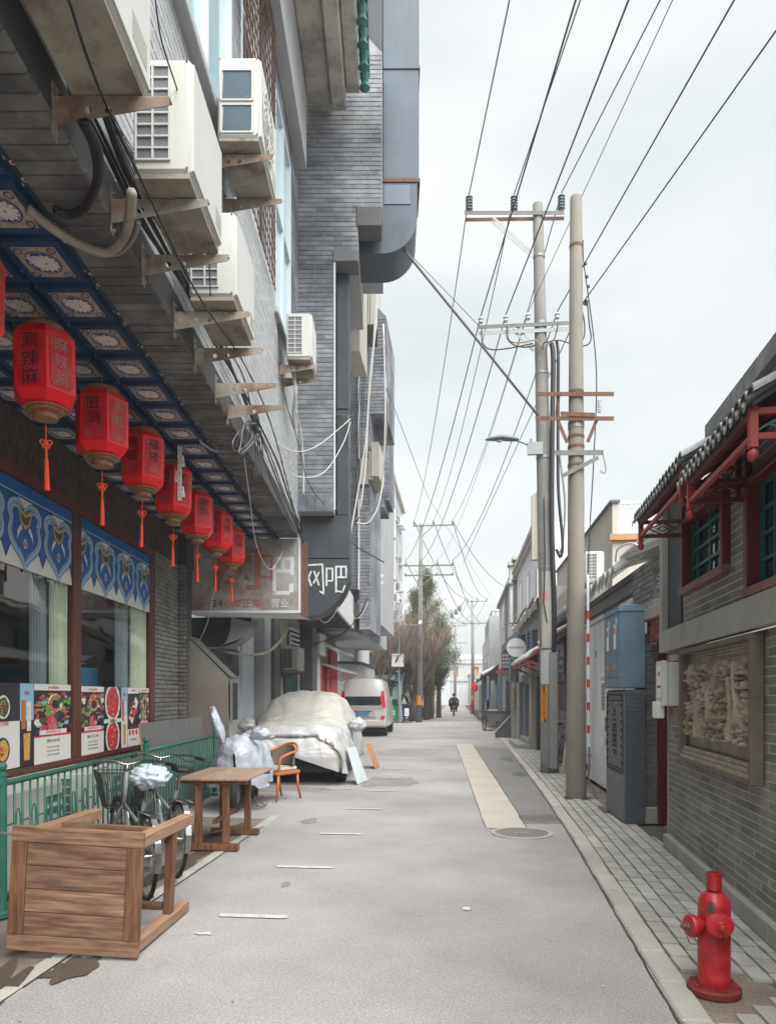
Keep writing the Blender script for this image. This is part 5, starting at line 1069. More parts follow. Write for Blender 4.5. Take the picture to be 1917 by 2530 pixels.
# rounded grey corner building
rc = thing('rounded_corner_building', 'low plastered building with a rounded grey corner behind the white van', 'building', (-6.0, 33, 0))
mb = MB(); a = atY(727, 1420, 31); pts = [(-7.5, 31.0)]+[(-5.1+1.1*math.cos(t)-.3, 32.1+1.1*math.sin(t)) for t in [R(-90+q*10) for q in range(10)]]+[(-4.3, 37), (-7.5, 37)]
mb.prism([(x, y, 0) for x, y in pts], (0, 0, 2.9)); o = mb.build('wall', 'plaster_grey', rc, True); smooth_by(o, 30)
mb = MB(); mb.prism([(x*1.0+.05, y-.06, 2.9) for x, y in pts], (0, 0, .12)); smooth_by(mb.build('cornice', 'duct_blue', rc, True), 30)
mb = MB(); mb.box((-7.5, 31.6, 3.02), (-4.6, 37, 5.6)); mb.build('upper_wall', 'plaster_white', rc, True)
mb = MB(); mb.box((-7.5, 31.4, 5.6), (-4.4, 37, 5.8)); mb.build('cornice', 'brick_dark', rc, True)
# residential block
rb = thing('apartment_block', 'tall grey apartment block with windows and many air conditioners at the far left', 'building', (-5, 39, 0))
mb = MB(); mb.box((-14, 38.5, 0), (-5.0, 64, 17.6)); mb.build('wall', 'plaster_grey', rb, True)
mb = MB(); mb.box((-14, 38.2, 17.6), (-4.75, 64.3, 18.0)); mb.build('roof', 'plaster_beige', rb, True)
M['aptglass'] = mat('apartment_glass', (.04, .055, .06), .15, .3, 2, bump=0, spec=.8)
for k in range(6):
    for i, y in enumerate((39.6, 42.6, 46, 49.5, 53, 57, 61)):
        z = 1.2+2.85*k
        f = MB(); f.box((-5.005, y, z), (-4.985, y+1.5, z+1.5)); f.box((-5.0, y-.05, z-.1), (-4.88, y+1.55, z)); w = f.build('window', 'frame_w' , rb, True)
        f = MB(); f.box((-4.984, y+.08, z+.08), (-4.98, y+.7, z+1.42)); f.box((-4.984, y+.8, z+.08), (-4.98, y+1.42, z+1.42)); f.build('pane', 'aptglass', w, True)
for y in (41.8, 48.3, 55.5): 
    mb = MB(); mb.tube([(-4.93, y, 0), (-4.93, y, 17.6)], .06, 8); mb.build('drain_pipe', 'frame_w', rb, True)
AC = bpy.data.objects['air_conditioner']
for k, (y, z) in enumerate(((48.7, 9.2), (51.5, 7.6), (52, 9.9), (55, 7.2), (55, 8.6), (58, 7.0), (58, 9.9), (51, 12.7), (60, 12.4), (60, 15.4), (44.4, 5.0), (46.6, 2.6), (58, 15.2))):
    o = copy_tree(AC); o.location = (-4.95, y, z); o.rotation_euler = (0, 0, 0); o['group'] = 'air conditioners on the apartment block'; o['label'] = 'air conditioner on the grey apartment block, %s storey, %s pipe' % (('first', 'second', 'third', 'fourth', 'fifth', 'sixth')[min(5, int(z/2.85))], 'before the first' if y < 42 else 'between first and middle' if y < 48.3 else 'just past the middle' if y < 51.2 else 'some way past the middle' if y < 54 else 'just before the far' if y < 55.5 else 'just past the far' if y < 59 else 'well past the far')
    mb = MB(); mb.box((-5, y-.05, z-.05), (-4.5, y+.9, z-.0)); mb.build('ac_shelf', 'frame_w', rb, True)
AC0LAB = 'air conditioner on the low wall beside the recycling shelter'
o = copy_tree(AC); o.location = (-5.0, 37.4, 1.9); o.rotation_euler = (0, 0, 0); o['label'] = AC0LAB
if 'group' in o: del o['group']
# ================================================================== THINGS ON THE LEFT SIDE OF THE STREET
# ---- green fence (two sections, post with ball)
FX = -1.22
def fence(y0, y1, label, h=.93, post0=None):
    r = thing('fence', label, 'fence', tuple(FLw(FX, y0, 0)), 5.51, 'green railings along the restaurant'); L_ = y1-y0
    mb = MB(); mb.tube([(0, 0, h), (0, L_, h)], .022, 10); o = mb.build('top_rail', 'green', r, smooth=True)
    mb = MB(); mb.box((-.012, 0, .12), (.012, L_, .145)); mb.build('bottom_rail', 'green', r)
    n = int(L_/.115); ys = [L_*i/n for i in range(1, n)]
    bar = MB(); bar.tube([(0, 0, .13), (0, 0, h-.01)], .0085, 6); bm_ = bar.mesh('fence_bar', 'green', True)
    for y in ys: link('bar', bm_, r, Matrix.Translation((0, y, 0)))
    ov = MB(); ov.tube([(0, .03*math.sin(a), .63+.095*math.cos(a)) for a in [i*math.tau/16 for i in range(17)]], .0055, 5, cap=False); om = ov.mesh('fence_ring', 'green', True)
    mid = MB(); mid.box((-.005, .0, .62), (.005, .085, .632)); mid.add([(0, 0, 0)], []); mm = mid.mesh('fence_mid', 'green')
    for i, y in enumerate(ys[:-1]):
        if i % 2 == 0: link('ring', om, r, Matrix.Translation((0, y+.057, 0)))
        else: link('mid_bar', mm, r, Matrix.Translation((0, y+.015, 0)))
    return r
f1 = fence(2.2, 7.93, 'near section of green iron railing in front of the menu posters')
f2 = fence(8.03, 11.15, 'far section of green railing beside the leaning boards')
def post(y, label):
    r = thing('fence_post', label, 'post', tuple(FLw(FX, y, 0)), 5.51); mb = MB()
    mb.lathe([(.035, 0), (.035, .98), (.042, .985), (.042, 1.0), (.022, 1.01), (.022, 1.02)], n=14); smooth_by(mb.build('shaft', 'green', r), 40)
    mb = MB(); mb.lathe([(.0005, 1.015)]+[(.036*math.sin(R(a)), 1.052-.036*math.cos(R(a))) for a in range(20, 180, 20)]+[(.0005, 1.088)], n=14); smooth_by(mb.build('ball', 'green', r), 60)
    mb = MB(); mb.lathe([(.055, 0), (.055, .03), (.036, .045)], n=14); mb.build('foot', 'green', r); return r
post(7.98, 'green post with a ball top between the two railing sections'); post(11.2, 'green end post half hidden by the silver scooter cover')
post(4.95, 'green post at the left picture edge behind the fallen table')
# ---- boards leaning behind the far railing
def board(y0, y1, x0, x1, h, m, edge, label, rz=0):
    mb = MB(); A, B = FLw(x0, y0), FLw(x0, y1); C = FLw(x1, y1, h); D_ = FLw(x1, y0, h); n = (B-A).cross(D_-A).normalized()*.018
    mb.prism([A, B, C, D_], n, 0, True, 1); return solo(mb, 'board', [m, edge], label, 'board', tuple(A), world=True)
board(8.3, 11.1, -1.27, -1.42, 1.22, 'iron', 'peach', 'large grey board with orange edge leaning behind the far green railing')
board(8.28, 8.6, -1.3, -1.34, .8, 'ornwood', 'peach', 'narrow brown board standing behind the green ball post')
# ---- two outdoor units standing behind the railing
for k, (y, lab) in enumerate(((5.25, 'big cream air conditioner standing on the ground behind the near railing'), (6.7, 'second cream floor-standing air conditioner beside the wall under the posters'))):
    o = make_ac(.95, .36, .78, 'grid', lab); place(o, -1.72, y, .04, lab); 
    sl = MB()
    for q in range(6): sl.box((.365, .62, .12+q*.1), (.385, .9, .17+q*.1))
    sl.build('louvre', 'fin', o)
board(5.0, 7.6, -1.86, -1.84, .82, 'curtain_g', 'curtain_g', 'pale panel along the foot of the restaurant wall')
# ---- leaning bits by the far railing end
# ---- fallen wooden table
ft = thing('fallen_table', 'brown wooden table tipped on its side with its top facing the viewer', 'table', (-2.28, 4.1, 0), -2.5)
TW, TH, fw = .80, .74, .095
T_ = lambda: MB()
for i, (a, b, m) in enumerate((((-TW/2, 0, 0), (TW/2, .035, fw), 'wood'), ((-TW/2, 0, TH-fw), (TW/2, .035, TH), 'wood'), ((-TW/2, 0, fw+.001), (-TW/2+fw, .035, TH-fw-.001), 'wood_z'), ((TW/2-fw, 0, fw+.001), (TW/2, .035, TH-fw-.001), 'wood_z'))):
    mb = MB(); mb.cbox(a, b, .004); mb.build('frame_board', m, ft)
for i in range(4):
    h = (TH-2*fw)/4; mb = MB(); mb.cbox((-TW/2+fw+.002, .004+.001*(i % 2), fw+h*i+.002), (TW/2-fw-.002, .028, fw+h*(i+1)-.002), .003); mb.build('plank', 'wood', ft)
mb = MB(); mb.box((-TW/2+.03, .036, .03), (TW/2-.03, .055, .09)); mb.box((-TW/2+.03, .036, TH-.09), (TW/2-.03, .055, TH-.03)); mb.box((-TW/2+.03, .036, .091), (-TW/2+.09, .055, TH-.091)); mb.box((TW/2-.09, .036, .091), (TW/2-.03, .055, TH-.091)); mb.build('apron', 'wood', ft)
LG = .98
for (x, z, m) in ((TW/2-.1, TH-.11, 'wood_y'), (-TW/2+.02, TH-.11, 'wood_y'), (TW/2-.1, .005, 'wood_y'), (-TW/2+.02, .005, 'wood_y')):
    mb = MB(); mb.cbox((x, .056, z), (x+.075, LG, z+.075), .005); mb.build('leg', m, ft)
for x in (TW/2-.09, -TW/2+.03): mb = MB(); mb.cbox((x, .62, .081), (x+.055, .69, TH-.111), .004); mb.build('stretcher', 'wood_z', ft)
mb = MB(); mb.cbox((-TW/2+.096, .40, TH-.1), (TW/2-.101, .43, TH-.04), .004); mb.build('stretcher', 'wood', ft); mb = MB(); mb.cbox((-TW/2+.096, .63, .1), (TW/2-.101, .67, .15), .004); mb.build('stretcher', 'wood', ft)
ft.rotation_euler = (R(-.8), R(2.6), R(2)); ft.location.z = .02
# ---- standing slatted table
st = thing('slatted_table', 'wooden cafe table with slatted top standing on two trestle feet', 'table', (-2.45, 7.5, 0), 2)
# ends of the top measured from the photograph
for i in range(6):
    x0 = -.36+i*.121; mb = MB(); mb.cbox((x0, -.52, .705), (x0+.113, .62, .728), .003); mb.build('slat', 'wood_grey', st)
mb = MB(); mb.cbox((-.34, -.46, .665), (.34, -.42, .704), .003); mb.build('batten', 'wood_z', st); mb = MB(); mb.cbox((-.34, .52, .665), (.34, .56, .704), .003); mb.build('batten', 'wood_z', st)
for y in (-.4, .45):
    mb = MB(); mb.cbox((-.30, y-.035, .0), (.24, y+.035, .065), .004); mb.build('foot', 'wood_z', st)
    for x in (-.20, .08): mb = MB(); mb.cbox((x, y-.03, .066), (x+.065, y+.03, .664), .004); mb.build('leg', 'wood_z', st)
mb = MB(); mb.cbox((-.04, -.36, .25), (.0, .41, .30), .003); mb.build('stretcher', 'wood_z', st)
# ---- bicycle
def make_bike(label, basket=True, bag=True):
    r = thing('bicycle', label, 'bicycle'); WB = 1.05; RW_ = .31      # along +y: rear wheel at 0, front wheel at WB
    for nm, y in (('wheel', 0), ('wheel', WB)):
        w = link(nm, (lambda m: (m.torus((0, y, RW_+.02), RW_, .017, 'x', 36, 8, 0), m)[1])(MB()).mesh('tyre', 'tyre', True), r)
        m_ = MB(); m_.torus((0, y, RW_+.02), RW_-.022, .009, 'x', 36, 6); m_.build('rim', 'chrome', w, smooth=True)
        m_ = MB()
        for k in range(28): a = k*math.tau/28; m_.tube([((-1)**k*.02, y, RW_+.02), (0, y+(RW_-.025)*math.cos(a), RW_+.02+(RW_-.025)*math.sin(a))], .0016, 4)
        m_.build('spokes', 'chrome', w, kind='stuff'); m_ = MB(); m_.lathe([(.02, -.035), (.02, .035)], (0, y, RW_+.02), 10, 0, 'x'); m_.build('hub', 'chrome', w)
        m_ = MB(); pts = [(0, y+(RW_+.035)*math.cos(a), RW_+.02+(RW_+.035)*math.sin(a)) for a in [R(q) for q in range(-15 if y == 0 else 25, 200 if y == 0 else 170, 12)]]; 
        for p, q in zip(pts, pts[1:]): m_.bar(p, q, .045, .004)
        m_.build('mudguard', 'chrome', w)
    m_ = MB(); sv, bbk, hd_ = (0, .16, .72), (0, .42, .28), (0, .84, .80)
    for a, b, t in (((0, .14, .75), bbk, .016), (bbk, (0, .86, .6), .018), ((0, .2, .52), (0, .86, .62), .014), ((0, .835, .9), (0, .885, .58), .02)): m_.tube([a, b], t, 8)
    for sx_ in (-.05, .05):
        m_.tube([(sx_*.4, .2, .55), (sx_, 0, RW_+.02)], .009, 6); m_.tube([(sx_*.4, .42, .28), (sx_, 0, RW_+.02)], .009, 6); m_.tube([(sx_*.3, .885, .6), (sx_*.9, .93, .5), (sx_*.9, WB, RW_+.02)], .011, 6)
        m_.tube([(sx_*.9, -.2, .67), (sx_*.9, .14, .66), (sx_, .0, RW_+.02)], .006, 6)
    m_.build('frame', 'bikepaint', r, smooth=True)
    m_ = MB(); m_.tube([(0, .125, .74), (0, .10, .9)], .013, 8); m_.build('seat_post', 'chrome', r)
    m_ = MB(); m_.lathe([(.001, .0), (.06, .005), (.105, .03), (.1, .05), (.001, .065)], (0, .03, .89), 16); o = m_.build('saddle', 'black', r)
    for v in o.data.vertices:
        if v.co.y > .05: v.co.x *= .45; v.co.y += .08
    m_ = MB(); m_.tube(spline([(-.31, .52, .98), (-.24, .66, 1.0), (-.12, .82, .99), (0, .83, .96), (.12, .82, .99), (.24, .66, 1.0), (.31, .52, .98)], 5), .011, 8); m_.tube([(0, .83, .96), (0, .835, .88)], .013, 8); m_.build('handlebar', 'chrome', r, smooth=True)
    for sx_ in (-1, 1): m_ = MB(); m_.tube([(sx_*.27, .6, .99), (sx_*.32, .5, .98)], .017, 8); m_.build('grip', 'black', r); m_ = MB(); m_.tube([(sx_*.14, .78, .985), (sx_*.2, .66, .95), (sx_*.27, .57, .95)], .005, 5); m_.build('brake_lever', 'chrome', r)
    m_ = MB(); m_.lathe([(.07, -.006), (.07, .006)], (.05, .42, .28), 20, 0, 'x'); m_.bar((.07, .42, .28), (.07, .5, .14), .015, .02); m_.bar((-.07, .42, .28), (-.07, .34, .42), .015, .02); m_.box((.06, .45, .12), (.15, .53, .14)); m_.build('crank', 'chrome', r)
    m_ = MB(); m_.tube([(.06, -.02, .02), (.06, .02, .3)], .007, 5); m_.build('kickstand', 'iron', r)
    if basket:
        m_ = MB(); z0, z1 = .58, .88; b0, b1 = [(-.13, .92), (.13, .92), (.13, 1.14), (-.13, 1.14)], [(-.2, .88), (.2, .88), (.2, 1.24), (-.2, 1.24)]
        def L2(a, b, t): return tuple(a[i]+(b[i]-a[i])*t for i in (0, 1))
        for t in [i/13 for i in range(14)]:
            q = [L2(b0[i], b1[i], t) for i in range(4)]
            for i in range(4): m_.bar((*q[i], z0+(z1-z0)*t), (*q[(i+1) % 4], z0+(z1-z0)*t), .003 if 0 < t < 1 else .009, .003 if 0 < t < 1 else .009)
        for i in range(4):
            for t in [k/18 for k in range(19)]: m_.bar((*L2(b0[i], b0[(i+1) % 4], t), z0), (*L2(b1[i], b1[(i+1) % 4], t), z1), .003, .003)
        for k in range(14): t = k/13; m_.bar((-.13+.26*t, .92, z0), (-.13+.26*t, 1.14, z0), .003, .003)
        m_.build('basket', 'black', r)
    return r
bk1 = make_bike('old bicycle with black mesh front basket leaning between the railing and the fallen table'); bk1.location = (-2.36, 5.28, 0); bk1.rotation_euler = (0, R(3), R(37))
bk2 = make_bike('second bicycle behind the first one, mostly hidden by its saddle', False); bk2.location = (-2.40, 5.95, 0); bk2.rotation_euler = (0, R(5), R(36))
# white plastic bag on the saddle
def blobmesh(c, s, n1, n2, amp, fr, seed, crease=0):
    mb = MB(); vs = []; 
    for i in range(n2+1):
        ph = math.pi*i/n2
        for j in range(n1):
            th = math.tau*j/n1; d = Vector((math.sin(ph)*math.cos(th), math.sin(ph)*math.sin(th), math.cos(ph)))
            k = 1+amp*noise.noise(d*fr+Vector((seed, 0, 0)))+crease*abs(noise.noise(d*fr*2.3+Vector((0, seed, 0))))
            vs.append((c[0]+d.x*s[0]*k, c[1]+d.y*s[1]*k, c[2]+d.z*s[2]*k))
    return mb.add(vs, [(i*n1+j, i*n1+(j+1) % n1, (i+1)*n1+(j+1) % n1, (i+1)*n1+j) for i in range(n2) for j in range(n1)])
sp = WM(bk1) @ Vector((0, .03, .93)) 
solo(blobmesh(sp, (.125, .13, .08), 48, 30, .35, 2.6, 3, .35), 'plastic_bag', 'bag', 'crumpled white plastic bag tied over the bicycle saddle', 'bag', tuple(sp), world=True, smooth=True)
# chain lock on the ground and at the left edge
def chain(pts, label, s=.014):
    mb = MB(); P = spline(pts, 12); i = 0
    while i < len(P)-1:
        a, b = P[i], P[i+1]; d = (b-a).normalized(); up = Vector((0, 0, 1)) if i % 2 else d.cross(Vector((0, 0, 1))).normalized(); c = (a+b)/2
        mb.tube([c+d*s*1.5*math.cos(t)+up*s*.8*math.sin(t) for t in [k*math.tau/8 for k in range(9)]], s*.25, 5, cap=False); i += 1
    return solo(mb, 'chain', 'galv', label, 'chain', tuple(pts[0]), world=True, smooth=True)
chain([(-3.2, 7.6, .1), (-3.0, 7.75, .02), (-2.8, 7.8, .02), (-2.62, 7.9, .05)], 'steel chain lying between the railing and the slatted table')
chain([FLw(-1.2, 4.6, .72), FLw(-1.1, 4.75, .62), FLw(-1.05, 5.0, .6), FLw(-1.15, 5.2, .66)], 'steel chain hanging on the near railing at the left edge', .012)
# ---- armchair
ch = thing('armchair', 'varnished wooden armchair with curved back and grey fabric beside the covered car', 'chair', (-2.70, 10.7, 0), 148)
# local: front = +x? seat .48 wide; faces -y of world left
m_ = MB(); m_.cbox((-.24, -.23, .38), (.24, .24, .43), .01); m_.build('seat_frame', 'chair_wood', ch)
m_ = MB(); m_.cbox((-.21, -.2, .43), (.21, .21, .49), .02); m_.build('cushion', 'cushion', ch)
for (x, y, sp_) in ((-.21, .2, .04), (.21, .2, .04), (-.2, -.2, -.07), (.2, -.2, -.07)):
    m_ = MB(); m_.tube([(x*1.02, y+sp_, 0), (x, y+sp_*.2, .2), (x, y, .4)], [.016, .02, .022], 8); m_.build('leg', 'chair_wood', ch, smooth=True)
arcp = [(.27*math.cos(a), .0+(-.30)*math.sin(a)+.0, .70+.12*math.sin(a)**2) for a in [R(q) for q in range(0, 181, 12)]]
arcp = [(.26, .2, .64)]+arcp+[(-.26, .2, .64)]
m_ = MB(); m_.tube(spline(arcp, 3), .021, 8); m_.build('arm_rail', 'chair_wood', ch, smooth=True)
for sx_ in (-1, 1): m_ = MB(); m_.tube(spline([(sx_*.22, .19, .4), (sx_*.25, .22, .52), (sx_*.26, .2, .64)], 4), .018, 8); m_.build('arm_post', 'chair_wood', ch, smooth=True)
m_ = MB(); n = 20; a_1 = [(.235*math.cos(R(15+150*i/n)), -.265*math.sin(R(15+150*i/n))) for i in range(n+1)]
for i in range(n):
    z0, z1 = .50, .69+.11*math.sin(R(15+150*(i+.5)/n))**2; p, q = a_1[i], a_1[i+1]
    m_.add([(p[0], p[1], z0), (q[0], q[1], z0), (q[0], q[1], z1), (p[0], p[1], z1), (p[0]*.86, p[1]*.86, z0), (q[0]*.86, q[1]*.86, z0), (q[0]*.88, q[1]*.88, z1), (p[0]*.88, p[1]*.88, z1)], [(0,1,2,3),(4,7,6,5),(2,6,7,3),(0,4,5,1)])
m_.build('backrest', 'fabric', ch)
# ---- covered scooter
def cloth_blob(secs, n=44, wr=.02, seed=1, fold=.03, foldn=9, hem=.03, crz=.0, crs=1.):
    """secs: (y, xc, half width, z bottom, z top, squareness)"""
    vs = []; K = len(secs)
    for i, (y, xc, hw, zb, zt, sq) in enumerate(secs):
        for j in range(n+1):
            t = math.pi*j/n; c, s_ = math.cos(t), math.sin(t); e = 2/sq
            x = hw*math.copysign(abs(c)**e, c); z = (zt-zb)*abs(s_)**e
            low = 1-min(1, z/(zt-zb)*1.25)
            f = fold*low*(math.sin(foldn*y+seed+3*noise.noise(Vector((y*2, seed, 0))))+math.sin(foldn*1.7*y+j*.2))
            x += math.copysign(1, c)*f; yy = y
            p = Vector((x*2.6, y*2.6, z*2.6)); w = wr*(noise.noise(p)+.6*noise.noise(p*2.1+Vector((seed, 0, 0)))+.7*(abs(noise.noise(p*1.5+Vector((0, seed, 3))))-.25))
            dv = noise.voronoi(Vector((p.x*crs, p.y*crs, p.z*crs*.7+seed)))[0]; w += crz*(min(.5, dv[1]-dv[0])-.25)
            q = Vector((x, 0, z)); l = q.length or 1
            x += x/l*w; z += z/l*w
            if j in (0, n): z = hem*noise.noise(Vector((y*4, j, seed)))*2
            vs.append((xc+x, yy+wr*1.2*noise.noise(p+Vector((9, 9, 9))), zb+z))
    fs = [(i*(n+1)+j, i*(n+1)+j+1, (i+1)*(n+1)+j+1, (i+1)*(n+1)+j) for i in range(K-1) for j in range(n)]
    return vs, fs
def interp(keys, step):
    out = []; y = keys[0][0]
    while y <= keys[-1][0]+1e-6:
        for a, b in zip(keys, keys[1:]):
            if a[0] <= y <= b[0]+1e-9: t = (y-a[0])/(b[0]-a[0]); t = t*t*(3-2*t); out.append((y,)+tuple(a[k]+(b[k]-a[k])*t for k in range(1, 6))); break
        y += step
    return out
sk = [(0, 0, .03, .42, .80, 2.2), (.06, 0, .26, .36, .92, 2.4), (.25, 0, .36, .3, 1.02, 2.3), (.55, .0, .38, .3, 1.0, 2.2), (.9, 0, .33, .33, .92, 2.3), (1.3, 0, .3, .35, .95, 2.3), (1.6, 0, .2, .4, .85, 2.2), (1.72, 0, .03, .45, .6, 2)]
cs = thing('covered_scooter', 'motor scooter under a shiny silver sheet, one mirror poking up', 'scooter', (-2.95, 9.35, 0), 6)
v_, f_ = cloth_blob(interp(sk, .025), 72, .03, 4, .04, 13, crz=.085, crs=1.8)
mb = MB(); mb.add(v_, f_); o = mb.build('cover', 'silver', cs, smooth=True)
mb = blobmesh((-.36, .35, 1.13), (.07, .07, .25), 24, 20, .25, 2, 5, .15)
for i, v in enumerate(mb.v): t = (v[2]-.9)/.45; mb.v[i] = (v[0]+.13*(1-t) if t < 1 else v[0], v[1], v[2]) if True else v
mb.build('mirror_cover', 'silver', cs, smooth=True)
mb = blobmesh((.3, .3, 1.03), (.13, .1, .08), 24, 16, .35, 2, 9, .2); mb.build('grip_cover', 'silver', cs, smooth=True)
mb = MB(); mb.torus((0, .12, .24), .18, .055, 'x', 30, 10); mb.build('wheel', 'tyre', cs, smooth=True); mb = MB(); mb.lathe([(.13, -.03), (.13, .03)], (0, .12, .24), 16, 0, 'x'); mb.build('rim', 'galv', cs)
mb = MB(); mb.torus((0, 1.4, .24), .18, .055, 'x', 30, 10); mb.build('wheel', 'tyre', cs, smooth=True)
mb = MB(); mb.cbox((-.12, .35, .16), (.12, 1.3, .45), .05); mb.build('body', 'black', cs); mb = MB(); mb.tube([(.15, .5, .25), (.22, .45, .02), (.3, .5, .01)], .012, 6); mb.tube([(.1, .6, .2), (.35, .35, .05)], .01, 6); mb.torus((.3, .38, .1), .08, .006, 'y', 16, 5); mb.build('stand', 'iron', cs)
# ---- covered car (front towards the viewer)
ck = [(0, 0, .82, .21, .82, 3.6), (.05, 0, .87, .21, .93, 3.6), (.2, 0, .91, .21, 1.03, 3.6), (.9, 0, .94, .25, 1.1, 3.3), (1.35, 0, .95, .25, 1.2, 3.1), (1.85, 0, .94, .25, 1.54, 2.8), (2.2, 0, .94, .25, 1.63, 2.8), (3.2, 0, .94, .25, 1.64, 2.8), (3.9, 0, .92, .3, 1.5, 2.5), (4.3, 0, .86, .33, 1.15, 2.8), (4.45, 0, .6, .45, .9, 2.6)]
cc = thing('covered_car', 'parked car under a wrinkled silver-beige dust cover', 'car', (-2.92, 12.35, 0), 4); cc.scale = (1.07, 1, 1)
v_, f_ = cloth_blob(interp(ck, .04), 80, .022, 2, .04, 9, .05, crz=.08, crs=1.1)
mb = MB(); mb.add(v_, f_, 0)
# close the front with a drape
n = 81; front = [Vector(p) for p in v_[:n]]; c0 = Vector((0, -.02, .52)); base = len(mb.v); ring = []
for k in (.9, .8, .7, .6, .5, .4, .3, .2, .1): ring.append(len(mb.v)); mb.v += [tuple((lambda q: q+Vector((0, -.05*(1-k**3)-.03*abs(noise.noise(Vector((q.x*9, q.z*2.2, 1))))-.02*noise.noise(Vector((q.x*5, q.z*5, 7))), 0)))(c0.lerp(p, k))) for i, p in enumerate(front)]
prev = 0
for r0 in ring:
    for j in range(n-1): mb.f.append((prev+j, prev+j+1, r0+j+1, r0+j)); mb.m.append(0)
    prev = r0
mb.f.append(tuple(range(prev, prev+n))); mb.m.append(0)
co = mb.build('dust_cover', ['cover', 'cover_top'], cc, smooth=True)
me = co.data
for p in me.polygons:
    z = sum(me.vertices[i].co.z for i in p.vertices)/len(p.vertices); y = sum(me.vertices[i].co.y for i in p.vertices)/len(p.vertices)
    if z > 1.0+.1*noise.noise(Vector((p.center.x*2, y*2, 0))) : p.material_index = 1
for sx_, s_ in ((1, 1), (-1, 1)): mb = blobmesh((sx_*1.0, 1.55, .98), (.15, .13, .13), 26, 18, .3, 2.2, 7+sx_, .2); mb.build('mirror_cover', 'cover', cc, smooth=True)
for (x, y) in ((.76, .62), (-.76, .62), (.76, 3.5), (-.76, 3.5)):
    mb = MB(); mb.lathe([(.22, -.10), (.315, -.105), (.33, -.08), (.33, .08), (.315, .105), (.22, .10)], (x, y, .33), 32, 0, 'x'); o = mb.build('wheel', 'tyre', cc); mb = MB(); mb.lathe([(.21, -.09), (.21, .09)], (x, y, .33), 24, 0, 'x'); mb.build('rim', 'galv', o)
mb = MB(); mb.cbox((-.72, .15, .2), (.72, 4.2, .5), .03); mb.build('underbody', 'black', cc)
# boards leaning on the wheels
def slab(A, B, C, D_, t, m, name, label, cat, edge=None):
    A, B, C, D_ = map(Vector, (A, B, C, D_)); mb = MB(); n = (B-A).cross(D_-A).normalized()*t; mb.prism([A, B, C, D_], n, 0, True, 1 if edge else None); return solo(mb, name, [m, edge] if edge else m, label, cat, tuple(A), world=True)
slab((-1.77, 12.55, 0), (-1.68, 13.2, 0), (-1.9, 13.15, .62), (-1.96, 12.6, .62), .015, 'frame_w', 'board', 'white board propped against the covered car front wheel', 'board')
slab((-1.78, 15.3, 0), (-1.75, 15.9, 0), (-1.95, 15.85, .5), (-1.97, 15.35, .5), .015, 'peach', 'board', 'orange board propped against the covered car rear wheel', 'board')
# ---- van seen from behind
vn = thing('van', 'white van with high roof seen from behind, parked beyond the covered car', 'van', (-3.62, 27.2, 0), 1.5)
def loft(secs, closed=True):
    vs = [p for s in secs for p in s]; n = len(secs[0]); fs = [(i*n+j, i*n+(j+1) % n, (i+1)*n+(j+1) % n, (i+1)*n+j) for i in range(len(secs)-1) for j in range(n)]
    fs += [tuple(range(n-1, -1, -1)), tuple((len(secs)-1)*n+j for j in range(n))]; return vs, fs
def vsec(y, w, zb, zm, zt, tw):   # cross-section with tumblehome
    return [(-w, y, zb+.08), (-w+.06, y, zb), (w-.06, y, zb), (w, y, zb+.08), (w, y, zm), (tw+.05, y, zt-.16), (tw-.06, y, zt-.03), (tw-.3, y, zt), (-tw+.3, y, zt), (-tw+.06, y, zt-.03), (-tw-.05, y, zt-.16), (-w, y, zm)]
secs = [vsec(.0, .84, .38, 1.1, 2.06, .60), vsec(.06, .87, .34, 1.12, 2.16, .66), vsec(.3, .89, .32, 1.15, 2.2, .68), vsec(3.0, .89, .32, 1.15, 2.2, .68), vsec(3.6, .89, .32, 1.15, 2.05, .62), vsec(4.3, .88, .32, 1.1, 1.5, .6), vsec(4.8, .84, .36, .95, 1.1, .6)]
# lower tailgate stands proud of the raked rear window
for p_i in (4, 11): pass
v_, f_ = loft(secs); mb = MB(); mb.add(v_, f_); o = mb.build('body', 'van', vn); smooth_by(o, 30)
mb = MB(); mb.cbox((-.86, -.14, .38), (.86, .2, .62), .04); mb.build('bumper', 'van', vn)
mb = MB(); mb.prism([(-.66, -.025, 1.18), (.66, -.025, 1.18), (.72, -.02, 1.24), (.60, .02, 1.78), (-.60, .02, 1.78), (-.72, -.02, 1.24)], (0, .03, 0)); mb.build('rear_window', 'window_dark', vn)
for sx_ in (-1, 1):
    mb = MB(); mb.prism([(sx_*.74, -.03, 1.12), (sx_*.87, -.01, 1.1), (sx_*.79, .03, 1.72), (sx_*.70, .0, 1.72), (sx_*.66, -.02, 1.4)], (0, .06, 0)); mb.build('tail_lamp', 'lampred', vn)
    mb = MB(); mb.box((sx_*.7, -.15, .68), (sx_*.84, -.08, .78)); mb.build('reflector', 'lampred', vn)
    for y in (.75, 3.9): mb = MB(); mb.lathe([(.2, -.1), (.31, -.1), (.32, .0), (.31, .1), (.2, .1)], (sx_*.77, y, .32), 28, 0, 'x'); mb.build('wheel', 'tyre', vn)
    mb = MB(); mb.cbox((sx_*.9, 3.1, 1.15), (sx_*1.12, 3.25, 1.4), .03); mb.build('wing_mirror', 'black', vn)
mb = MB(); mb.prism([(-.5, -.06, .74), (.5, -.06, .74), (.42, -.04, 1.0), (-.42, -.04, 1.0)], (0, .05, 0)); mb.build('tailgate_recess', 'plaster_grey', vn)
mb = MB(); mb.box((-.24, -.075, .78), (.24, -.062, .92)); mb.build('number_plate', 'sign_blue', vn)
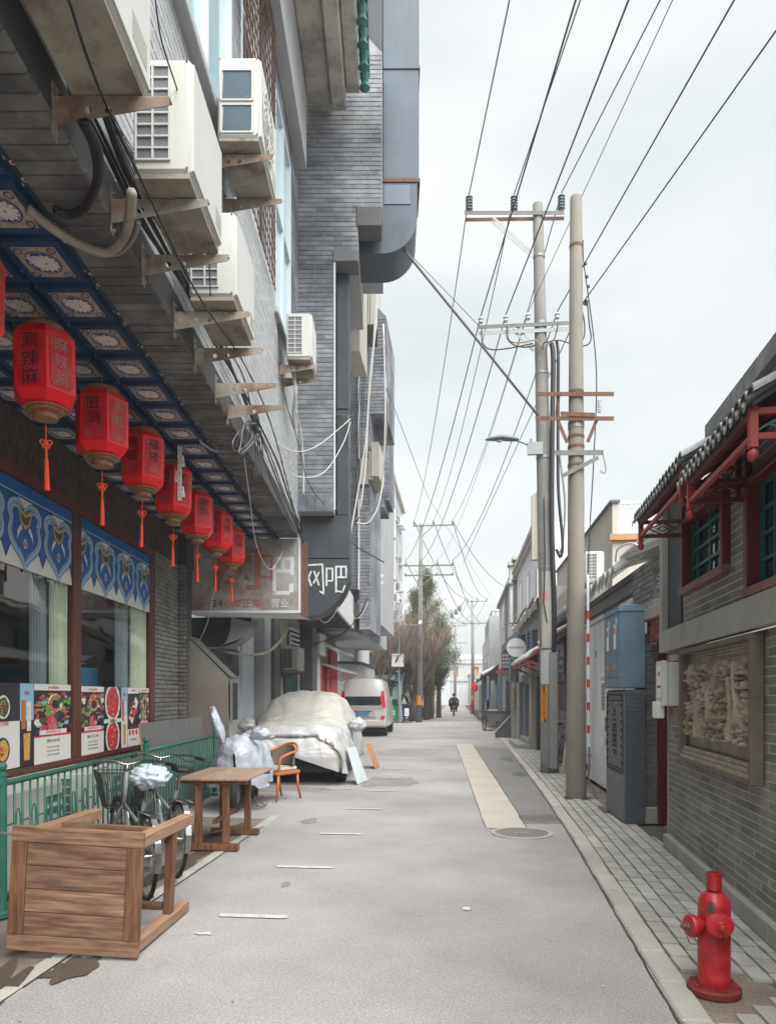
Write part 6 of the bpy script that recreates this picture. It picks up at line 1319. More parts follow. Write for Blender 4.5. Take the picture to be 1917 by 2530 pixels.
mb = MB(); mb.box((-.35, -.07, .94), (.35, -.055, .98)); mb.build('handle_strip', 'iron', vn); mb = MB(); mb.box((-.8, -.045, 1.075), (.8, -.03, 1.09)); mb.build('tailgate_seam', 'iron', vn)
mb = MB(); mb.cbox((-.7, .2, .2), (.7, 4.5, .4), .02); mb.build('underbody', 'black', vn)
mb = MB(); mb.bar((-.3, -.04, 1.22), (.25, -.05, 1.27), .02, .02); mb.build('wiper', 'black', vn)
# ---- recycling shelter and bins
sh = thing('recycling_shelter', 'blue roofed recycling shelter with notice boards behind the bins', 'shelter', (-4.6, 42.5, 0))
for x in (-5.5, -3.45): mb = MB(); mb.box((x-.05, 42.4, 0), (x+.05, 42.5, 2.45)); mb.build('post', 'frame_w', sh, True); mb = MB(); mb.box((x-.05, 43.6, 0), (x+.05, 43.7, 2.45)); mb.build('post', 'frame_w', sh, True)
mb = MB(); mb.prism([(-5.75, 42.2, 2.78), (-3.1, 42.2, 2.78), (-3.4, 42.3, 2.42), (-5.55, 42.3, 2.42)], (0, .05, 0)); mb.build('fascia', 'sign_blue', sh, True)
mb = MB(); mb.box((-5.8, 42.1, 2.8), (-3.05, 44, 2.88)); mb.build('roof', 'duct_blue', sh, True)
mb = MB(); mb.box((-5.15, 42.17, 2.48), (-3.75, 42.2, 2.74)); mb.build('name_panel', 'print_w', sh, True)
text('大栅栏街道垃圾分类投放点', .1, face4((-4.45, 42.165, 2.61), (1, 0, 0), (0, 0, 1)), 'sign_blue', sh, 'lettering', .001)
mb = MB(); mb.box((-5.45, 43.5, .4), (-3.5, 43.55, 2.4)); mb.build('back_panel', 'ornwood', sh, True)
mb = MB(); mb.box((-5.0, 42.9, .75), (-3.62, 42.95, 2.3)); b = mb.build('notice_board', 'screen', sh, True)
for (x0, z0, x1, z1, m) in ((-4.7, 1.5, -4.35, 1.95, 'sign_blue'), (-4.3, 1.5, -3.95, 1.95, 'bin_green'), (-4.9, 2.05, -3.75, 2.2, 'sign_blue'), (-4.2, .95, -3.75, 1.35, 'print_w'), (-4.9, .9, -4.35, 1.35, 'print_w')): mb = MB(); mb.box((x0, 42.88, z0), (x1, 42.9, z1)); mb.build('notice', m, b, True)
def bin_(x, y, m, label, sym):
    r = thing('wheelie_bin', label, 'bin', (x, y, 0)); mb = MB()
    mb.add([(-.22, -.22, .08), (.22, -.22, .08), (.22, .24, .08), (-.22, .24, .08), (-.28, -.28, .98), (.28, -.28, .98), (.28, .32, .98), (-.28, .32, .98)], [(0,3,2,1),(4,5,6,7),(0,1,5,4),(1,2,6,5),(2,3,7,6),(3,0,4,7)]); mb.build('body', m, r)
    mb = MB(); mb.cbox((-.31, -.33, .98), (.31, .36, 1.07), .03); mb.build('lid', m, r); mb = MB(); mb.cbox((-.2, -.30, .93), (.2, -.28, .98), .01); mb.build('rim', m, r)
    for sx_ in (-1, 1): mb = MB(); mb.lathe([(.09, -.03), (.09, .03)], (sx_*.24, .25, .1), 14, 0, 'x'); mb.build('wheel', 'tyre', r)
    mb = MB(); mb.box((-.08, -.27, .05), (.08, -.22, .14)); mb.build('pedal', 'iron', r)
    if sym == 'tri':
        mb = MB(); mb.box((-.12, -.272, .38), (.12, -.262, .82)); s_ = mb.build('label_plate', 'print_w', r); mb = MB()
        P = [(0, .73), (.075, .58), (-.075, .58)]
        for i in range(3): a, b = P[i], P[(i+1) % 3]; mb.bar((a[0], -.276, a[1]), (b[0], -.276, b[1]), .018, .004)
        mb.box((-.07, -.276, .47), (.07, -.273, .5)); mb.build('recycling_mark', 'iron', s_)
    else:
        mb = MB(); mb.box((-.05, -.262, .58), (.05, -.256, .7)); mb.prism([(-.06, -.262, .7), (.06, -.262, .7), (0, -.262, .8)], (0, .004, 0)); mb.box((-.09, -.262, .44), (.09, -.256, .5)); mb.box((-.07, -.262, .53), (.07, -.256, .56)); mb.build('print', 'print_w', r)
    mb = MB(); mb.prism([(-.07, -.255, .3), (.07, -.255, .3), (0, -.25, .24)], (0, .004, 0)); mb.build('print', 'print_w', r)
    return r
bin_(-3.72, 41.4, 'bin_green', 'green wheelie bin in front of the recycling shelter', 'g'); bin_(-2.97, 41.4, 'bin_dark', 'dark navy wheelie bin with white recycling label', 'tri'); bin_(-4.2, 41.9, 'sign_blue', 'blue wheelie bin half hidden behind the white van', 'g')
# ---- camera post
cp = thing('camera_post', 'grey post with side arm, camera and white equipment box beside the shelter', 'post', (-3.4, 41, 0))
mb = MB(); mb.tube([(0, 0, 0), (0, 0, 5.7)], .06, 10); mb.build('shaft', 'galv', cp); mb = MB(); mb.tube([(0, 0, 5.5), (1.3, 0, 5.5)], .035, 8); mb.build('arm', 'galv', cp)
mb = MB(); mb.cbox((-.4, -.25, 3.15), (.28, .05, 3.85), .02); mb.build('equipment_box', 'white_metal', cp); mb = MB(); mb.box((-.42, -.28, 3.83), (.3, .08, 3.88)); mb.build('box_lid', 'frame_w', cp); mb = MB(); mb.cbox((1.1, -.12, 5.53), (1.3, .1, 5.75), .02); mb.build('camera_housing', 'frame_w', cp)
# ================================================================== RIGHT: NEAR BRICK BUILDING (frame FR: local x into the wall, y along the street)
TB = thing('brick_teahouse', 'grey brick house with stone belt, green lattice windows and red canopies on the right', 'building', (1.679, 0, 0), -3.27)
def rx(a, b, m, name, parent=TB, c=0, **kw):
    mb = MB(); (mb.cbox(a, b, c) if c else mb.box(a, b)); return mb.build(name, m, parent, **kw)
YN = 7.72
W1, W2 = (3.8, 5.2, 2.24, 3.02), (5.68, 6.98, 2.5, 3.16)
nxm = faceNX(0)          # X along -y
wh = [(-b, -a, c, d) for a, b, c, d in (W1, W2)]
rx((0.012, -1, 0), (.3, YN, 1.98), 'mortar_pale', 'lower_wall'); wallplate(TB, nxm @ Matrix.Translation((0, .012, 0)), -YN, 1, 2.2, 3.38, wh, .25, 'mortar_pale', 'upper_wall')
RELH = (-6.85, -4.98, .98, 1.95)
lay(TB, nxm @ Matrix.Translation((0, .012, 0)), bond(-YN, -2.6, .14, 1.98, .27, .062, .007, [RELH]), .003, 'brick_grey', 300)
lay(TB, nxm @ Matrix.Translation((0, .012, 0)), bond(-YN, -2.6, 2.2, 3.38, .27, .062, .007, wh), .003, 'brick_grey', 120)
y = -1.0
while y < YN: rx((-.045, y+.002, 0.0), (.011, min(y+1.15, YN)-.002, .135), 'stone_grey', 'plinth_slab', c=.006); y += 1.15
y = -.55
while y < YN+.05: rx((-.075, y+.002, 1.985), (.01, min(y+1.42, YN+.06)-.002, 2.2), 'stone_grey', 'belt_slab', c=.005); y += 1.42
rx((-.07, YN-.06, 2.203), (.02, YN+.06, 3.5), 'stone_grey', 'end_slab', c=.005); rx((-.01, 7.12, 2.203), (.02, YN-.062, 3.5), 'duct_black', 'dark_panel'); rx((.0, YN-.02, 0), (.3, YN+.02, 3.5), 'mortar', 'end_wall')
rx((-.1, 7.0, 3.5), (.2, YN+.08, 3.62), 'stone_grey', 'cap')
M['oldred2b'] = mat('sill_brown', (.16, .07, .055), .6, .2, 6, bump=.1, stain=(.3, .22, .18), samt=.5, sscale=5)
def lattice_window(y0, y1, z0, z1, cols_, rows, open_sash=None):
    f = MB(); w = .075
    r = rx((-.05, y0, z0), (.12, y0+w, z1), 'maroon', 'window_frame', c=.006); rx((-.05, y1-w, z0), (.12, y1, z1), 'maroon', 'jamb', r, c=.006)
    rx((-.06, y0-.01, z0-.03), (.13, y1+.01, z0+.035), 'oldred2b', 'sill', r, c=.006); rx((-.05, y0+w, z1-.05), (.12, y1-w, z1), 'maroon', 'head', r, c=.006)
    rx((.07, y0+w, z0+.035), (.08, y1-w, z1-.05), 'window_dark', 'pane', r); rx((.3, y0-.1, z0-.1), (.31, y1+.1, z1+.1), 'dark', 'interior', r)
    t = .022; a0, a1, b0, b1 = y0+w+.01, y1-w-.01, z0+.045, z1-.06
    for q in cols_: yy = a0+(a1-a0)*q; rx((.035, yy-t/2, b0), (.06, yy+t/2, b1), 'tealpaint', 'lattice_bar', r)
    for q in rows: zz = b0+(b1-b0)*q; rx((.037, a0, zz-t/2), (.058, a1, zz+t/2), 'tealpaint', 'lattice_bar', r)
    return r
lattice_window(*W2, [0, .14, .5, .86, 1], [0, .28, .55, .82]); lattice_window(*W1, [0, .2, .5, .8, 1], [.0, .25, .5, .75, 1])
# main roof above the windows
rf = MB(); rf.prism([(-.16, -1, 3.36), (-.16, -1, 3.42), (.3, -1, 3.5), (.3, -1, 3.36)], (0, 6.4, 0)); rf.build('eave', 'plaster_grey', TB)
rf = MB(); rf.prism([(-.2, -1, 3.425), (-.2, -1, 3.5), (3.2, -1, 4.7), (3.2, -1, 4.6)], (0, 6.44, 0)); rf.build('roof', 'tileroof', TB)
ev = MB(); y = 1.6
while y < 5.4: ev.box((-.215, y, 3.40), (-.1, y+.27, 3.515)); y += .28
ev.build('ridge_tiles', 'tileroof', TB, kind='stuff')
rx((.28, -1, 3.36), (3.2, 5.3, 3.6), 'mortar', 'attic'); rx((.3, YN-.3, 0), (4, YN, 3.4), 'plaster_grey', 'back_wall')
# tiled canopies over the windows
def canopy(y0, y1, z, label):
    r = thing('window_canopy', label, 'canopy', tuple(FR.M @ Vector((0, y0, z))), -3.27, 'tiled red canopies over the lattice windows'); L_ = y1-y0; X = -.39
    for yy in (0, L_):
        for (a, b, s_) in (((X, yy, 0), (0, yy, 0), .032), ((X, yy, .13), (0, yy, .13), .032)): mb = MB(); mb.bar(a, b, s_, s_); mb.build('arm', 'redwood' if yy == 0 else 'maroon', r)
        mb = MB(); mb.cbox((X-.022, yy-.022, -.06), (X+.022, yy+.022, .16), .004); mb.build('hanging_post', 'redwood', r); mb = MB(); mb.lathe([(.001, -.13), (.02, -.12), (.03, -.10), (.026, -.075), (.014, -.062), (.014, -.055)], (X, yy, 0), 10); mb.build('finial', 'redwood', r, smooth=True)
        mb = MB(); mb.cbox((-.03, yy-.02, -.1), (0, yy+.02, .36), .003); mb.build('wall_post', 'maroon', r)
        mb = MB(); cx, cz = X/2, .065; P = [(cx-.12, cz), (cx, cz+.055), (cx+.12, cz), (cx, cz-.055)]
        for i in range(4): a, b = P[i], P[(i+1) % 4]; mb.bar((a[0], yy, a[1]), (b[0], yy, b[1]), .012, .012)
        P = [(cx-.05, cz), (cx, cz+.025), (cx+.05, cz), (cx, cz-.025)]
        for i in range(4): a, b = P[i], P[(i+1) % 4]; mb.bar((a[0], yy, a[1]), (b[0], yy, b[1]), .01, .01)
        mb.bar((X, yy, 0.02), (cx-.12, yy, cz), .01, .01); mb.bar((-.02, yy, 0.15), (cx+.12, yy, cz), .01, .01); mb.build('fretwork', 'tealpaint' if yy == 0 else 'maroon', r)
    mb = MB(); mb.bar((X, 0, .12), (X, L_, .12), .035, .045); mb.build('beam', 'maroon', r); mb = MB(); mb.bar((X, 0, .0), (X, L_, .0), .03, .03); mb.build('beam', 'redwood', r)
    for k in range(int(L_/.3)+1): mb = MB(); mb.bar((X-.02, .1+k*.3, .13), (0, .1+k*.3, .37), .03, .03); mb.build('rafter', 'maroon', r)
    s0 = MB(); s0.prism([(X-.02, -.06, .14), (X-.02, -.06, .17), (0, -.1, .42), (0, -.1, .39)], (0, L_+.12, 0)); s0.build('roof_board', 'duct_black', r)
    # overlapping barrel tiles: courses
    tl = MB(); n = 8
    for (t0, t1, lift) in ((0, .56, .0), (.5, 1.0, .03)):
        a = Vector((X-.04+(.04-X)*t0, 0, .165+.25*t0+lift+.02)); b = Vector((X-.04+(.04-X)*t1, 0, .165+.25*t1+lift*.4+.01)); 
        vs = []
        for (p, rr) in ((a, .055), (b, .046)):
            for i in range(n+1): q = math.pi*i/n; vs.append((p.x, rr*math.cos(q), p.z+rr*math.sin(q)))
        tl.add(vs, [(i, i+1, n+2+i, n+1+i) for i in range(n)]); vs2 = [(a.x-.001, .055*math.cos(math.pi*i/n), a.z+.055*math.sin(math.pi*i/n)) for i in range(n+1)]+[(a.x-.001, .042*math.cos(math.pi*i/n), a.z+.042*math.sin(math.pi*i/n)) for i in range(n+1)]
        tl.add(vs2, [(i, i+1, n+2+i, n+1+i) for i in range(n)])
    tm = tl.mesh('roof_tile', 'tileroof', False); pn = MB(); vs = []
    for x, z in ((X-.05, .165), (0, .43)):
        for i in range(n+1): q = math.pi*i/n; vs.append((x, .05*math.cos(q), z-.035*math.sin(q)+.02))
    pn.add(vs, [(i, i+1, n+2+i, n+1+i) for i in range(n)]); vs = [(X-.052, .05*math.cos(math.pi*i/n), .185-.035*math.sin(math.pi*i/n)) for i in range(n+1)]+[(X-.052, .03*math.cos(math.pi*i/n), .14-.02*math.sin(math.pi*i/n)) for i in range(n+1)]
    pn.add(vs, [(i, i+1, n+2+i, n+1+i) for i in range(n)]); pm_ = pn.mesh('pan_tile', 'tileroof')
    y = -.08
    while y < L_+.1:
        link('roof_tile', tm, r, Matrix.Translation((0, y, random.uniform(-.006, .006)))); link('pan_tile', pm_, r, Matrix.Translation((0, y+.055, 0))); y += .11
    mb = MB(); mb.tube([(-.02, -.12, .47), (-.02, L_+.1, .47)], .05, 8); mb.build('ridge', 'tileroof', r)
    return r
canopy(3.93, 5.2, 2.89, 'nearest red canopy with curved grey tiles over the big lattice window'); canopy(5.42, 7.02, 3.04, 'second red canopy over the smaller lattice window at the house corner')
# carved stone relief
rl = thing('stone_relief', 'framed carved stone relief of a crowded landscape on the grey brick wall', 'relief', tuple(FR.M @ Vector((0, 4.94, .96))), -3.27); RW_, RH = 1.94, 1.0
def rb2(a, b, m, name, parent=rl, c=.006): mb = MB(); mb.cbox(a, b, c); return mb.build(name, m, parent)
rb2((-.085, 0, 0), (-.0, .04, RH), 'stone_dark', 'frame_side'); rb2((-.085, RW_-.04, 0), (-.0, RW_, RH), 'stone_dark', 'frame_side'); rb2((-.085, .042, RH-.04), (-.0, RW_-.042, RH), 'stone_dark', 'frame_top'); rb2((-.09, .042, 0), (-.0, RW_-.042, .04), 'stone_dark', 'frame_bottom')
mb = MB()
for r_ in range(3):
    for k in range(17): a = .055+(k+.5*(r_ % 2))*.108; mb.box((-.085+.015*r_, a, .042+r_*.033), (-.02, min(a+.1, RW_-.06), .070+r_*.033))
mb.build('carved_brick_band', 'stone', rl, kind='stuff')
NU, NV = 300, 170; lumps = []; rr = random.Random(11)
for i in range(380): lumps.append((rr.uniform(.07, .98), rr.uniform(.12, .85)*(1 if i % 3 else .6)+.0, rr.uniform(.007, .024), rr.uniform(.014, .042), rr.uniform(.15, 1)))
boxes = [(.22+.1*k+rr.uniform(-.03, .03), rr.uniform(.2, .8), rr.uniform(.03, .07), rr.uniform(.006, .012)) for k in range(7)]+[(.12, .62, .10, .012), (.25, .7, .12, .01), (.15, .75, .06, .02), (.3, .5, .09, .01)]
def relief(u, v):
    h = .012*noise.noise(Vector((u*3, v*3, 0)))
    if .06 < u < .99 and .12 < v < .9:
        p = Vector((u*9, v*6, 2)); h += .03*max(0, noise.noise(p)+.25)
        for (a, b, ra, rb_, s_) in lumps:
            du, dv = (u-a)/ra, (v-b)/rb_; d = du*du+dv*dv
            if d < 1: h = max(h, .02+.045*s_*math.sqrt(1-d))
        for (a, b, w, t) in boxes:
            if abs(u-a) < w and abs(v-b) < t: h = max(h, .06)
        for (a, w, v0, v1) in ((.24, .018, .15, .72), (.74, .02, .12, .5), (.17, .012, .3, .85), (.55, .012, .3, .6)):     # trunks
            d = abs(u-a-.015*math.sin(v*11))/w
            if d < 1 and v0 < v < v1: h = max(h, .055*math.sqrt(1-d*d)+.015)
        h += .006*noise.noise(Vector((u*60, v*40, 4)))
    if v >= .9: h += .004*math.sin(v*220)
    return max(-.01, h)
vs = []; 
for j in range(NV+1):
    for i in range(NU+1):
        u, v = i/NU, j/NV; vs.append((-.004-relief(u, v)*1.25, .052+u*(RW_-.104), .14+v*(RH-.19)))
mb = MB(); mb.add(vs, [(j*(NU+1)+i, j*(NU+1)+i+1, (j+1)*(NU+1)+i+1, (j+1)*(NU+1)+i) for j in range(NV) for i in range(NU)]); mb.build('carving', 'stone', rl)
# meter boxes beside the relief
mbx = thing('meter_box', 'white meter box with paper notice and tan box below, left of the relief', 'meter box', tuple(FR.M @ Vector((-.08, 7.0, 1.33))), -3.27)
def m3(a, b, m, name, c=.006): mb = MB(); mb.cbox(a, b, c); return mb.build(name, m, mbx)
m3((-.05, 0, .12), (.08, .42, .53), 'white_metal', 'box'); m3((.0, .02, -.02), (.08, .3, .115), 'pgold' if False else 'wood_grey', 'lower_box'); m3((-.10, .1, .12), (-.052, .4, .55), 'plaster_white', 'door'); m3((-.105, .13, .2), (-.102, .34, .5), 'print_w', 'notice'); m3((-.13, .2, -.0), (-.06, .42, .16), 'print_w', 'small_notice_box'); m3((-.02, .03, .54), (.06, .2, .6), 'conc_strip', 'cap')
text('电表', .05, WM(mbx) @ face4((-.106, .235, .42), (0, -1, 0), (0, 0, 1)), 'pred', mbx, 'lettering', .001); text('注意用电安全', .03, WM(mbx) @ face4((-.106, .235, .3), (0, -1, 0), (0, 0, 1)), 'iron', mbx, 'lettering', .001)
# ---- gate with red door, brick pillar, gable with lattice opening
gt_ = thing('gate_building', 'old grey brick gateway with dark red door, torn red lintel and round lattice opening', 'building', (2.3, 8.4, 0))
def wb(a, b, m, name, parent, c=0): mb = MB(); (mb.cbox(a, b, c) if c else mb.box(a, b)); return mb.build(name, m, parent, True)
wb((2.42, 7.76, .04), (2.47, 9.02, 2.1), 'door_red', 'door', gt_, .005)
wb((2.41, 8.42, .04), (2.418, 8.46, 2.1), 'maroon', 'door_seam', gt_); wb((2.36, 8.93, .02), (2.43, 9.03, 2.2), 'maroon', 'door_jamb', gt_, .004)
wb((2.24, 9.075, .0), (2.6, 9.6, 2.3), 'mortar', 'pillar_core', gt_); wb((2.2, 9.02, 0), (2.48, 9.5, .2), 'stone_grey', 'pillar_base', gt_, .01)
lay(gt_, Matrix.Translation((0, 9.075, 0)), bond(2.24, 2.44, .2, 2.3, .2, .075, .008), .012, 'brick_dark', 60); lay(gt_, Matrix.Translation((2.24, 0, 0)) @ Matrix.Rotation(R(-90), 4, 'Z'), bond(-9.6, -9.06, .2, 2.3, .24, .075, .008), .01, 'brick_grey', 80)
M['oldred2'] = mat('peeling_red', (.25, .06, .055), .8, .3, 6, bump=.4, bscale=20, stain=(.4, .33, .3), samt=.6, sscale=9)
mb = MB(); n = 16; P = [(2.26, 7.75+1.35*i/n, 2.2+.05*noise.noise(Vector((i*.9, 3, 1)))) for i in range(n+1)]
mb.prism(P+[(2.26, 9.1, 2.44), (2.26, 7.75, 2.44)], (.06, 0, 0)); mb.build('lintel', 'oldred2', gt_, True)
wb((2.2, 7.72, 2.442), (2.5, 9.15, 2.58), 'stone_grey', 'lintel_slab', gt_, .01); wb((2.24, 7.74, 2.582), (2.5, 9.12, 2.66), 'stone_grey', 'lintel_slab', gt_, .01)
OP = (-8.95, -8.2, 2.75, 3.06); GM = Matrix.Translation((2.3, 0, 0)) @ Matrix.Rotation(R(-90), 4, 'Z')
wallplate(gt_, GM, -9.95, -7.74, 2.66, 3.2, [OP], .2, 'mortar', 'gable_wall'); lay(gt_, GM, bond(-9.95, -7.74, 2.66, 3.2, .24, .07, .008, [OP]), .012, 'brick_grey', 90)
mb = MB()
for i in range(5):
    for j in range(3): mb.tube([(2.34, 8.25+.16*i+.08*math.cos(a), 2.8+.1*j+.08*math.sin(a)) for a in [k*math.tau/14 for k in range(15)]], .009, 5, cap=False)
mb.build('round_lattice', 'plaster_white', gt_, True); wb((2.5, 7.9, 2.6), (2.52, 9.2, 3.2), 'plaster_grey', 'backing', gt_)
mb = MB(); mb.prism([(2.2, 7.7, 3.16), (2.2, 10.0, 3.36), (2.2, 10.0, 3.44), (2.2, 7.7, 3.24)], (.5, 0, 0)); mb.build('gable_cap', 'stone_grey', gt_, True)
M['whitewash'] = mat('whitewash', (.5, .52, .5), .85, .12, 4, bump=.3, bscale=15, stain=(.25, .25, .24), samt=.5, sscale=4)
mb = MB(); mb.prism([(2.25, 8.2, 3.24), (2.25, 10.9, 3.36), (2.25, 10.9, 3.46), (2.25, 8.2, 3.42)], (1.2, 0, .35)); mb.build('roof_mortar', 'whitewash', gt_, True)
for k in range(3): mb = MB(); mb.tube([(2.3+.16*k, 8.0, 3.5+.05*k), (2.3+.16*k, 10.6, 3.5+.05*k)], .05, 8); mb.build('ridge_tile', 'whitewash', gt_, True)
cable(spline([(2.2, 10.6, 3.45), (2.15, 10.2, 3.55), (2.2, 9.6, 3.5), (2.25, 9.1, 3.3)], 6), .012, 'cable_w', 'white cable looping over the whitewashed roof edge')
# ---- walled yard with tile coping and white container
yw = thing('yard_wall', 'grey plastered wall topped with curved roof tiles with white edges', 'wall', (2.38, 10, 0))
wb((2.42, 10.0, 0), (2.7, 17.5, 3.2), 'plaster_grey', 'wall', yw); wb((2.34, 10.0, 2.95), (2.42, 17.5, 3.12), 'concrete', 'cornice', yw, .01); wb((2.30, 10.0, 3.121), (2.7, 17.5, 3.2), 'brick_dark', 'corbel', yw)
n = 8; tl = MB(); vs = []
for x, z, rr in ((2.1, 3.2, .075), (2.75, 3.5, .065)):
    for i in range(n+1): q = math.pi*i/n; vs.append((x-2.1, rr*math.cos(q), z-3.2+rr*math.sin(q)))
tl.add(vs, [(i, i+1, n+2+i, n+1+i) for i in range(n)], 0)
vs = [(-.004, .078*math.cos(math.pi*i/n), .078*math.sin(math.pi*i/n)) for i in range(n+1)]+[(-.004, .055*math.cos(math.pi*i/n), .055*math.sin(math.pi*i/n)) for i in range(n+1)]
tl.add(vs, [(i, i+1, n+2+i, n+1+i) for i in range(n)], 1); tl.prism([(-.002, -.055, 0)]+[(-.002, .055*math.cos(math.pi*i/n), .055*math.sin(math.pi*i/n)) for i in range(n, -1, -1)], (.01, 0, 0), 0)
tl.prism([(0, .1, .02), (0, .14, -.0), (0, .1, -.09), (0, .06, 0)], (.012, 0, 0), 0); tl.add([(-.004, .055, .012), (-.004, .105, -.105), (-.004, .145, .012), (-.004, .13, .012), (-.004, .105, -.075), (-.004, .07, .012)], [(0, 1, 4, 5), (1, 2, 3, 4)], 1)
tmm = tl.mesh('coping_tile', ['tileroof', 'plaster_white']); y = 10.25
while y < 17: link('coping_tile', tmm, yw, Matrix.Translation((2.08-2.38+random.uniform(-.01, .01), y-10, 3.22)) @ Matrix.Diagonal((1, 1.38, 1.38, 1))); y += .29
ct = thing('steel_hoarding', 'tall white painted steel panels with torn notices behind the concrete pole', 'hoarding', (2.33, 10, 0))
y = 10.08; i = 0
while y < 14.9: wb((2.33, y+.004, .05), (2.37, y+.93, 2.78), 'container', 'panel', ct, .004); y += .935; i += 1
wb((2.29, 10.05, 2.79), (2.41, 14.9, 2.86), 'awning_white', 'top_rail', ct, .008)
wb((2.325, 11.95, 1.0), (2.329, 12.35, 1.9), 'print_w', 'notice', ct); wb((2.324, 12.0, 1.3), (2.3275, 12.3, 1.75), 'stone_grey', 'notice', ct); wb((2.30, 11.7, .98), (2.328, 11.9, 1.2), 'iron', 'lock_box', ct)
for y, z in ((11.9, 2.1), (12.75, 2.2), (11.85, .75)): wb((2.315, y, z), (2.329, y+.06, z+.12), 'galv', 'latch', ct)
text('施工公告', .08, face4((2.3235, 12.15, 1.82), (0, -1, 0), (0, 0, 1)), 'pred', ct, 'lettering', .0005)
for i in range(6): text('文明施工敬请谅解为民服务', .022, face4((2.3235, 12.15, 1.7-i*.06), (0, -1, 0), (0, 0, 1)), 'iron', ct, 'lettering', .0004)
wb((2.322, 12.1, .72), (2.3235, 12.4, .88), 'print_w', 'torn_paper', ct); wb((2.322, 10.9, .8), (2.3235, 11.3, .83), 'peach', 'torn_paper', ct)
# ---- blue cabinet above the carved cabinet
bc = thing('blue_cabinet', 'blue-grey steel cabinet with two doors fixed above the carved grey cabinet', 'cabinet', (1.9, 9.0, 1.64))
wb((1.91, 9.0, 1.64), (2.215, 9.88, 2.60), 'cab_blue', 'body', bc, .006); wb((1.895, 8.985, 2.56), (2.23, 9.9, 2.63), 'cab_blue', 'lid_rim', bc, .006)
mb = MB(); mb.add([(1.895, 8.985, 2.632), (2.23, 8.985, 2.632), (2.23, 9.9, 2.632), (1.895, 9.9, 2.632), (2.06, 9.3, 2.69), (2.06, 9.6, 2.69)], [(0, 1, 4), (1, 2, 5, 4), (2, 3, 5), (3, 0, 4, 5)]); mb.build('lid', 'cab_blue', bc, True)
for y0 in (9.015, 9.445): 
    d = wb((1.902, y0, 1.78), (1.909, y0+.42, 2.545), 'cab_blue', 'door', bc, .003); wb((1.899, y0+.13, 2.12), (1.9015, y0+.25, 2.42), 'print_w', 'paper_strip', bc); wb((1.897, y0+.15, 2.3), (1.8985, y0+.23, 2.38), 'pred', 'paper_mark', bc); wb((1.899, y0+.12, 1.86), (1.9015, y0+.28, 1.94), 'peach', 'sticker', bc); wb((1.899, y0+.05, 2.4), (1.9015, y0+.16, 2.5), 'plight', 'sticker', bc)
wb((1.903, 9.015, 1.66), (1.909, 9.87, 1.765), 'cab_blue', 'lower_panel', bc, .003)
for k in range(9): wb((1.925+k*.034, 8.993, 1.67), (1.934+k*.034, 8.999, 2.54), 'cab_blue', 'rib', bc)
kc = thing('carved_cabinet', 'tall grey cabinet covered with cut ornament and brick pattern below the blue cabinet', 'cabinet', (1.98, 8.98, 0))
wb((1.985, 8.985, 0), (2.21, 10.06, 1.62), 'cab_dark', 'body', kc); 
cf = wb((1.965, 9.0, .02), (1.984, 10.04, 1.6), 'plaster_grey' if False else 'iron', 'front_panel', kc, .003)
def cut(y0, y1, z0, z1, m='dark', t=.004): wb((1.962-t, 9.0+y0, z0), (1.9645, 9.0+y1, z1), m, 'ornament', kc)
M['cab_mid'] = mat('cabinet_grey', (.17, .18, .185), .7, .15, 8, bump=.2)
for yy in (.05, .12, .9, .97):
    for k in range(9): cut(yy, yy+.045, .7+k*.1+.02*(yy in (.12, .9)), .725+k*.1+.02*(yy in (.12, .9)))
for yy in (.04, .98): cut(yy, yy+.012, .62, 1.55)
for zz in (.6, .64, 1.48, 1.55): cut(.05, .98, zz, zz+.014)
ell = [(.52+.16*math.cos(a), 1.06+.33*math.sin(a)) for a in [k*math.tau/28 for k in range(28)]]
mb = MB()
for i in range(28): a, b = ell[i], ell[(i+1) % 28]; mb.bar((1.961, 9+a[0], a[1]), (1.961, 9+b[0], b[1]), .006, .016)
mb.build('ornament', 'cab_mid', kc, True)
for k in range(8): cut(.42, .62, .84+k*.065, .86+k*.065)
cut(.50, .54, .8, .86); cut(.50, .54, 1.33, 1.4); cut(.44, .455, .9, 1.2); cut(.585, .6, .9, 1.2)
pcs = bond(-10.04, -9.0, .03, .56, .12, .04, .004); KM = Matrix.Translation((1.9645, 0, 0)) @ Matrix.Rotation(R(-90), 4, 'Z'); lay(kc, KM, pcs, .004, 'cab_mid', 110, jit=.0005)
lay(kc, Matrix.Translation((0, 8.985, 0)), bond(1.99, 2.205, .02, 1.6, .13, .05, .006), .004, 'cab_dark', 100, jit=.0005)
# striped pole guard and fittings are with the poles; hydrant
hy = thing('fire_hydrant', 'red fire hydrant with two capped outlets standing at the pavement edge', 'hydrant', (1.33, 3.98, 0), 8); hy.scale = (1.1, 1.1, 1.03)
mb = MB(); mb.lathe([(.118, -.01), (.122, .0), (.122, .022), (.115, .03), (.07, .032), (.068, .045)], n=32); o = mb.build('base_flange', 'flange_red', hy); smooth_by(o, 40)
for k in range(6): a = k*math.tau/6+.3; mb = MB(); mb.lathe([(.012, .022), (.012, .042), (.006, .043)], (.1*math.cos(a), .1*math.sin(a), 0), 6); mb.build('bolt', 'flange_red', hy)
prof = [(.071, .03), (.073, .05), (.0745, .075), (.073, .082), (.073, .42)]+[(.073, .43)]+[(.073*math.cos(R(a))*.55+.073*.45*(1 if a < 5 else math.cos(R(a))), .43+.085*math.sin(R(a))) for a in range(10, 75, 8)]+[(.037, .515), (.035, .52), (.035, .59), (.0365, .591), (.0365, .6), (.031, .601), (.030, .575), (.001, .572)]
mb = MB(); mb.lathe(prof, n=36, cap=False); o = mb.build('barrel', 'red', hy); smooth_by(o, 35)
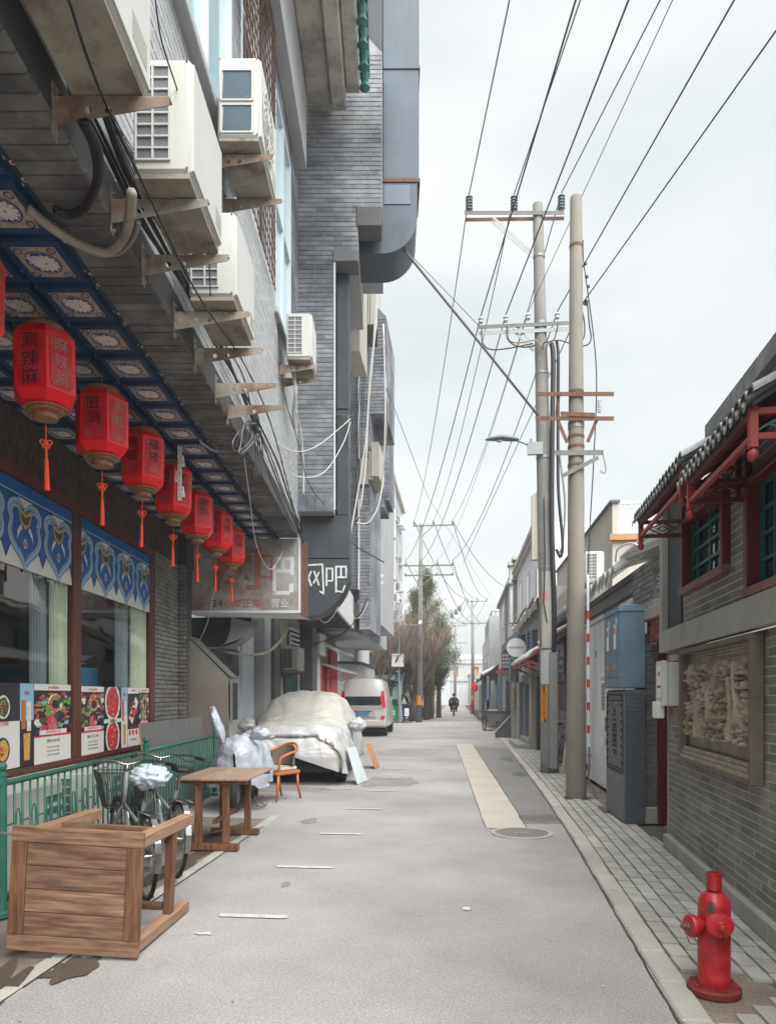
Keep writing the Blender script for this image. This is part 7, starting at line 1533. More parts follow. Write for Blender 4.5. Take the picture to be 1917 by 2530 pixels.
def outlet(dx, dy, z, name, big=1.):
    d = Vector((dx, dy, 0)).normalized(); mb = MB(); ux = d; uy = Vector((-d.y, d.x, 0)); uz = Vector((0, 0, 1))
    def ring(prof_, n=24, m=0):
        vs = []
        for r_, h in prof_:
            for j in range(n): a = math.tau*j/n; vs.append(ux*h+uy*r_*math.cos(a)+uz*(z+r_*math.sin(a)))
        k = len(prof_); mb.add(vs, [(i*n+j, i*n+(j+1) % n, (i+1)*n+(j+1) % n, (i+1)*n+j) for i in range(k-1) for j in range(n)]+[tuple((k-1)*n+j for j in range(n))], m)
    s_ = big
    ring([(.036*s_, .04), (.037*s_, .085), (.05*s_, .088), (.05*s_, .1)]); smooth_by(mb.build('outlet', 'red', hy), 40); mb = MB()
    ring2 = [(.058*s_, .1), (.06*s_, .103), (.06*s_, .125), (.057*s_, .13), (.03*s_, .137)]
    def rg(prof_, n=28):
        vs = []
        for r_, h in prof_:
            for j in range(n): a = math.tau*j/n; vs.append(ux*h+uy*r_*math.cos(a)+uz*(z+r_*math.sin(a)))
        k = len(prof_); mb.add(vs, [(i*n+j, i*n+(j+1) % n, (i+1)*n+(j+1) % n, (i+1)*n+j) for i in range(k-1) for j in range(n)]+[tuple((k-1)*n+j for j in range(n))])
    rg(ring2); c_ = mb.build('cap', 'red', hy); smooth_by(c_, 40); mb = MB(); rg([(.024*s_, .135), (.024*s_, .143), (.021*s_, .145)], 6); rg([(.014*s_, .144), (.013*s_, .168), (.01*s_, .17)], 6); mb.build('cap_nut', 'rust' if dx < -.9 else 'red', c_)
    mb = MB(); P = spline([ux*.165+uz*z, ux*.15+uz*(z-.05)+uy*.02, ux*.13+uz*(z-.085)+uy*.01, ux*.075+uz*(z-.095)], 5); mb.tube(P, .0022, 5); mb.build('cap_chain', 'rust', c_)
outlet(-1, -.12, .335, 'left', .95); outlet(-.26, -1, .37, 'front', 1.02)
M['paintchip'] = mat('chipped_patch', (.04, .06, .04), .7, .3, 8, bump=.2)
mb = MB()
for (a0, z0, s_) in ((R(232), .455, .014), (R(225), .425, .018), (R(240), .435, .009), (R(222), .2, .007)):
    pts = []
    for k in range(9): t = k*math.tau/9; q = 1+.4*noise.noise(Vector((k, s_*300, 0))); a = a0+s_*q*math.cos(t)/.073; zz = z0+s_*q*math.sin(t); rr_ = .0742 if zz < .43 else .0745-.0007*((zz-.43)*100)**1.25; pts.append((rr_*math.cos(a), rr_*math.sin(a), zz))
    mb.add(pts, [tuple(range(9))])
mb.build('chipped_paint', 'paintchip', hy)
# ---- house with terrace behind the yard wall
th_ = thing('terrace_house', 'beige plastered house with perforated white terrace screen above the yard wall', 'house', (3.1, 15, 0))
wb((3.0, 14.75, 0), (6.5, 23.5, 4.65), 'plaster_beige', 'wall', th_)
wb((3.0, 14.75, 4.65), (3.1, 23.0, 5.35), 'plaster_beige', 'parapet', th_); wb((2.95, 14.7, 5.35), (3.14, 23.0, 5.4), 'brick_dark', 'coping', th_)
wb((2.93, 14.65, 4.6), (4.6, 14.75, 4.72), 'peach', 'timber_edge', th_); wb((3.1, 14.75, 5.33), (4.3, 14.79, 5.38), 'frame_w', 'screen_rail', th_)
bmv = MB()
for i in range(22):
    for j in range(13):
        x, z = 3.12+i*.054, 4.75+j*.045+.02*(i % 2); bmv.box((x, 14.76, z), (x+.036, 14.775, z+.028))
bmv.build('perforated_screen', 'awning_white', th_, True, kind='stuff')
wb((2.98, 14.9, 3.5), (3.0, 20, 3.62), 'conc_strip', 'band', th_); wb((2.6, 17.0, 3.9), (3.0, 24, 4.0), 'brick_dark', 'eave', th_); wb((2.75, 17, 3.2), (3.0, 24, 3.88), 'plaster_beige', 'wall', th_)
o = copy_tree(AC); o.location = (2.28, 13.6, 3.6); o.rotation_euler = (0, 0, R(0)); o['label'] = 'white air conditioner standing on the yard wall roof behind the concrete pole'
if 'group' in o: del o['group']
o.scale = (1, .8, .85)
# ================================================================== POLES AND WIRES
p2_ = thing('utility_pole', 'plain warm-grey concrete pole standing nearest on the right pavement', 'pole', (1.76, 11.3, 0))
mb = MB(); H2 = 9.13; mb.tube([(0, 0, -.1), (0, 0, .0), (0, 0, 3), (.0, 0, 6), (0, 0, H2-.02), (0, 0, H2)], [.155, .153, .133, .112, .088, .08], 24); mb.build('shaft', 'concrete_warm', p2_, smooth=True)
def band_(p, z, r, h=.04, m='rust'): mb = MB(); mb.lathe([(r, z), (r+.006, z), (r+.006, z+h), (r, z+h)], n=20, cap=False); mb.build('band', m, p)
for z, r in ((8.35, .094), (6.13, .112), (5.45, .117), (5.3, .118), (5.02, .12)): band_(p2_, z, r)
band_(p2_, 5.6, .116, .1, 'galv')
def arm(p, x0, x1, z, y=-.13, s=.055, m='rust', slope=0): mb = MB(); mb.box((x0, y, z), (x1, y+.006, z+s)); mb.box((x0, y-.05, z+s-.006), (x1, y-.0005, z+s)); 
def xarm(p, a, b, w=.06, m='rust', nm='crossarm'):
    mb = MB(); a, b = Vector(a), Vector(b); d = (b-a).normalized(); mb.bar(a, b, .008, w); mb.bar(a+Vector((0, .03, w/2)), b+Vector((0, .03, w/2)), w, .008); return mb.build(nm, m, p)
xarm(p2_, (-.62, -.13, 6.10), (.53, -.14, 6.05)); xarm(p2_, (-.62, -.14, 5.73), (.53, -.15, 5.68)); xarm(p2_, (-.25, -.16, 5.78), (.25, -.16, 5.74))
for sx_ in (-1, 1): 
    xarm(p2_, (sx_*.3, -.13, 5.72), (sx_*.15, -.13, 5.35), .05)
    if sx_ < 0: xarm(p2_, (-.27, -.135, 6.1), (-.3, -.135, 5.75), .05)
xarm(p2_, (-.33, -.13, 5.2), (.38, -.14, 5.18), .07, 'iron'); xarm(p2_, (-.22, -.14, 4.85), (.3, -.17, 5.1), .06, 'iron')
def insul(p, x, y, z, r=.035, h=.16, n=5, m='ins'):
    mb = MB(); prof = [(r*.5, 0)]
    for k in range(n): prof += [(r*.55, h*(k+.1)/n), (r, h*(k+.3)/n), (r*.95, h*(k+.45)/n), (r*.55, h*(k+.8)/n)]
    prof += [(r*.4, h), (r*.2, h*1.12)]; mb.lathe(prof, (x, y, z), 14); return mb.build('insulator', m, p, smooth=False)
insul(p2_, .32, -.14, 5.78, .03, .2, 6, 'ins_w')
mb = MB(); mb.tube(spline([(.36, -.145, 5.2), (.41, -.17, 4.92), (.37, -.18, 4.86), (.33, -.17, 4.9)], 4), .008, 6); mb.build('hook', 'iron', p2_)
# cable up the pole, red and white guard, wire clamps
mb = MB(); P = spline([(.10, -.02, 8.45), (.11, -.03, 8.1), (.2, -.1, 7.3), (.27, -.12, 6.6), (.28, -.12, 6.0), (.24, -.1, 5), (.19, -.06, 4), (.17, -.05, 3.4)], 8); mb.tube(P, .009, 6); mb.build('stay_wire', 'cable', p2_)
for k, z in enumerate((8.05, 7.85, 7.7)): mb = MB(); mb.lathe([(.001, 0), (.025, .01), (.025, .04), (.001, .05)], (.13+.02*k, -.05, z), 8); mb.build('clamp', 'black', p2_)
g = MB(); g.tube([(.175, -.06, .77), (.165, -.05, 3.37)], .021, 10); gm = g.build('stay_guard', 'frame_w', p2_)
for k in range(6): z = .98+k*.345+(.0); mb = MB(); mb.tube([(.1745-.004*(z-.77), -.06, z), (.1745-.004*(z+.12-.77), -.06, z+.12)], .0222, 10); mb.build('red_band', 'redpaint', gm)
mb = MB(); mb.tube([(.19, -.06, .77), (.19, -.04, .5), (.17, -.06, .3)], .012, 6); mb.box((.15, -.1, .42), (.2, -.02, .52)); mb.box((.17, -.09, .63), (.21, -.03, .66)); mb.box((.16, -.1, .2), (.19, -.05, .3)); mb.tube([(.16, -.08, .28), (.28, -.2, 0)], .012, 6); mb.build('stay_anchor', 'iron', p2_)
mb = MB(); mb.add([(-.1+.05*math.cos(a)*(1+.5*math.sin(3*a)), -.1335-.0, 1.35+.07*math.sin(a)*(1+.4*math.cos(5*a))) for a in [k*math.tau/16 for k in range(16)]], [tuple(range(16))]); 
# ---- pole 1 (tall, with cables, crossarms and lamp)
PY = 14.9; p1_ = thing('utility_pole', 'tall grey pole with two crossarms, insulators and thick black cables beside the plain pole', 'pole', (1.79, PY, 0))
mb = MB(); H1 = 11.45; mb.tube([(.01, 0, -.1), (0.01, 0, .25), (-.02, 0, 2.5), (-.1, 0, 6), (-.17, 0, 9), (-.225, 0, H1-.02), (-.225, 0, H1)], [.185, .18, .165, .145, .12, .1, .09], 24); mb.build('shaft', 'concrete', p1_, smooth=True)
def pxo(z): return -.02-.0225*(z-2.5)
for z, r in ((10.35, .112), (9.0, .122), (8.0, .13), (6.3, .145), (4.1, .155), (3.4, .16), (2.0, .168), (1.2, .172), (.55, .178)):
    mb = MB(); mb.lathe([(r, z), (r+.008, z), (r+.008, z+.05), (r, z+.05)], (pxo(z), 0, 0), 20, cap=False); mb.build('band', 'galv', p1_)
def wx(u, v, y=PY): return atY(u, v, y)-Vector((1.79, PY, 0))
def A_(u, v, dy=-.14): q = wx(u, v, PY+dy); return Vector((q.x, dy, q.z))
for (a, b) in (((1003, 460), (1218, 460)), ((1005, 475), (1218, 472))): xarm(p1_, A_(*a, -.12 if a[0] == 1003 else .14), A_(*b, -.12 if a[0] == 1003 else .14), .07, 'rust' if a[0] != 1003 else 'iron')
for (a, b) in (((1032, 707), (1228, 698)), ((1033, 720), (1228, 711))): xarm(p1_, A_(*a, -.13), A_(*b, -.13), .07, 'galv' if a[0] == 1033 else 'iron')
for (a, b) in (((1065, 470), (1152, 548)), ((1062, 478), (1150, 556)), ((1112, 700), (1155, 750)), ((1108, 712), (1152, 758))): xarm(p1_, A_(*a, -.11), A_(*b, -.11), .05, 'galv', 'brace')
tops = {}
for i, (u, v) in enumerate(((1013, 455), (1110, 455), (1212, 453))): q = A_(u, v, -.08); insul(p1_, q.x, q.y, q.z, .075, .3, 5); tops['h%d' % i] = q+Vector((1.79, PY, .33))
for i, (u, v) in enumerate(((1038, 694), (1092, 691), (1140, 686), (1203, 684))): q = A_(u, v, -.08); insul(p1_, q.x, q.y, q.z-.05, .055, .14, 2, 'ins_w'); tops['l%d' % i] = q+Vector((1.79, PY, .1))
mb = MB(); P = spline([(.03, -.15, 8.55), (.06, -.17, 8.2), (.04, -.19, 6.8), (.03, -.2, 5), (.08, -.2, 3.2), (.07, -.2, 2.4)], 8); mb.tube(P, .048, 8); mb.build('thick_cable', 'cable', p1_, smooth=True)
mb = MB(); P = spline([(.13, -.15, 8.6), (.16, -.17, 8.2), (.15, -.19, 6.8), (.16, -.19, 5.6), (.24, -.19, 4.6), (.2, -.19, 4.3), (.12, -.19, 4.45)], 8); mb.tube(P, .03, 8); mb.build('thick_cable', 'cable', p1_, smooth=True)
mb = MB(); P = spline([(.15, -.15, 8.3), (.14, -.17, 7), (.2, -.18, 6.2), (.3, -.1, 5.4), (.26, -.1, 4.6), (.2, -.1, 4.4)], 8); mb.tube(P, .02, 8); mb.build('cable', 'cable_g', p1_, smooth=True)
mb = MB(); mb.box((-.02, -.24, .1), (.13, -.16, 2.4)); mb.build('cable_guard', 'galv', p1_)
mb = MB(); mb.tube([(-.12, -.17, 5.5), (-.1, -.18, 4.2), (-.13, -.18, 3.4), (-.06, -.19, 3.0)], .012, 6); mb.build('cable', 'cable', p1_)
for (u0, v0, u1, v1, m, nm, dy) in ((1168, 1480, 1181, 1560, 'orange', 'warning_band', -.17), (1190, 1478, 1207, 1562, 'orange', 'warning_band', -.17), (1168, 1405, 1207, 1478, 'plaster_grey', 'wrapping', -.165), (1170, 1235, 1200, 1400, 'stone_grey', 'wrapping', -.155), (1170, 1278, 1186, 1300, 'faded', 'notice', -.175), (1190, 1300, 1209, 1400, 'plaster_grey', 'wrapping', -.15)):
    z0, z1 = A_(u0, v1).z, A_(u0, v0).z; cx = pxo((z0+z1)/2); x0, x1 = A_(u0, v0).x-cx, A_(u1, v0).x-cx
    rr = .183 if nm == 'warning_band' else (.176 if z0 > 1.2 else .18)
    a0, a1 = math.acos(max(-.98, min(.98, x0/rr))), math.acos(max(-.98, min(.98, x1/rr))); n = 10; pts = [(cx+rr*math.cos(a0+(a1-a0)*i/n), -rr*math.sin(a0+(a1-a0)*i/n)) for i in range(n+1)]
    mb = MB(); mb.add([(x, y, z0) for x, y in pts]+[(x, y, z1) for x, y in pts], [(i, i+1, n+2+i, n+1+i) for i in range(n)]); mb.build(nm, m, p1_, smooth=True)
    if nm == 'warning_band':
        mb = MB(); xm = .5*(x0+x1); am = math.acos(max(-.98, min(.98, xm/rr))); r2 = rr+.002
        mb.add([(cx+r2*math.cos(am+.12), -r2*math.sin(am+.12), z1), (cx+r2*math.cos(am-.1), -r2*math.sin(am-.1), z1), (cx+r2*math.cos(am-.3), -r2*math.sin(am-.3), z0), (cx+r2*math.cos(am-.0), -r2*math.sin(am-.0), z0)], [(0, 1, 2, 3)]); mb.build('warning_stripe', 'black', p1_)
# street lamp arm
q0, q1 = A_(1150, 966), A_(1055, 945)
mb = MB(); mb.tube(spline([q0+Vector((.05, .05, 0)), q0+Vector((-.1, 0, .05)), q0.lerp(q1, .35)+Vector((0, 0, .06)), q0.lerp(q1, .42)+Vector((0, 0, .05))], 6), .018, 8); la = mb.build('lamp_arm', 'lamp_grey', p1_, smooth=True)
c = q0.lerp(q1, .72); mb = MB(); L_ = .33; vs = []; n = 14
for i in range(13):
    t = i/12; w = .11*math.sin(math.pi*min(1, .12+t*.86))**.6; x = c.x+L_*(1-2*t)+.02; zc = c.z+.03*(1-2*abs(t-.5))+.015-.02*(1-t)
    for j in range(n): a = math.tau*j/n; vs.append((x, c.y+w*math.cos(a), zc+(w*.62 if math.sin(a) > 0 else w*.35)*math.sin(a)))
mb.add(vs, [(i*n+j, i*n+(j+1) % n, (i+1)*n+(j+1) % n, (i+1)*n+j) for i in range(12) for j in range(n)]+[tuple(range(n)), tuple(12*n+j for j in range(n))]); lh = mb.build('lamp_head', 'lamp_grey', p1_, smooth=True)
mb = MB(); mb.lathe([(.001, -.05), (.05, -.035), (.065, -.015)], (c.x-.03, c.y, c.z+.0), 14); mb.build('lamp_glass', 'ins_w', lh, smooth=True); 
mb = MB(); q = A_(1152, 970); mb.box((q.x-.12, -.2, q.z-.12), (q.x+.18, -.12, q.z+.12)); mb.tube([(q.x-.05, -.16, q.z+.12), (q.x-.05, -.16, q.z+.2)], .02, 6); mb.build('lamp_bracket', 'galv', p1_)
q = A_(1150, 1065); mb = MB(); mb.prism([(q.x, .0, q.z-1.3), (q.x, .0, q.z), (q.x+.25, 0, q.z+.15), (q.x+.25, 0, q.z-1.3)], (0, .15, 0)); mb.build('side_duct', 'plaster_beige', p1_)
for i, (pts, m) in enumerate((([(1040, 707), (1042, 740), (1060, 755), (1100, 752), (1150, 742)], 'cable'), ([(1095, 703), (1095, 730), (1110, 745), (1135, 750), (1160, 745)], 'cable'), ([(1098, 703), (1100, 735), (1125, 740), (1155, 735), (1170, 750)], 'wood_grey'), ([(1205, 700), (1195, 735), (1175, 740), (1172, 755)], 'cable'), ([(1240, 745), (1205, 735), (1182, 745), (1180, 800)], 'rust'))):
    cable(spline([atY(u, v, PY-.2) for u, v in pts], 6), .013, m, ['black jumper cable looping under the lower crossarm to the pole', 'second jumper looping under the lower crossarm', 'yellowish jumper wire curving into the pole head', 'short jumper at the right end of the lower crossarm', 'reddish cable crossing between the two poles'][i])
# strut from the duct to the pole
a, b = atY(865, 530, 12.6), atY(1162, 898, 14.75); mb = MB(); mb.tube([a, a.lerp(b, .5)+Vector((.03, 0, -.03)), b], .024, 8); solo(mb, 'strut_pole', 'iron', 'long slanting pipe from the big duct elbow to the tall grey pole', 'strut', tuple(a), world=True, smooth=True)
cable([atY(865, 528, 12.5), atY(1035, 705, 14.7)], .006, 'cable', 'thin stay wire running above the slanting pipe')
cable([atY(835, 838, 17), atY(925, 1075, 30), atY(1060, 1290, 60)], .01, 'cable_g', 'faint thin wire descending from the left piers into the distance')
# ---- distant poles
def far_pole(x, y, H_, label, arms=(0, -2.2), w=1.3, lean=0):
    r = thing('utility_pole', label, 'pole', (x, y, 0)); mb = MB(); mb.tube([(0, 0, -.05), (lean*.5, 0, H_*.5), (lean, 0, H_)], [.17, .14, .1], 14); mb.build('shaft', 'concrete', r, smooth=True)
    pts = []
    for k, dz in enumerate(arms):
        z = H_+dz-.15; xarm(r, (lean-.45-(.5 if k else 0), -.12, z), (lean-.45+2*w-.0, -.12, z), .08, 'iron')
        for i in range(3 if k == 0 else 4): xx = lean-.4-(.5 if k else 0)+(2*w-.1+(.5 if k else 0))*i/(2 if k == 0 else 3); insul(r, xx, -.1, z, .06, .28 if k == 0 else .14, 3, 'iron' if k else 'ins'); pts.append(Vector((x+xx, y-.1, z+.3)))
        mb = MB(); mb.bar((lean+.7, -.1, z), (lean+.05, -.1, z-.6), .04, .04); mb.build('brace', 'iron', r)
    mb = MB(); mb.lathe([(.172, 1.0), (.176, 1.0), (.176, 1.55), (.17, 1.55)], n=14, cap=False); mb.build('warning_band', 'orange', r)
    mb = MB(); mb.tube([(.12, -.15, H_-2.2), (.16, -.16, 4), (.16, -.16, 1.5)], .03, 6); mb.build('thick_cable', 'cable_g', r)
    return r, pts
P3, T3 = far_pole(-2.32, 42, 11.45, 'grey concrete pole with crossarms standing among the bare trees', (0, -2.3, -2.85), 1.15, .12)
P4, T4 = far_pole(1.33, 75, 11.3, 'distant concrete pole on the right of the street near the red lanterns', (0, -2.3), 1.0, -.05)
P5, T5 = far_pole(-.6, 98, 11.0, 'most distant pole in front of the far gateway', (0, -2.3), 1.0)
far_pole(-2.05, 55, 5.2, 'short pole with orange band on the left beyond the trees', (0,), .5)
T3 = [Vector((-3.2+1.5+q.x*.0, 0, 0)) if False else q for q in T3]
# ---- overhead wires: high voltage, from behind the viewer over pole 1 to pole 3 and on to pole 4
def long_wire(near_uv, z, mid, far, r, label, s1=.15, s2=.9, grp=None):
    a = atZ(near_uv[0], near_uv[1], z); d = (a-mid); a2 = mid+d*1.6
    P = sag(a2, mid, .0, 6)[:-1]+sag(mid, far, s2, 16); return cable(P, r, 'cable', label, group=grp)
hv = [((1100, 0), 'h0', 0), ((1253, 0), 'h1', 1), ((1425, 0), 'h2', 2)]
for i, (uv, k, j) in enumerate(hv): long_wire(uv, 11.75, tops[k], T3[j], .011, ['leftmost high wire over the left insulator of the tall pole', 'high wire over the middle insulator of the tall pole', 'high wire over the right insulator of the tall pole'][i])
lv = [((1243, 0), 'l0', 3), ((1357, 0), 'l1', 4), ((1452, 0), 'l2', 5), ((1585, 0), 'l3', 6)]
for i, (uv, k, j) in enumerate(lv): long_wire(uv, 9.35, tops[k], T3[j], .012 if i != 2 else .006, ['low wire to the first white insulator from the left', 'low wire to the second white insulator', 'thin low wire to the third white insulator', 'low wire to the fourth white insulator'][i])
# service wires crossing the sky on the right
a = atY(1258, 655, 14.8); b = atZ(1676, 65, 9.6); cable([b+(b-a)*.3, b, a, T3[6]+Vector((.6, 0, -.2))], .012, 'cable', 'rightmost wire crossing the sky to the fitting beside the plain pole')
mb = MB(); mb.tube([atY(1262, 660, 14.75), atY(1268, 648, 14.7)], .04, 8); mb.tube([atY(1250, 672, 14.75), atY(1256, 664, 14.7)], .03, 8); solo(mb, 'wire_clamp', 'rust', 'rusty clamps on the wire just right of the plain pole', 'clamp', tuple(atY(1262, 660, 14.75)), world=True)
for i, (pts) in enumerate(([(1268, 650), (1272, 700), (1276, 730), (1268, 745), (1245, 748)], [(1256, 668), (1262, 700), (1260, 730), (1245, 742)])): cable(spline([atY(u, v, 14.6) for u, v in pts], 6), .014, 'cable', ['larger cable loop beside the plain pole', 'smaller cable loop beside the plain pole'][i])
for i in range(3): cable(sag(T3[i], T4[i], 1.2, 14), .02, 'cable', 'far span of overhead wire between the tree pole and the distant pole', group='far wire spans')
for i in range(3, 7): cable(sag(T3[i], T4[i], 1.4, 14), .02, 'cable', 'far span of overhead wire between the tree pole and the distant pole', group='far wire spans')
for i in range(3): cable(sag(T4[i], T5[i], .8, 8), .02, 'cable', 'thin wire span between the two most distant poles', group='most distant wire spans')
cable(sag(T3[2], Vector((3.0, 48, 8.6)), .6, 10), .016, 'cable', 'service wire from the tree pole to the roof terrace on the right')
tr = MB(); q = atY(985, 1320, 60); 
for dx, dz in ((-.5, -.5), (0, 0), (.45, .45)): tr.v += []; tr.lathe([(.05, 0), (.16, .08), (.13, .4), (.05, .5)], (q.x+dx*.7, 60, q.z+dz*.6-.3), 7); tr.tube([(q.x+dx*.7, 60, q.z+dz*.6), (q.x+dx+.3, 60, q.z+dz+.5)], .03, 4)
solo(tr, 'cable_bundle', 'iron', 'dark bundle of fittings hanging on the wires above the trees', 'bundle', tuple(q), world=True)
# ================================================================== RIGHT ROW OF SHOPS, DISTANCE
def fb(th, u0, v0, u1, v1, y, d, m, name, c=0, ground=False):
    a, b = atY(u0, v0, y), atY(u1, v1, y); z0 = 0 if ground else b.z; mb = MB(); (mb.cbox((a.x, y, z0), (b.x, y+d, a.z), c) if c else mb.box((a.x, y, z0), (b.x, y+d, a.z))); return mb.build(name, m, th, True)
def sideb(th, x, u0, v0, u1, v1, d0, d1, m, name, ground=False):
    a, b = atX(u0, v0, x), atX(u1, v1, x); mb = MB(); mb.box((x+d0, a.y, 0 if ground else min(a.z, b.z)), (x+d1, b.y, max(a.z, b.z))); return mb.build(name, m, th, True)
# shop seen between the two poles
s1 = thing('narrow_shop', 'grey brick shop with dark red window seen between the two poles', 'shop', (2.3, 16, 0))
mb = MB(); mb.box((2.3, 15.2, 0), (3, 18.6, 2.4)); mb.build('wall', 'mortar_dark', s1, True); lay(s1, Matrix.Translation((2.3, 0, 0)) @ Matrix.Rotation(R(-90), 4, 'Z'), bond(-18.6, -15.2, .05, 1.2, .26, .065, .008), .012, 'brick_grey', 200)
sideb(s1, 2.3, 1203, 1385, 1226, 1470, -.06, 0, 'maroon', 'window_frame'); sideb(s1, 2.3, 1204.5, 1390, 1225, 1464, -.07, -.06, 'window_dark', 'pane')
for k in range(4): sideb(s1, 2.3, 1204, 1398+k*17, 1225, 1400+k*17, -.09, -.07, 'cab_blue', 'lattice_bar')
sideb(s1, 2.3, 1213, 1390, 1215, 1464, -.09, -.07, 'cab_blue', 'lattice_bar')
mb = MB(); mb.prism([(1.95, 15.1, 2.75), (1.95, 15.1, 2.8), (2.4, 15.1, 3.05), (2.4, 15.1, 3.0)], (0, 3.4, 0)); mb.build('awning', 'redwood', s1, True)
mb = MB(); 
for k in range(24): yy = 15.1+k*.14; mb.tube([(1.93, yy, 2.84), (2.4, yy, 3.1)], .045, 6)
mb.build('awning_tiles', 'awning_white', s1, True, kind='stuff'); mb = MB(); mb.box((2.35, 15.2, 2.4), (3, 18.6, 3.9)); mb.build('upper_wall', 'plaster_beige', s1, True); mb = MB(); mb.box((2.2, 15.2, 3.15), (3, 18.6, 3.3)); mb.build('eave', 'brick_dark', s1, True)
# parked bicycle between the poles
b3 = copy_tree(bk2); b3.location = (2.12, 16.6, 0); b3.rotation_euler = (0, R(-5), R(184)); b3['label'] = 'bicycle parked between the two poles on the right'
slab((1.98, 14.6, 0), (2.3, 14.9, 0), (2.42, 15.1, .62), (2.1, 14.8, .62), .03, 'conc_strip', 'board', 'pale board leaning behind the plain concrete pole', 'board')
# main grey shop with shutters, awning and steps
s2 = thing('shuttered_shop', 'grey shop with blue-grey shutters, dark columns, tiled awning and rough eave', 'shop', (2.3, 22, 0))
mb = MB(); mb.box((2.3, 19.2, 0), (3.2, 28.5, 4.4)); mb.build('wall', 'plaster_grey', s2, True); lay(s2, Matrix.Translation((2.3, 0, 0)) @ Matrix.Rotation(R(-90), 4, 'Z'), bond(-28, -20.6, .3, 2.3, .3, .08, .008), .012, 'brick_grey', 200)
fb(s2, 1133, 1478, 1147, 1580, 23.2, .5, 'brick_grey', 'wall_panel', ground=True)
fb(s2, 1119, 1474, 1122.5, 1600, 24.0, .6, 'stone_grey', 'column_edge', ground=True); fb(s2, 1122.6, 1474, 1132, 1600, 24.02, .6, 'cab_blue', 'column', .01, True)
fb(s2, 1146, 1462, 1159, 1600, 21.4, .5, 'stone_grey', 'column', .01, True); fb(s2, 1160, 1462, 1172, 1600, 20.9, .3, 'duct_black', 'door', 0, True)
fb(s2, 1137, 1362, 1147, 1436, 22.6, .3, 'cab_blue', 'shutter'); sh2 = fb(s2, 1147.5, 1360, 1166, 1437, 22.0, .5, 'cab_blue', 'shutter')
for k in range(16): fb(s2, 1148.5, 1364+k*4.4, 1165, 1366+k*4.4, 21.97, .03, 'duct_mid', 'louvre')
for k in range(7): fb(s2, 1138, 1368+k*9.5, 1146, 1371+k*9.5, 22.57, .03, 'duct_black', 'ornament')
fb(s2, 1124, 1370, 1136, 1436, 24.6, .3, 'duct_black', 'window'); fb(s2, 1101, 1420, 1113, 1474, 26.4, .4, 'cab_blue', 'shutter'); 
for k in range(6): fb(s2, 1103, 1425+k*8, 1107, 1428+k*8, 26.36, .04, 'duct_black', 'ornament')
fb(s2, 1113.5, 1420, 1119, 1474, 25.8, .4, 'duct_black', 'window'); fb(s2, 1105, 1476, 1118, 1580, 25.9, .3, 'stone_grey', 'pilaster', 0, True)
rp = fb(s2, 1107, 1480, 1116, 1528, 25.85, .05, 'stone', 'carved_panel')
for k in range(8): fb(s2, 1108.5+2*(k % 2), 1483+k*5.4, 1112.5+2*(k % 2), 1487+k*5.4, 25.8, .05, 'stone', 'carved_boss')
mb = MB(); a, b = atX(1120, 1440, 2.25), atX(1168, 1430, 2.25); y0, y1 = 19.9, 25.2; mb.prism([(1.8, y0, 2.5), (1.8, y0, 2.56), (2.3, y0, 2.9), (2.3, y0, 2.84)], (0, y1-y0, 0)); mb.build('awning', 'redwood', s2, True); mb = MB()
yy = y0
while yy < y1: mb.tube([(1.78, yy, 2.58), (1.95, yy, 2.76), (2.3, yy, 2.93)], .055, 6); yy += .17
mb.build('awning_tiles', 'awning_white', s2, True, kind='stuff'); mb = MB()
for yy in (19.9, 22.5, 25.2): mb.bar((1.85, yy, 2.48), (2.3, yy, 2.3), .05, .05); mb.bar((1.85, yy, 2.48), (1.85, yy, 2.25), .05, .05)
mb.bar((1.85, 19.9, 2.45), (1.85, 25.2, 2.45), .05, .06); mb.build('awning_frame', 'redwood', s2, True)
mb = MB(); n = 30; top = []; 
for i in range(n+1): t = i/n; top.append((2.05+.1*noise.noise(Vector((i*.5, 0, 0))), 20+9*t, 4.15+.12*noise.noise(Vector((i*.8, 2, 0)))))
mb.add([p for p in top]+[(p[0]+.02, p[1], p[2]-.25) for p in top]+[(2.5, p[1], 4.5) for p in top], [(i, i+1, n+2+i, n+1+i) for i in range(n)]+[(2*n+2+i, 2*n+3+i, i+1, i) for i in range(n)]); mb.build('rough_eave', 'plaster_dirty', s2, True)
for k in range(4): mb = MB(); mb.tube(spline([(2.0, 20+k*2, 4.2), (1.95, 21+k*2, 4.02+.1*(k % 2)), (2.0, 22.2+k*2, 4.2)], 5), .03, 6); mb.build('eave_pipe', 'iron', s2, True)
mb = MB(); mb.cbox((1.62, 21.6, 0), (2.3, 24.3, .12), .01); mb.build('step', 'stone_grey', s2, True); mb = MB(); mb.cbox((1.95, 21.9, .121), (2.3, 23.9, .26), .01); mb.build('step', 'stone_grey', s2, True)
# white upper storey set back
s3 = thing('white_house', 'white upper storey with two narrow windows, cornice and grey corner pillars', 'house', (2.9, 30, 0))
mb = MB(); mb.box((2.9, 25.6, 4.4), (7, 37.5, 7.55)); mb.build('wall', 'plaster_white', s3, True); mb = MB(); mb.box((2.9, 25.6, 0), (7, 37.5, 4.4)); mb.build('lower_wall', 'plaster_grey', s3, True)
for (a, b, c, d, z) in ((2.75, 25.5, 3.1, 37.6, 7.55), (2.65, 25.4, 3.2, 37.7, 7.72)): mb = MB(); mb.box((a, b, z), (c, d, z+.16)); mb.build('cornice', 'plaster_beige', s3, True)
for (u0, u1, v0, v1) in ((1137, 1144, 1246, 1318), (1122, 1128, 1263, 1328)):
    w = sideb(s3, 2.9, u0, v0, u1, v1, -.03, .0, 'plaster_grey', 'window'); sideb(s3, 2.9, u0+1, v0+2, u1-1, v1-1, -.035, -.03, 'aptglass', 'pane')
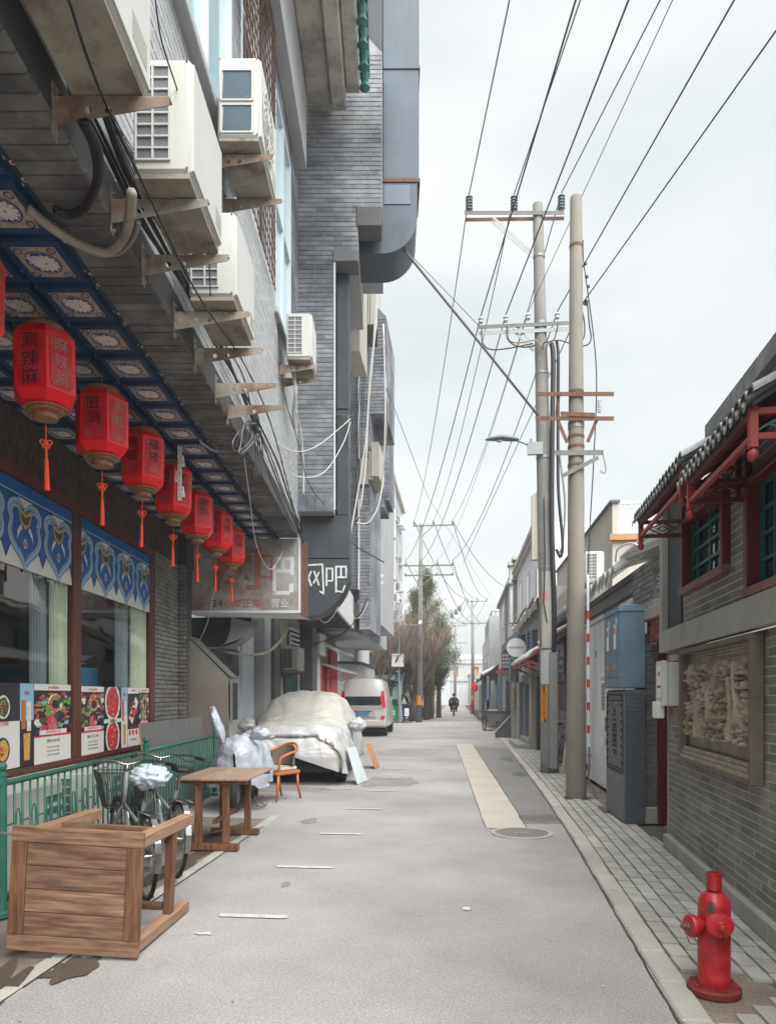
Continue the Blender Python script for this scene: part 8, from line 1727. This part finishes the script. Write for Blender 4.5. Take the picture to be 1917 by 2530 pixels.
fb(s3, 1159, 1228, 1170, 1318, 25.3, .5, 'stone_grey', 'corner_pillar'); fb(s3, 1157, 1190, 1172, 1200, 25.2, .8, 'stone_grey', 'capital')
for (u0, u1, v0) in ((1110, 1119, 1208), (1101, 1110, 1220)):
    fb(s3, u0, v0, u1, 1345, 37.4 if u0 > 1105 else 40, .8, 'brick_grey' if u0 > 1105 else 'plaster_grey', 'corner_pillar'); fb(s3, u0-3, v0-7, u1+2, v0, 37.2 if u0 > 1105 else 39.8, 1, 'stone_grey', 'capital'); fb(s3, u0-3, 1245+8*(u0 < 1105), u1+1, 1252+8*(u0 < 1105), 37.2 if u0 > 1105 else 39.8, 1, 'stone_grey', 'capital')
s4 = thing('arched_house', 'pale house with small arched window beyond the white storey', 'house', (2.9, 42, 0))
mb = MB(); mb.box((2.9, 41, 0), (7, 54, 7.9)); mb.build('wall', 'plaster_white', s4, True); mb = MB(); mb.prism([(2.7, 40.9, 7.9), (2.7, 40.9, 8.1), (3.3, 40.9, 8.3), (3.3, 40.9, 7.9)], (0, 13.2, 0)); mb.build('cornice', 'plaster_grey', s4, True)
sideb(s4, 2.9, 1092, 1295, 1097, 1350, -.03, 0, 'aptglass', 'window'); sideb(s4, 2.9, 1086, 1310, 1089, 1355, -.03, 0, 'aptglass', 'window'); mb = MB(); mb.tube([(2.8, 44.5, 0), (2.8, 44.5, 7.8)], .07, 6); mb.build('drain_pipe', 'iron', s4, True)
# blue-grey sloping awning and lattice box
ub = MB(); ub.prism([atY(1083, 1395, 36), atY(1130, 1345, 28), atY(1130, 1360, 28), atY(1083, 1412, 36)], (.3, 0, 0)); solo(ub, 'awning', 'duct_mid', 'blue-grey sheet awning sloping below the white upper storey', 'awning', tuple(atY(1100, 1380, 32)), world=True)
lb = thing('lattice_sign_box', 'blue-grey lattice box lantern sticking out left of the round white sign', 'sign', tuple(atY(1085, 1445, 32)))
fb(lb, 1083, 1410, 1100, 1446, 32, .6, 'duct_black', 'body', .02); 
for i in range(3):
    for j in range(4): fb(lb, 1085+i*5, 1414+j*8, 1088.5+i*5, 1416+j*8, 31.95, .04, 'awning_white', 'lattice'); fb(lb, 1085+i*5+(j % 2)*2.5, 1416+j*8, 1086+i*5+(j % 2)*2.5, 1420+j*8, 31.95, .04, 'awning_white', 'lattice')
fb(lb, 1078, 1408, 1082.5, 1446, 32.1, .4, 'stone_grey', 'side'); fb(lb, 1072, 1447, 1092, 1455, 31.8, .5, 'redwood', 'small_awning')
# grey house with terrace railing, long low shops
s5 = thing('terrace_shop', 'purple-grey house with beige front panel, tall windows and roof terrace railing', 'house', (2.5, 56, 0))
mb = MB(); mb.box((2.35, 56, 0), (7, 76, 6.6)); mb.build('wall', 'plaster_grey', s5, True); fb(s5, 1056, 1330, 1081, 1560, 55.5, .4, 'plaster_grey', 'end_wall', 0, True)
mb = MB(); mb.box((2.3, 58, 5.0), (2.35, 74, 6.2)); mb.build('beige_panel', 'plaster_beige', s5, True)
for k in range(4): mb = MB(); mb.box((2.3, 58.5+k*3.6, 2.9), (2.345, 60.7+k*3.6, 4.9)); mb.build('window', 'aptglass', s5, True)
rm = MB()
for k in range(12): rm.tube([(2.4, 55.6+k*1.2, 6.6), (2.4, 55.6+k*1.2, 7.9)], .025, 4)
for k in range(5): rm.tube([(2.4+k*.3, 55.6, 6.6), (2.4+k*.3, 55.6, 7.9)], .025, 4)
for z in (7.9, 7.2): rm.tube([(3.8, 55.6, z), (2.4, 55.6, z), (2.4, 70, z)], .025, 4)
rm.build('terrace_railing', 'iron', s5, True)
s6 = thing('low_shop', 'low dark-timbered shops with sagging red tiled awning in the right distance', 'shop', (2.1, 45, 0))
mb = MB(); mb.box((2.3, 33, 0), (4, 72, 3.0)); mb.build('wall', 'brick_grey', s6, True); mb = MB(); mb.prism([(1.9, 33, 3.0), (1.9, 33, 3.1), (3, 33, 3.9), (3, 33, 3.8)], (0, 38, 0)); mb.build('roof', 'duct_black', s6, True)
for (u0, u1, v0, m, y) in ((1040, 1051, 1454, 'duct_blue', 47), (1051, 1056, 1460, 'cab_blue', 44), (1060, 1068, 1470, 'brick_grey', 38), (1068, 1072, 1480, 'cab_blue', 36), (1076, 1083, 1450, 'cab_blue', 34), (1087, 1093, 1460, 'plaster_grey', 33), (1093, 1100, 1470, 'duct_black', 31), (1034, 1040, 1480, 'stone_grey', 52)): fb(s6, u0, v0, u1, 1590, y, .4, m, 'column', 0, True)
mb = MB(); y0 = 46; 
aw = MB()
for k in range(10):
    yy = 46+k*2.4; z = 2.75+.12*math.sin(k*1.3); aw.prism([(1.45, yy, z), (2.3, yy, z+.45), (2.3, yy+2.4, z+.45), (1.45, yy+2.4, z)], (0, 0, .08))
aw.build('awning', 'redwood', s6, True); aw = MB()
for k in range(60): yy = 46+k*.4; z = 2.87+.12*math.sin(k*.4/2.4*1.3); aw.tube([(1.42, yy, z), (2.3, yy, z+.45)], .08, 5)
aw.build('awning_tiles', 'awning_white', s6, True, kind='stuff')
o = make_lantern('red lantern under the far awning on the right', {}, 0); o.location = tuple(atY(1027, 1492, 60)); o.scale = (1.0,)*3
o2 = dup(o, tuple(atY(1022, 1489, 64)), 0, 'paler red lantern beside the other one under the far awning')
# pale shops at the very end and gateway
for k, (x, y0, y1, z, m, lb_) in enumerate(((1.6, 78, 92, 3.0, 'plaster_grey', 'low grey shop on the right before the far gateway'), (1.3, 93, 108, 4.2, 'plaster_beige', 'beige building on the right beside the far gateway'), (3.5, 78, 100, 7.0, 'plaster_white', 'taller pale building behind the low far shops'))):
    mb = MB(); mb.box((x, y0, 0), (x+5, y1, z)); mb.box((x-.15, y0, z), (x+5, y1, z+.2)); solo(mb, 'far_building', m, lb_, 'building', (x, y0, 0), world=True)
for k, (x, y0, y1, z, m, lb_) in enumerate(((-2.9, 62, 80, 3.6, 'plaster_grey', 'low grey wall-like house on the left beyond the trees'), (-2.7, 80, 105, 3.2, 'plaster_beige', 'low beige house on the left near the far gateway'))):
    mb = MB(); mb.box((x-5, y0, 0), (x, y1, z)); mb.box((x-5, y0, z), (x+.25, y1, z+.25)); solo(mb, 'far_building', m, lb_, 'building', (x, y0, 0), world=True)
fg = thing('gateway', 'far grey two-storey gateway with comb-like parapet closing the street', 'building', (0, 112, 0))
y = 112
a = atY(972, 1425, y); mb = MB(); M4 = Matrix.Translation((0, y, 0))
wallplate(fg, M4, a.x, 5.2, 0, 7.0, [(-.6, 1.1, 0, 3.2), (2.1, 2.9, 4.4, 5.9), (-1.0, -.2, 4.4, 5.9)], 1.2, 'plaster_grey', 'wall')
mb = MB(); mb.box((a.x-.2, y-.2, 6.4), (5.4, y+.2, 6.6)); mb.box((a.x-.1, y-.15, 3.7), (5.3, y+.1, 4.1)); mb.build('string_course', 'plaster_grey', fg, True)
mb = MB()
for k in range(24): x = a.x+k*.3; mb.prism([(x, y-.1, 7.05), (x+.2, y-.1, 7.05), (x+.2, y-.1, 7.6), (x+.1, y-.1, 7.85), (x, y-.1, 7.6)], (0, .15, 0))
mb.build('comb_parapet', 'plaster_white', fg, True, kind='stuff'); mb = MB(); mb.box((2.15, y+.3, 4.4), (2.9, y+.35, 5.9)); mb.box((-1, y+.3, 4.4), (-.2, y+.35, 5.9)); mb.build('window', 'peach', fg, True)
mb = MB(); mb.box((-9, 118, 0), (9, 119, 4.5)); solo(mb, 'far_building', 'plaster_white', 'pale building glimpsed behind the far gateway', 'building', (0, 118, 0), world=True)
# ---- round cafe sign
rs_ = thing('round_sign', 'round white cafe sign with thin lettering sticking out over the shops', 'sign', tuple(atY(1114.5, 1399, 24)))
q = atY(1114.5, 1399, 24); mb = MB(); mb.lathe([(.31, 0), (.325, .01), (.325, .11), (.31, .12)], (q.x, 24, q.z), 40, 0, 'y'); smooth_by(mb.build('rim', 'iron', rs_, True), 40); mb = MB(); mb.lathe([(.001, -.004), (.305, -.004), (.306, .0)], (q.x, 24, q.z), 40, 0, 'y', cap=False); mb.build('face', 'plaster_white', rs_, True)
text('BERRY BEANS', .085, face4((q.x, 23.99, q.z), (1, 0, 0), (0, 0, 1)), 'black', rs_, 'lettering', .001, sx=.92)
mb = MB(); mb.tube([(q.x+.32, 24.06, q.z+.05), (2.35, 24.1, q.z+.05)], .015, 6); mb.build('arm', 'iron', rs_, True)
# ---- ramp wall, gas tricycle, bin, far hydrant, rider
rw = MB(); a = atY(1070, 1593, 27); rw.prism([(a.x, 27, 0), (1.98, 27, 0), (1.98, 27, .78), (1.86, 27, .78), (a.x, 27, .17)], (0, .35, 0)); solo(rw, 'ramp_wall', 'brick_dark', 'dark grey triangular wing wall beside the cargo tricycle', 'wing wall', (a.x, 27, 0), world=True)
rw = MB(); rw.prism([(a.x-.01, 26.97, .172), (1.86, 26.97, .785), (1.86, 26.97, .815), (a.x-.01, 26.97, .2)], (0, .4, 0)); solo(rw, 'coping_stone', 'stone_grey', 'pale coping laid on the sloping dark wing wall', 'coping', (a.x, 27, .2), world=True)
tc_ = thing('cargo_tricycle', 'old cargo tricycle with grey box parked beside the dark wing wall', 'tricycle', (1.75, 32, 0), 12)
mb = MB(); mb.cbox((-.5, .0, .42), (.5, 1.3, .82), .01); mb.build('box', 'iron', tc_); mb = MB(); mb.box((-.56, -.04, .82), (.56, 1.34, .87)); mb.build('box_rim', 'rust', tc_); mb = MB(); mb.box((-.5, -.02, .84), (-.1, .2, .95)); mb.build('cloth', 'cushion', tc_)
for (x, y) in ((-.55, .6), (.55, .6), (.15, -1.0)):
    mb = MB(); mb.torus((x, y, .33), .31, .025, 'x', 26, 6); w = mb.build('wheel', 'tyre', tc_, smooth=True); mb = MB()
    for k in range(14): a = k*math.tau/14; mb.tube([(x, y, .33), (x, y+.29*math.cos(a), .33+.29*math.sin(a))], .004, 4)
    mb.build('spokes', 'chrome', w, kind='stuff')
mb = MB(); mb.tube([(.1, 0, .5), (.15, -.7, .45), (.15, -.95, .9)], .02, 6); mb.tube([(.15, -1, .33), (.15, -.92, .95)], .02, 6); mb.tube([(-.12, -.75, 1.0), (.15, -.92, 1.0), (.42, -.75, 1.0)], .015, 6); mb.build('frame', 'rust', tc_); mb = MB(); mb.cbox((.05, -.5, .8), (.28, -.25, .87), .03); mb.build('saddle', 'black', tc_)
gb = MB(); gb.cbox((1.5, 44, .05), (2.05, 44.5, 1.25), .04); gb.box((1.48, 43.95, 1.25), (2.07, 44.55, 1.32)); solo(gb, 'litter_bin', 'duct_mid', 'tall grey-blue litter bin on the right beside the distant red hydrant', 'bin', (1.7, 44.2, 0), world=True)
gb = MB(); gb.cbox((1.5, 36.5, 0), (2.0, 37.6, .6), .02); solo(gb, 'stone_block', 'concrete', 'pale stone block between the tricycle and the litter bin', 'block', (1.7, 37, 0), world=True)
h2 = dup(hy, (1.12, 63, 0), 0, 'distant red fire hydrant below the far lanterns', 1.9)
for (x, y, z, lb_) in ((1.9, 40, .9, 'nearer of two sloping handrails at the shop steps'), (1.9, 43, 1.0, 'farther of two sloping handrails at the shop steps')): mb = MB(); mb.tube([(1.5, y, .6), (2.3, y, 1.15)], .025, 6); mb.tube([(1.6, y, 0), (1.6, y, .66)], .02, 6); mb.tube([(2.2, y, 0), (2.2, y, 1.08)], .02, 6); solo(mb, 'handrail', 'ornwood', lb_, 'handrail', (1.6, y, 0), world=True)
# rider on a scooter, seen from behind
sc_ = thing('scooter', 'dark motor scooter ridden away down the middle of the street', 'scooter', (-.42, 55, 0), 1)
for y in (0, 1.25): mb = MB(); mb.torus((0, y, .24), .18, .06, 'x', 24, 8); mb.build('wheel', 'tyre', sc_, smooth=True)
mb = MB(); mb.cbox((-.16, -.15, .42), (.16, .75, .76), .06); mb.cbox((-.1, .7, .25), (.1, 1.1, .4), .04); mb.cbox((-.17, 1.0, .4), (.17, 1.2, .95), .05); mb.tube([(0, 1.1, .9), (0, 1.25, .24)], .04, 6); mb.build('body', 'black', sc_)
mb = MB(); mb.cbox((-.1, -.19, .64), (.1, -.14, .72), .01); mb.build('tail_lamp', 'lampred', sc_); mb = MB(); mb.box((-.09, -.2, .42), (.09, -.18, .55)); mb.build('number_plate', 'sign_blue', sc_)
mb = MB(); mb.tube([(-.34, .85, 1.0), (0, 1.0, 1.04), (.34, .85, 1.0)], .018, 6); mb.build('handlebar', 'iron', sc_)
for sx_ in (-1, 1): mb = MB(); mb.tube([(sx_*.25, .92, 1.02), (sx_*.3, .95, 1.2)], .01, 5); mb.disc((sx_*.3, .94, 1.24), .06, 'y', 12, 0, .045); mb.build('mirror', 'black', sc_)
def skin_body(name, joints, edges, matn, parent, sub=1):
    me = bpy.data.meshes.new(name); me.from_pydata([j[:3] for j in joints], edges, []); me.materials.append(M[matn])
    o = bpy.data.objects.new('tmp', me); COL.objects.link(o); m = o.modifiers.new('skin', 'SKIN')
    for i, j in enumerate(joints): me.skin_vertices[0].data[i].radius = (j[3], j[4] if len(j) > 4 else j[3])
    me.skin_vertices[0].data[0].use_root = True; s_ = o.modifiers.new('sub', 'SUBSURF'); s_.levels = sub; s_.render_levels = sub
    dg = bpy.context.evaluated_depsgraph_get(); dg.update(); m2 = bpy.data.meshes.new_from_object(o.evaluated_get(dg)); bpy.data.objects.remove(o)
    m2.materials.clear(); m2.materials.append(M[matn]); m2.polygons.foreach_set('use_smooth', [True]*len(m2.polygons)); return link(name, m2, parent)
rd = thing('person', 'rider in dark padded jacket and dark helmet sitting on the scooter, seen from behind', 'person', (-.42, 55, 0), 1)
J = [(0, .28, .80, .19, .15), (0, .30, 1.02, .19, .14), (0, .36, 1.24, .22, .14), (0, .40, 1.36, .10, .09), (0, .42, 1.44, .055), (0, .43, 1.52, .085), (0, .43, 1.58, .09), (.21, .38, 1.30, .085), (.34, .5, 1.10, .075), (.34, .82, 1.03, .05), (-.21, .38, 1.30, .085), (-.34, .5, 1.10, .075), (-.34, .82, 1.03, .05), (.13, .4, .80, .12), (.22, .8, .76, .09), (.2, .85, .36, .06), (.2, .95, .3, .05), (-.13, .4, .80, .12), (-.22, .8, .76, .09), (-.2, .85, .36, .06), (-.2, .95, .3, .05), (.34, .9, 1.03, .035), (-.34, .9, 1.03, .035)]
E_ = [(0, 1), (1, 2), (2, 3), (3, 4), (4, 5), (5, 6), (2, 7), (7, 8), (8, 9), (2, 10), (10, 11), (11, 12), (0, 13), (13, 14), (14, 15), (15, 16), (0, 17), (17, 18), (18, 19), (19, 20), (9, 21), (12, 22)]
skin_body('body', J, E_, 'cloth_dark', rd, 2)
mb = blobmesh((0, .43, 1.60), (.125, .14, .125), 18, 12, 0, 1, 1); mb.build('helmet', 'black', rd, smooth=True)
mb = blobmesh((0, .36, 1.47), (.07, .05, .04), 12, 8, 0, 1, 1); mb.build('neck_skin', 'skin', rd, smooth=True)
for sx_ in (-1, 1): mb = blobmesh((sx_*.30, .98, .9), (.1, .12, .22), 12, 8, .1, 2, 3); mb.build('hand_muff', 'cloth_dark', rd, smooth=True)
# parked scooters on the far left
for k, (x, y, cvr) in enumerate(((-2.55, 50, 0), (-2.5, 53, 1), (-2.45, 60, 0), (-2.45, 66, 1))):
    if cvr: o = copy_tree(cs); o.location = (x, y, 0); o['label'] = ['', 'silver covered scooter parked on the left pavement beyond the trees', '', 'farthest covered scooter on the left pavement'][k]
    else: o = copy_tree(sc_); o.location = (x, y, 0); o['label'] = ['dark scooter parked just beyond the tree pole on the left', '', 'small dark scooter parked farther down on the left', ''][k]
    o.rotation_euler = (0, 0, R(12))
# ---- trees
def tree_bare(x, y, label, H_=8, seed=1, n0=7, spread=1.5, rb=.2, levels=4):
    r = thing('bare_tree', label, 'tree', (x, y, 0)); rg = random.Random(seed); tk = MB(); tw = MB()
    def grow(p, d, L_, rad, lv):
        pts = [p]; q = p.copy(); dd = d.copy(); k = 5
        for i in range(k):
            dd = (dd+Vector((rg.uniform(-.16, .16), rg.uniform(-.16, .16), rg.uniform(-.02, .14)))).normalized(); q = q+dd*L_/k; pts.append(q.copy())
        rs = [rad*(1-.55*i/k) for i in range(k+1)]
        (tk if lv < 2 else tw).tube(pts, rs, 6 if lv < 2 else 3, cap=False)
        if lv < levels:
            for j in range(rg.choice((4, 5)) if lv < 3 else 4):
                t = rg.uniform(.3, 1); i = int(t*k); b = pts[min(i, k)]; a = rg.uniform(0, math.tau); s_ = rg.uniform(.35, .75)
                nd_ = (dd+Vector((math.cos(a)*s_, math.sin(a)*s_, rg.uniform(-.1, .35)))).normalized(); grow(b, nd_, L_*rg.uniform(.5, .75), max(.011, rs[min(i, k)]*.55), lv+1)
    for i in range(n0):
        a = i*math.tau/n0+rg.uniform(-.3, .3); grow(Vector((.08*math.cos(a), .08*math.sin(a), rg.uniform(.2, 1.4))), Vector((math.cos(a)*.32*spread, math.sin(a)*.32*spread, 1)).normalized(), H_*rg.uniform(.36, .5), rb*.5, 0)
    tk.tube([(0, 0, -.1), (.03, 0, .8), (0, .05, 1.7)], [rb*1.3, rb, rb*.8], 10); tk.build('trunk', 'bark', r, smooth=True); tw.build('crown', 'twig', r, kind='stuff'); return r
tree_bare(-5.0, 41.6, 'bare shrubby tree spreading over the wall behind the van', 7.4, 21, 9, 2.2, .15)
tree_bare(-4.0, 43.6, 'bare leafless tree with pale brown twigs left of the camera post', 7.8, 3, 9, 2.4, .16)
tree_bare(-2.75, 44.4, 'bare knotted tree with spreading boughs in front of the evergreen', 6.8, 8, 6, 1.6, .2)
def evergreen(x, y, H_, Rr, label, m, seed, n=9000, zb=1.6, shape=.8):
    r = thing('evergreen_tree', label, 'tree', (x, y, 0)); rg = random.Random(seed); mb = MB(); mb.tube([(0, 0, -.1), (.05, 0, H_*.5), (0, 0, H_*.95)], [.2, .12, .02], 10); 
    lf = MB(); nb = 60
    for b in range(nb):
        t = rg.random(); z = zb+(H_-zb)*t; rad = Rr*(math.sin(math.pi*min(1, .12+.88*(1-t)**shape*1.0)) if t < .25 else (1-(t-.25)/.75)**.75)*rg.uniform(.7, 1.2); a = rg.uniform(0, math.tau)
        tip = Vector((rad*math.cos(a), rad*math.sin(a), z+rg.uniform(.1, .8))); base = Vector((0, 0, max(zb*.8, z-.5))); mb.tube([base, base.lerp(tip, .5)+Vector((0, 0, -.05)), tip], [.04, .02, .008], 5, cap=False)
        for k in range(n//nb):
            s_ = rg.random()**.6; p = base.lerp(tip, s_)+Vector((rg.gauss(0, .19), rg.gauss(0, .19), rg.gauss(0, .2)))
            d = Vector((rg.uniform(-1, 1), rg.uniform(-1, 1), rg.uniform(.1, 1.2))).normalized()*rg.uniform(.07, .17); q = d.orthogonal().normalized()*.018
            q.rotate(Matrix.Rotation(rg.uniform(0, 6.3), 3, d)); lf.add([p-q, p+q, p+d+q*.3, p+d*1.1-q*.3], [(0, 1, 2, 3)])
    mb.build('trunk', 'bark', r, smooth=True); lf.build('crown', m, r, kind='stuff'); return r
evergreen(-2.1, 46.5, 9.0, 2.1, 'tall feathery olive-green evergreen tree behind the pole on the left', 'leaf', 4, 20000)
evergreen(-1.45, 51, 6.6, 1.5, 'darker green evergreen leaning over the pavement behind the first one', 'leaf2', 9, 15000, 2.2)
evergreen(-2.9, 49, 8.2, 1.3, 'dull green evergreen behind the bare trees', 'leaf', 14, 9000, 1.5)
mb = MB(); mb.tube([(-1.9, 48.5, 0), (-1.85, 48.5, 3.2)], .2, 10); solo(mb, 'tree_trunk', 'bark', 'thick tree trunk standing just right of the tree pole', 'tree trunk', (-1.9, 48.5, 0), world=True, smooth=True)
# ---- air: pale haze over the whole street
hz = MB(); hz.box((-40, -6, -1.2), (40, 135, 19.5)); HZ = True
if HZ:
    hm = bpy.data.materials.new('haze'); hm.use_nodes = True; t = hm.node_tree; t.nodes.clear(); o_ = nd(t, 'ShaderNodeOutputMaterial'); v = nd(t, 'ShaderNodeVolumePrincipled'); v.inputs['Color'].default_value = (.95, .97, 1, 1); v.inputs['Density'].default_value = .0014; t.links.new(v.outputs[0], o_.inputs['Volume']); M['haze'] = hm
    ho = link('haze', hz.mesh('haze', 'haze')); ho['kind'] = 'stuff'; ho['label'] = 'thin pale haze filling the street'
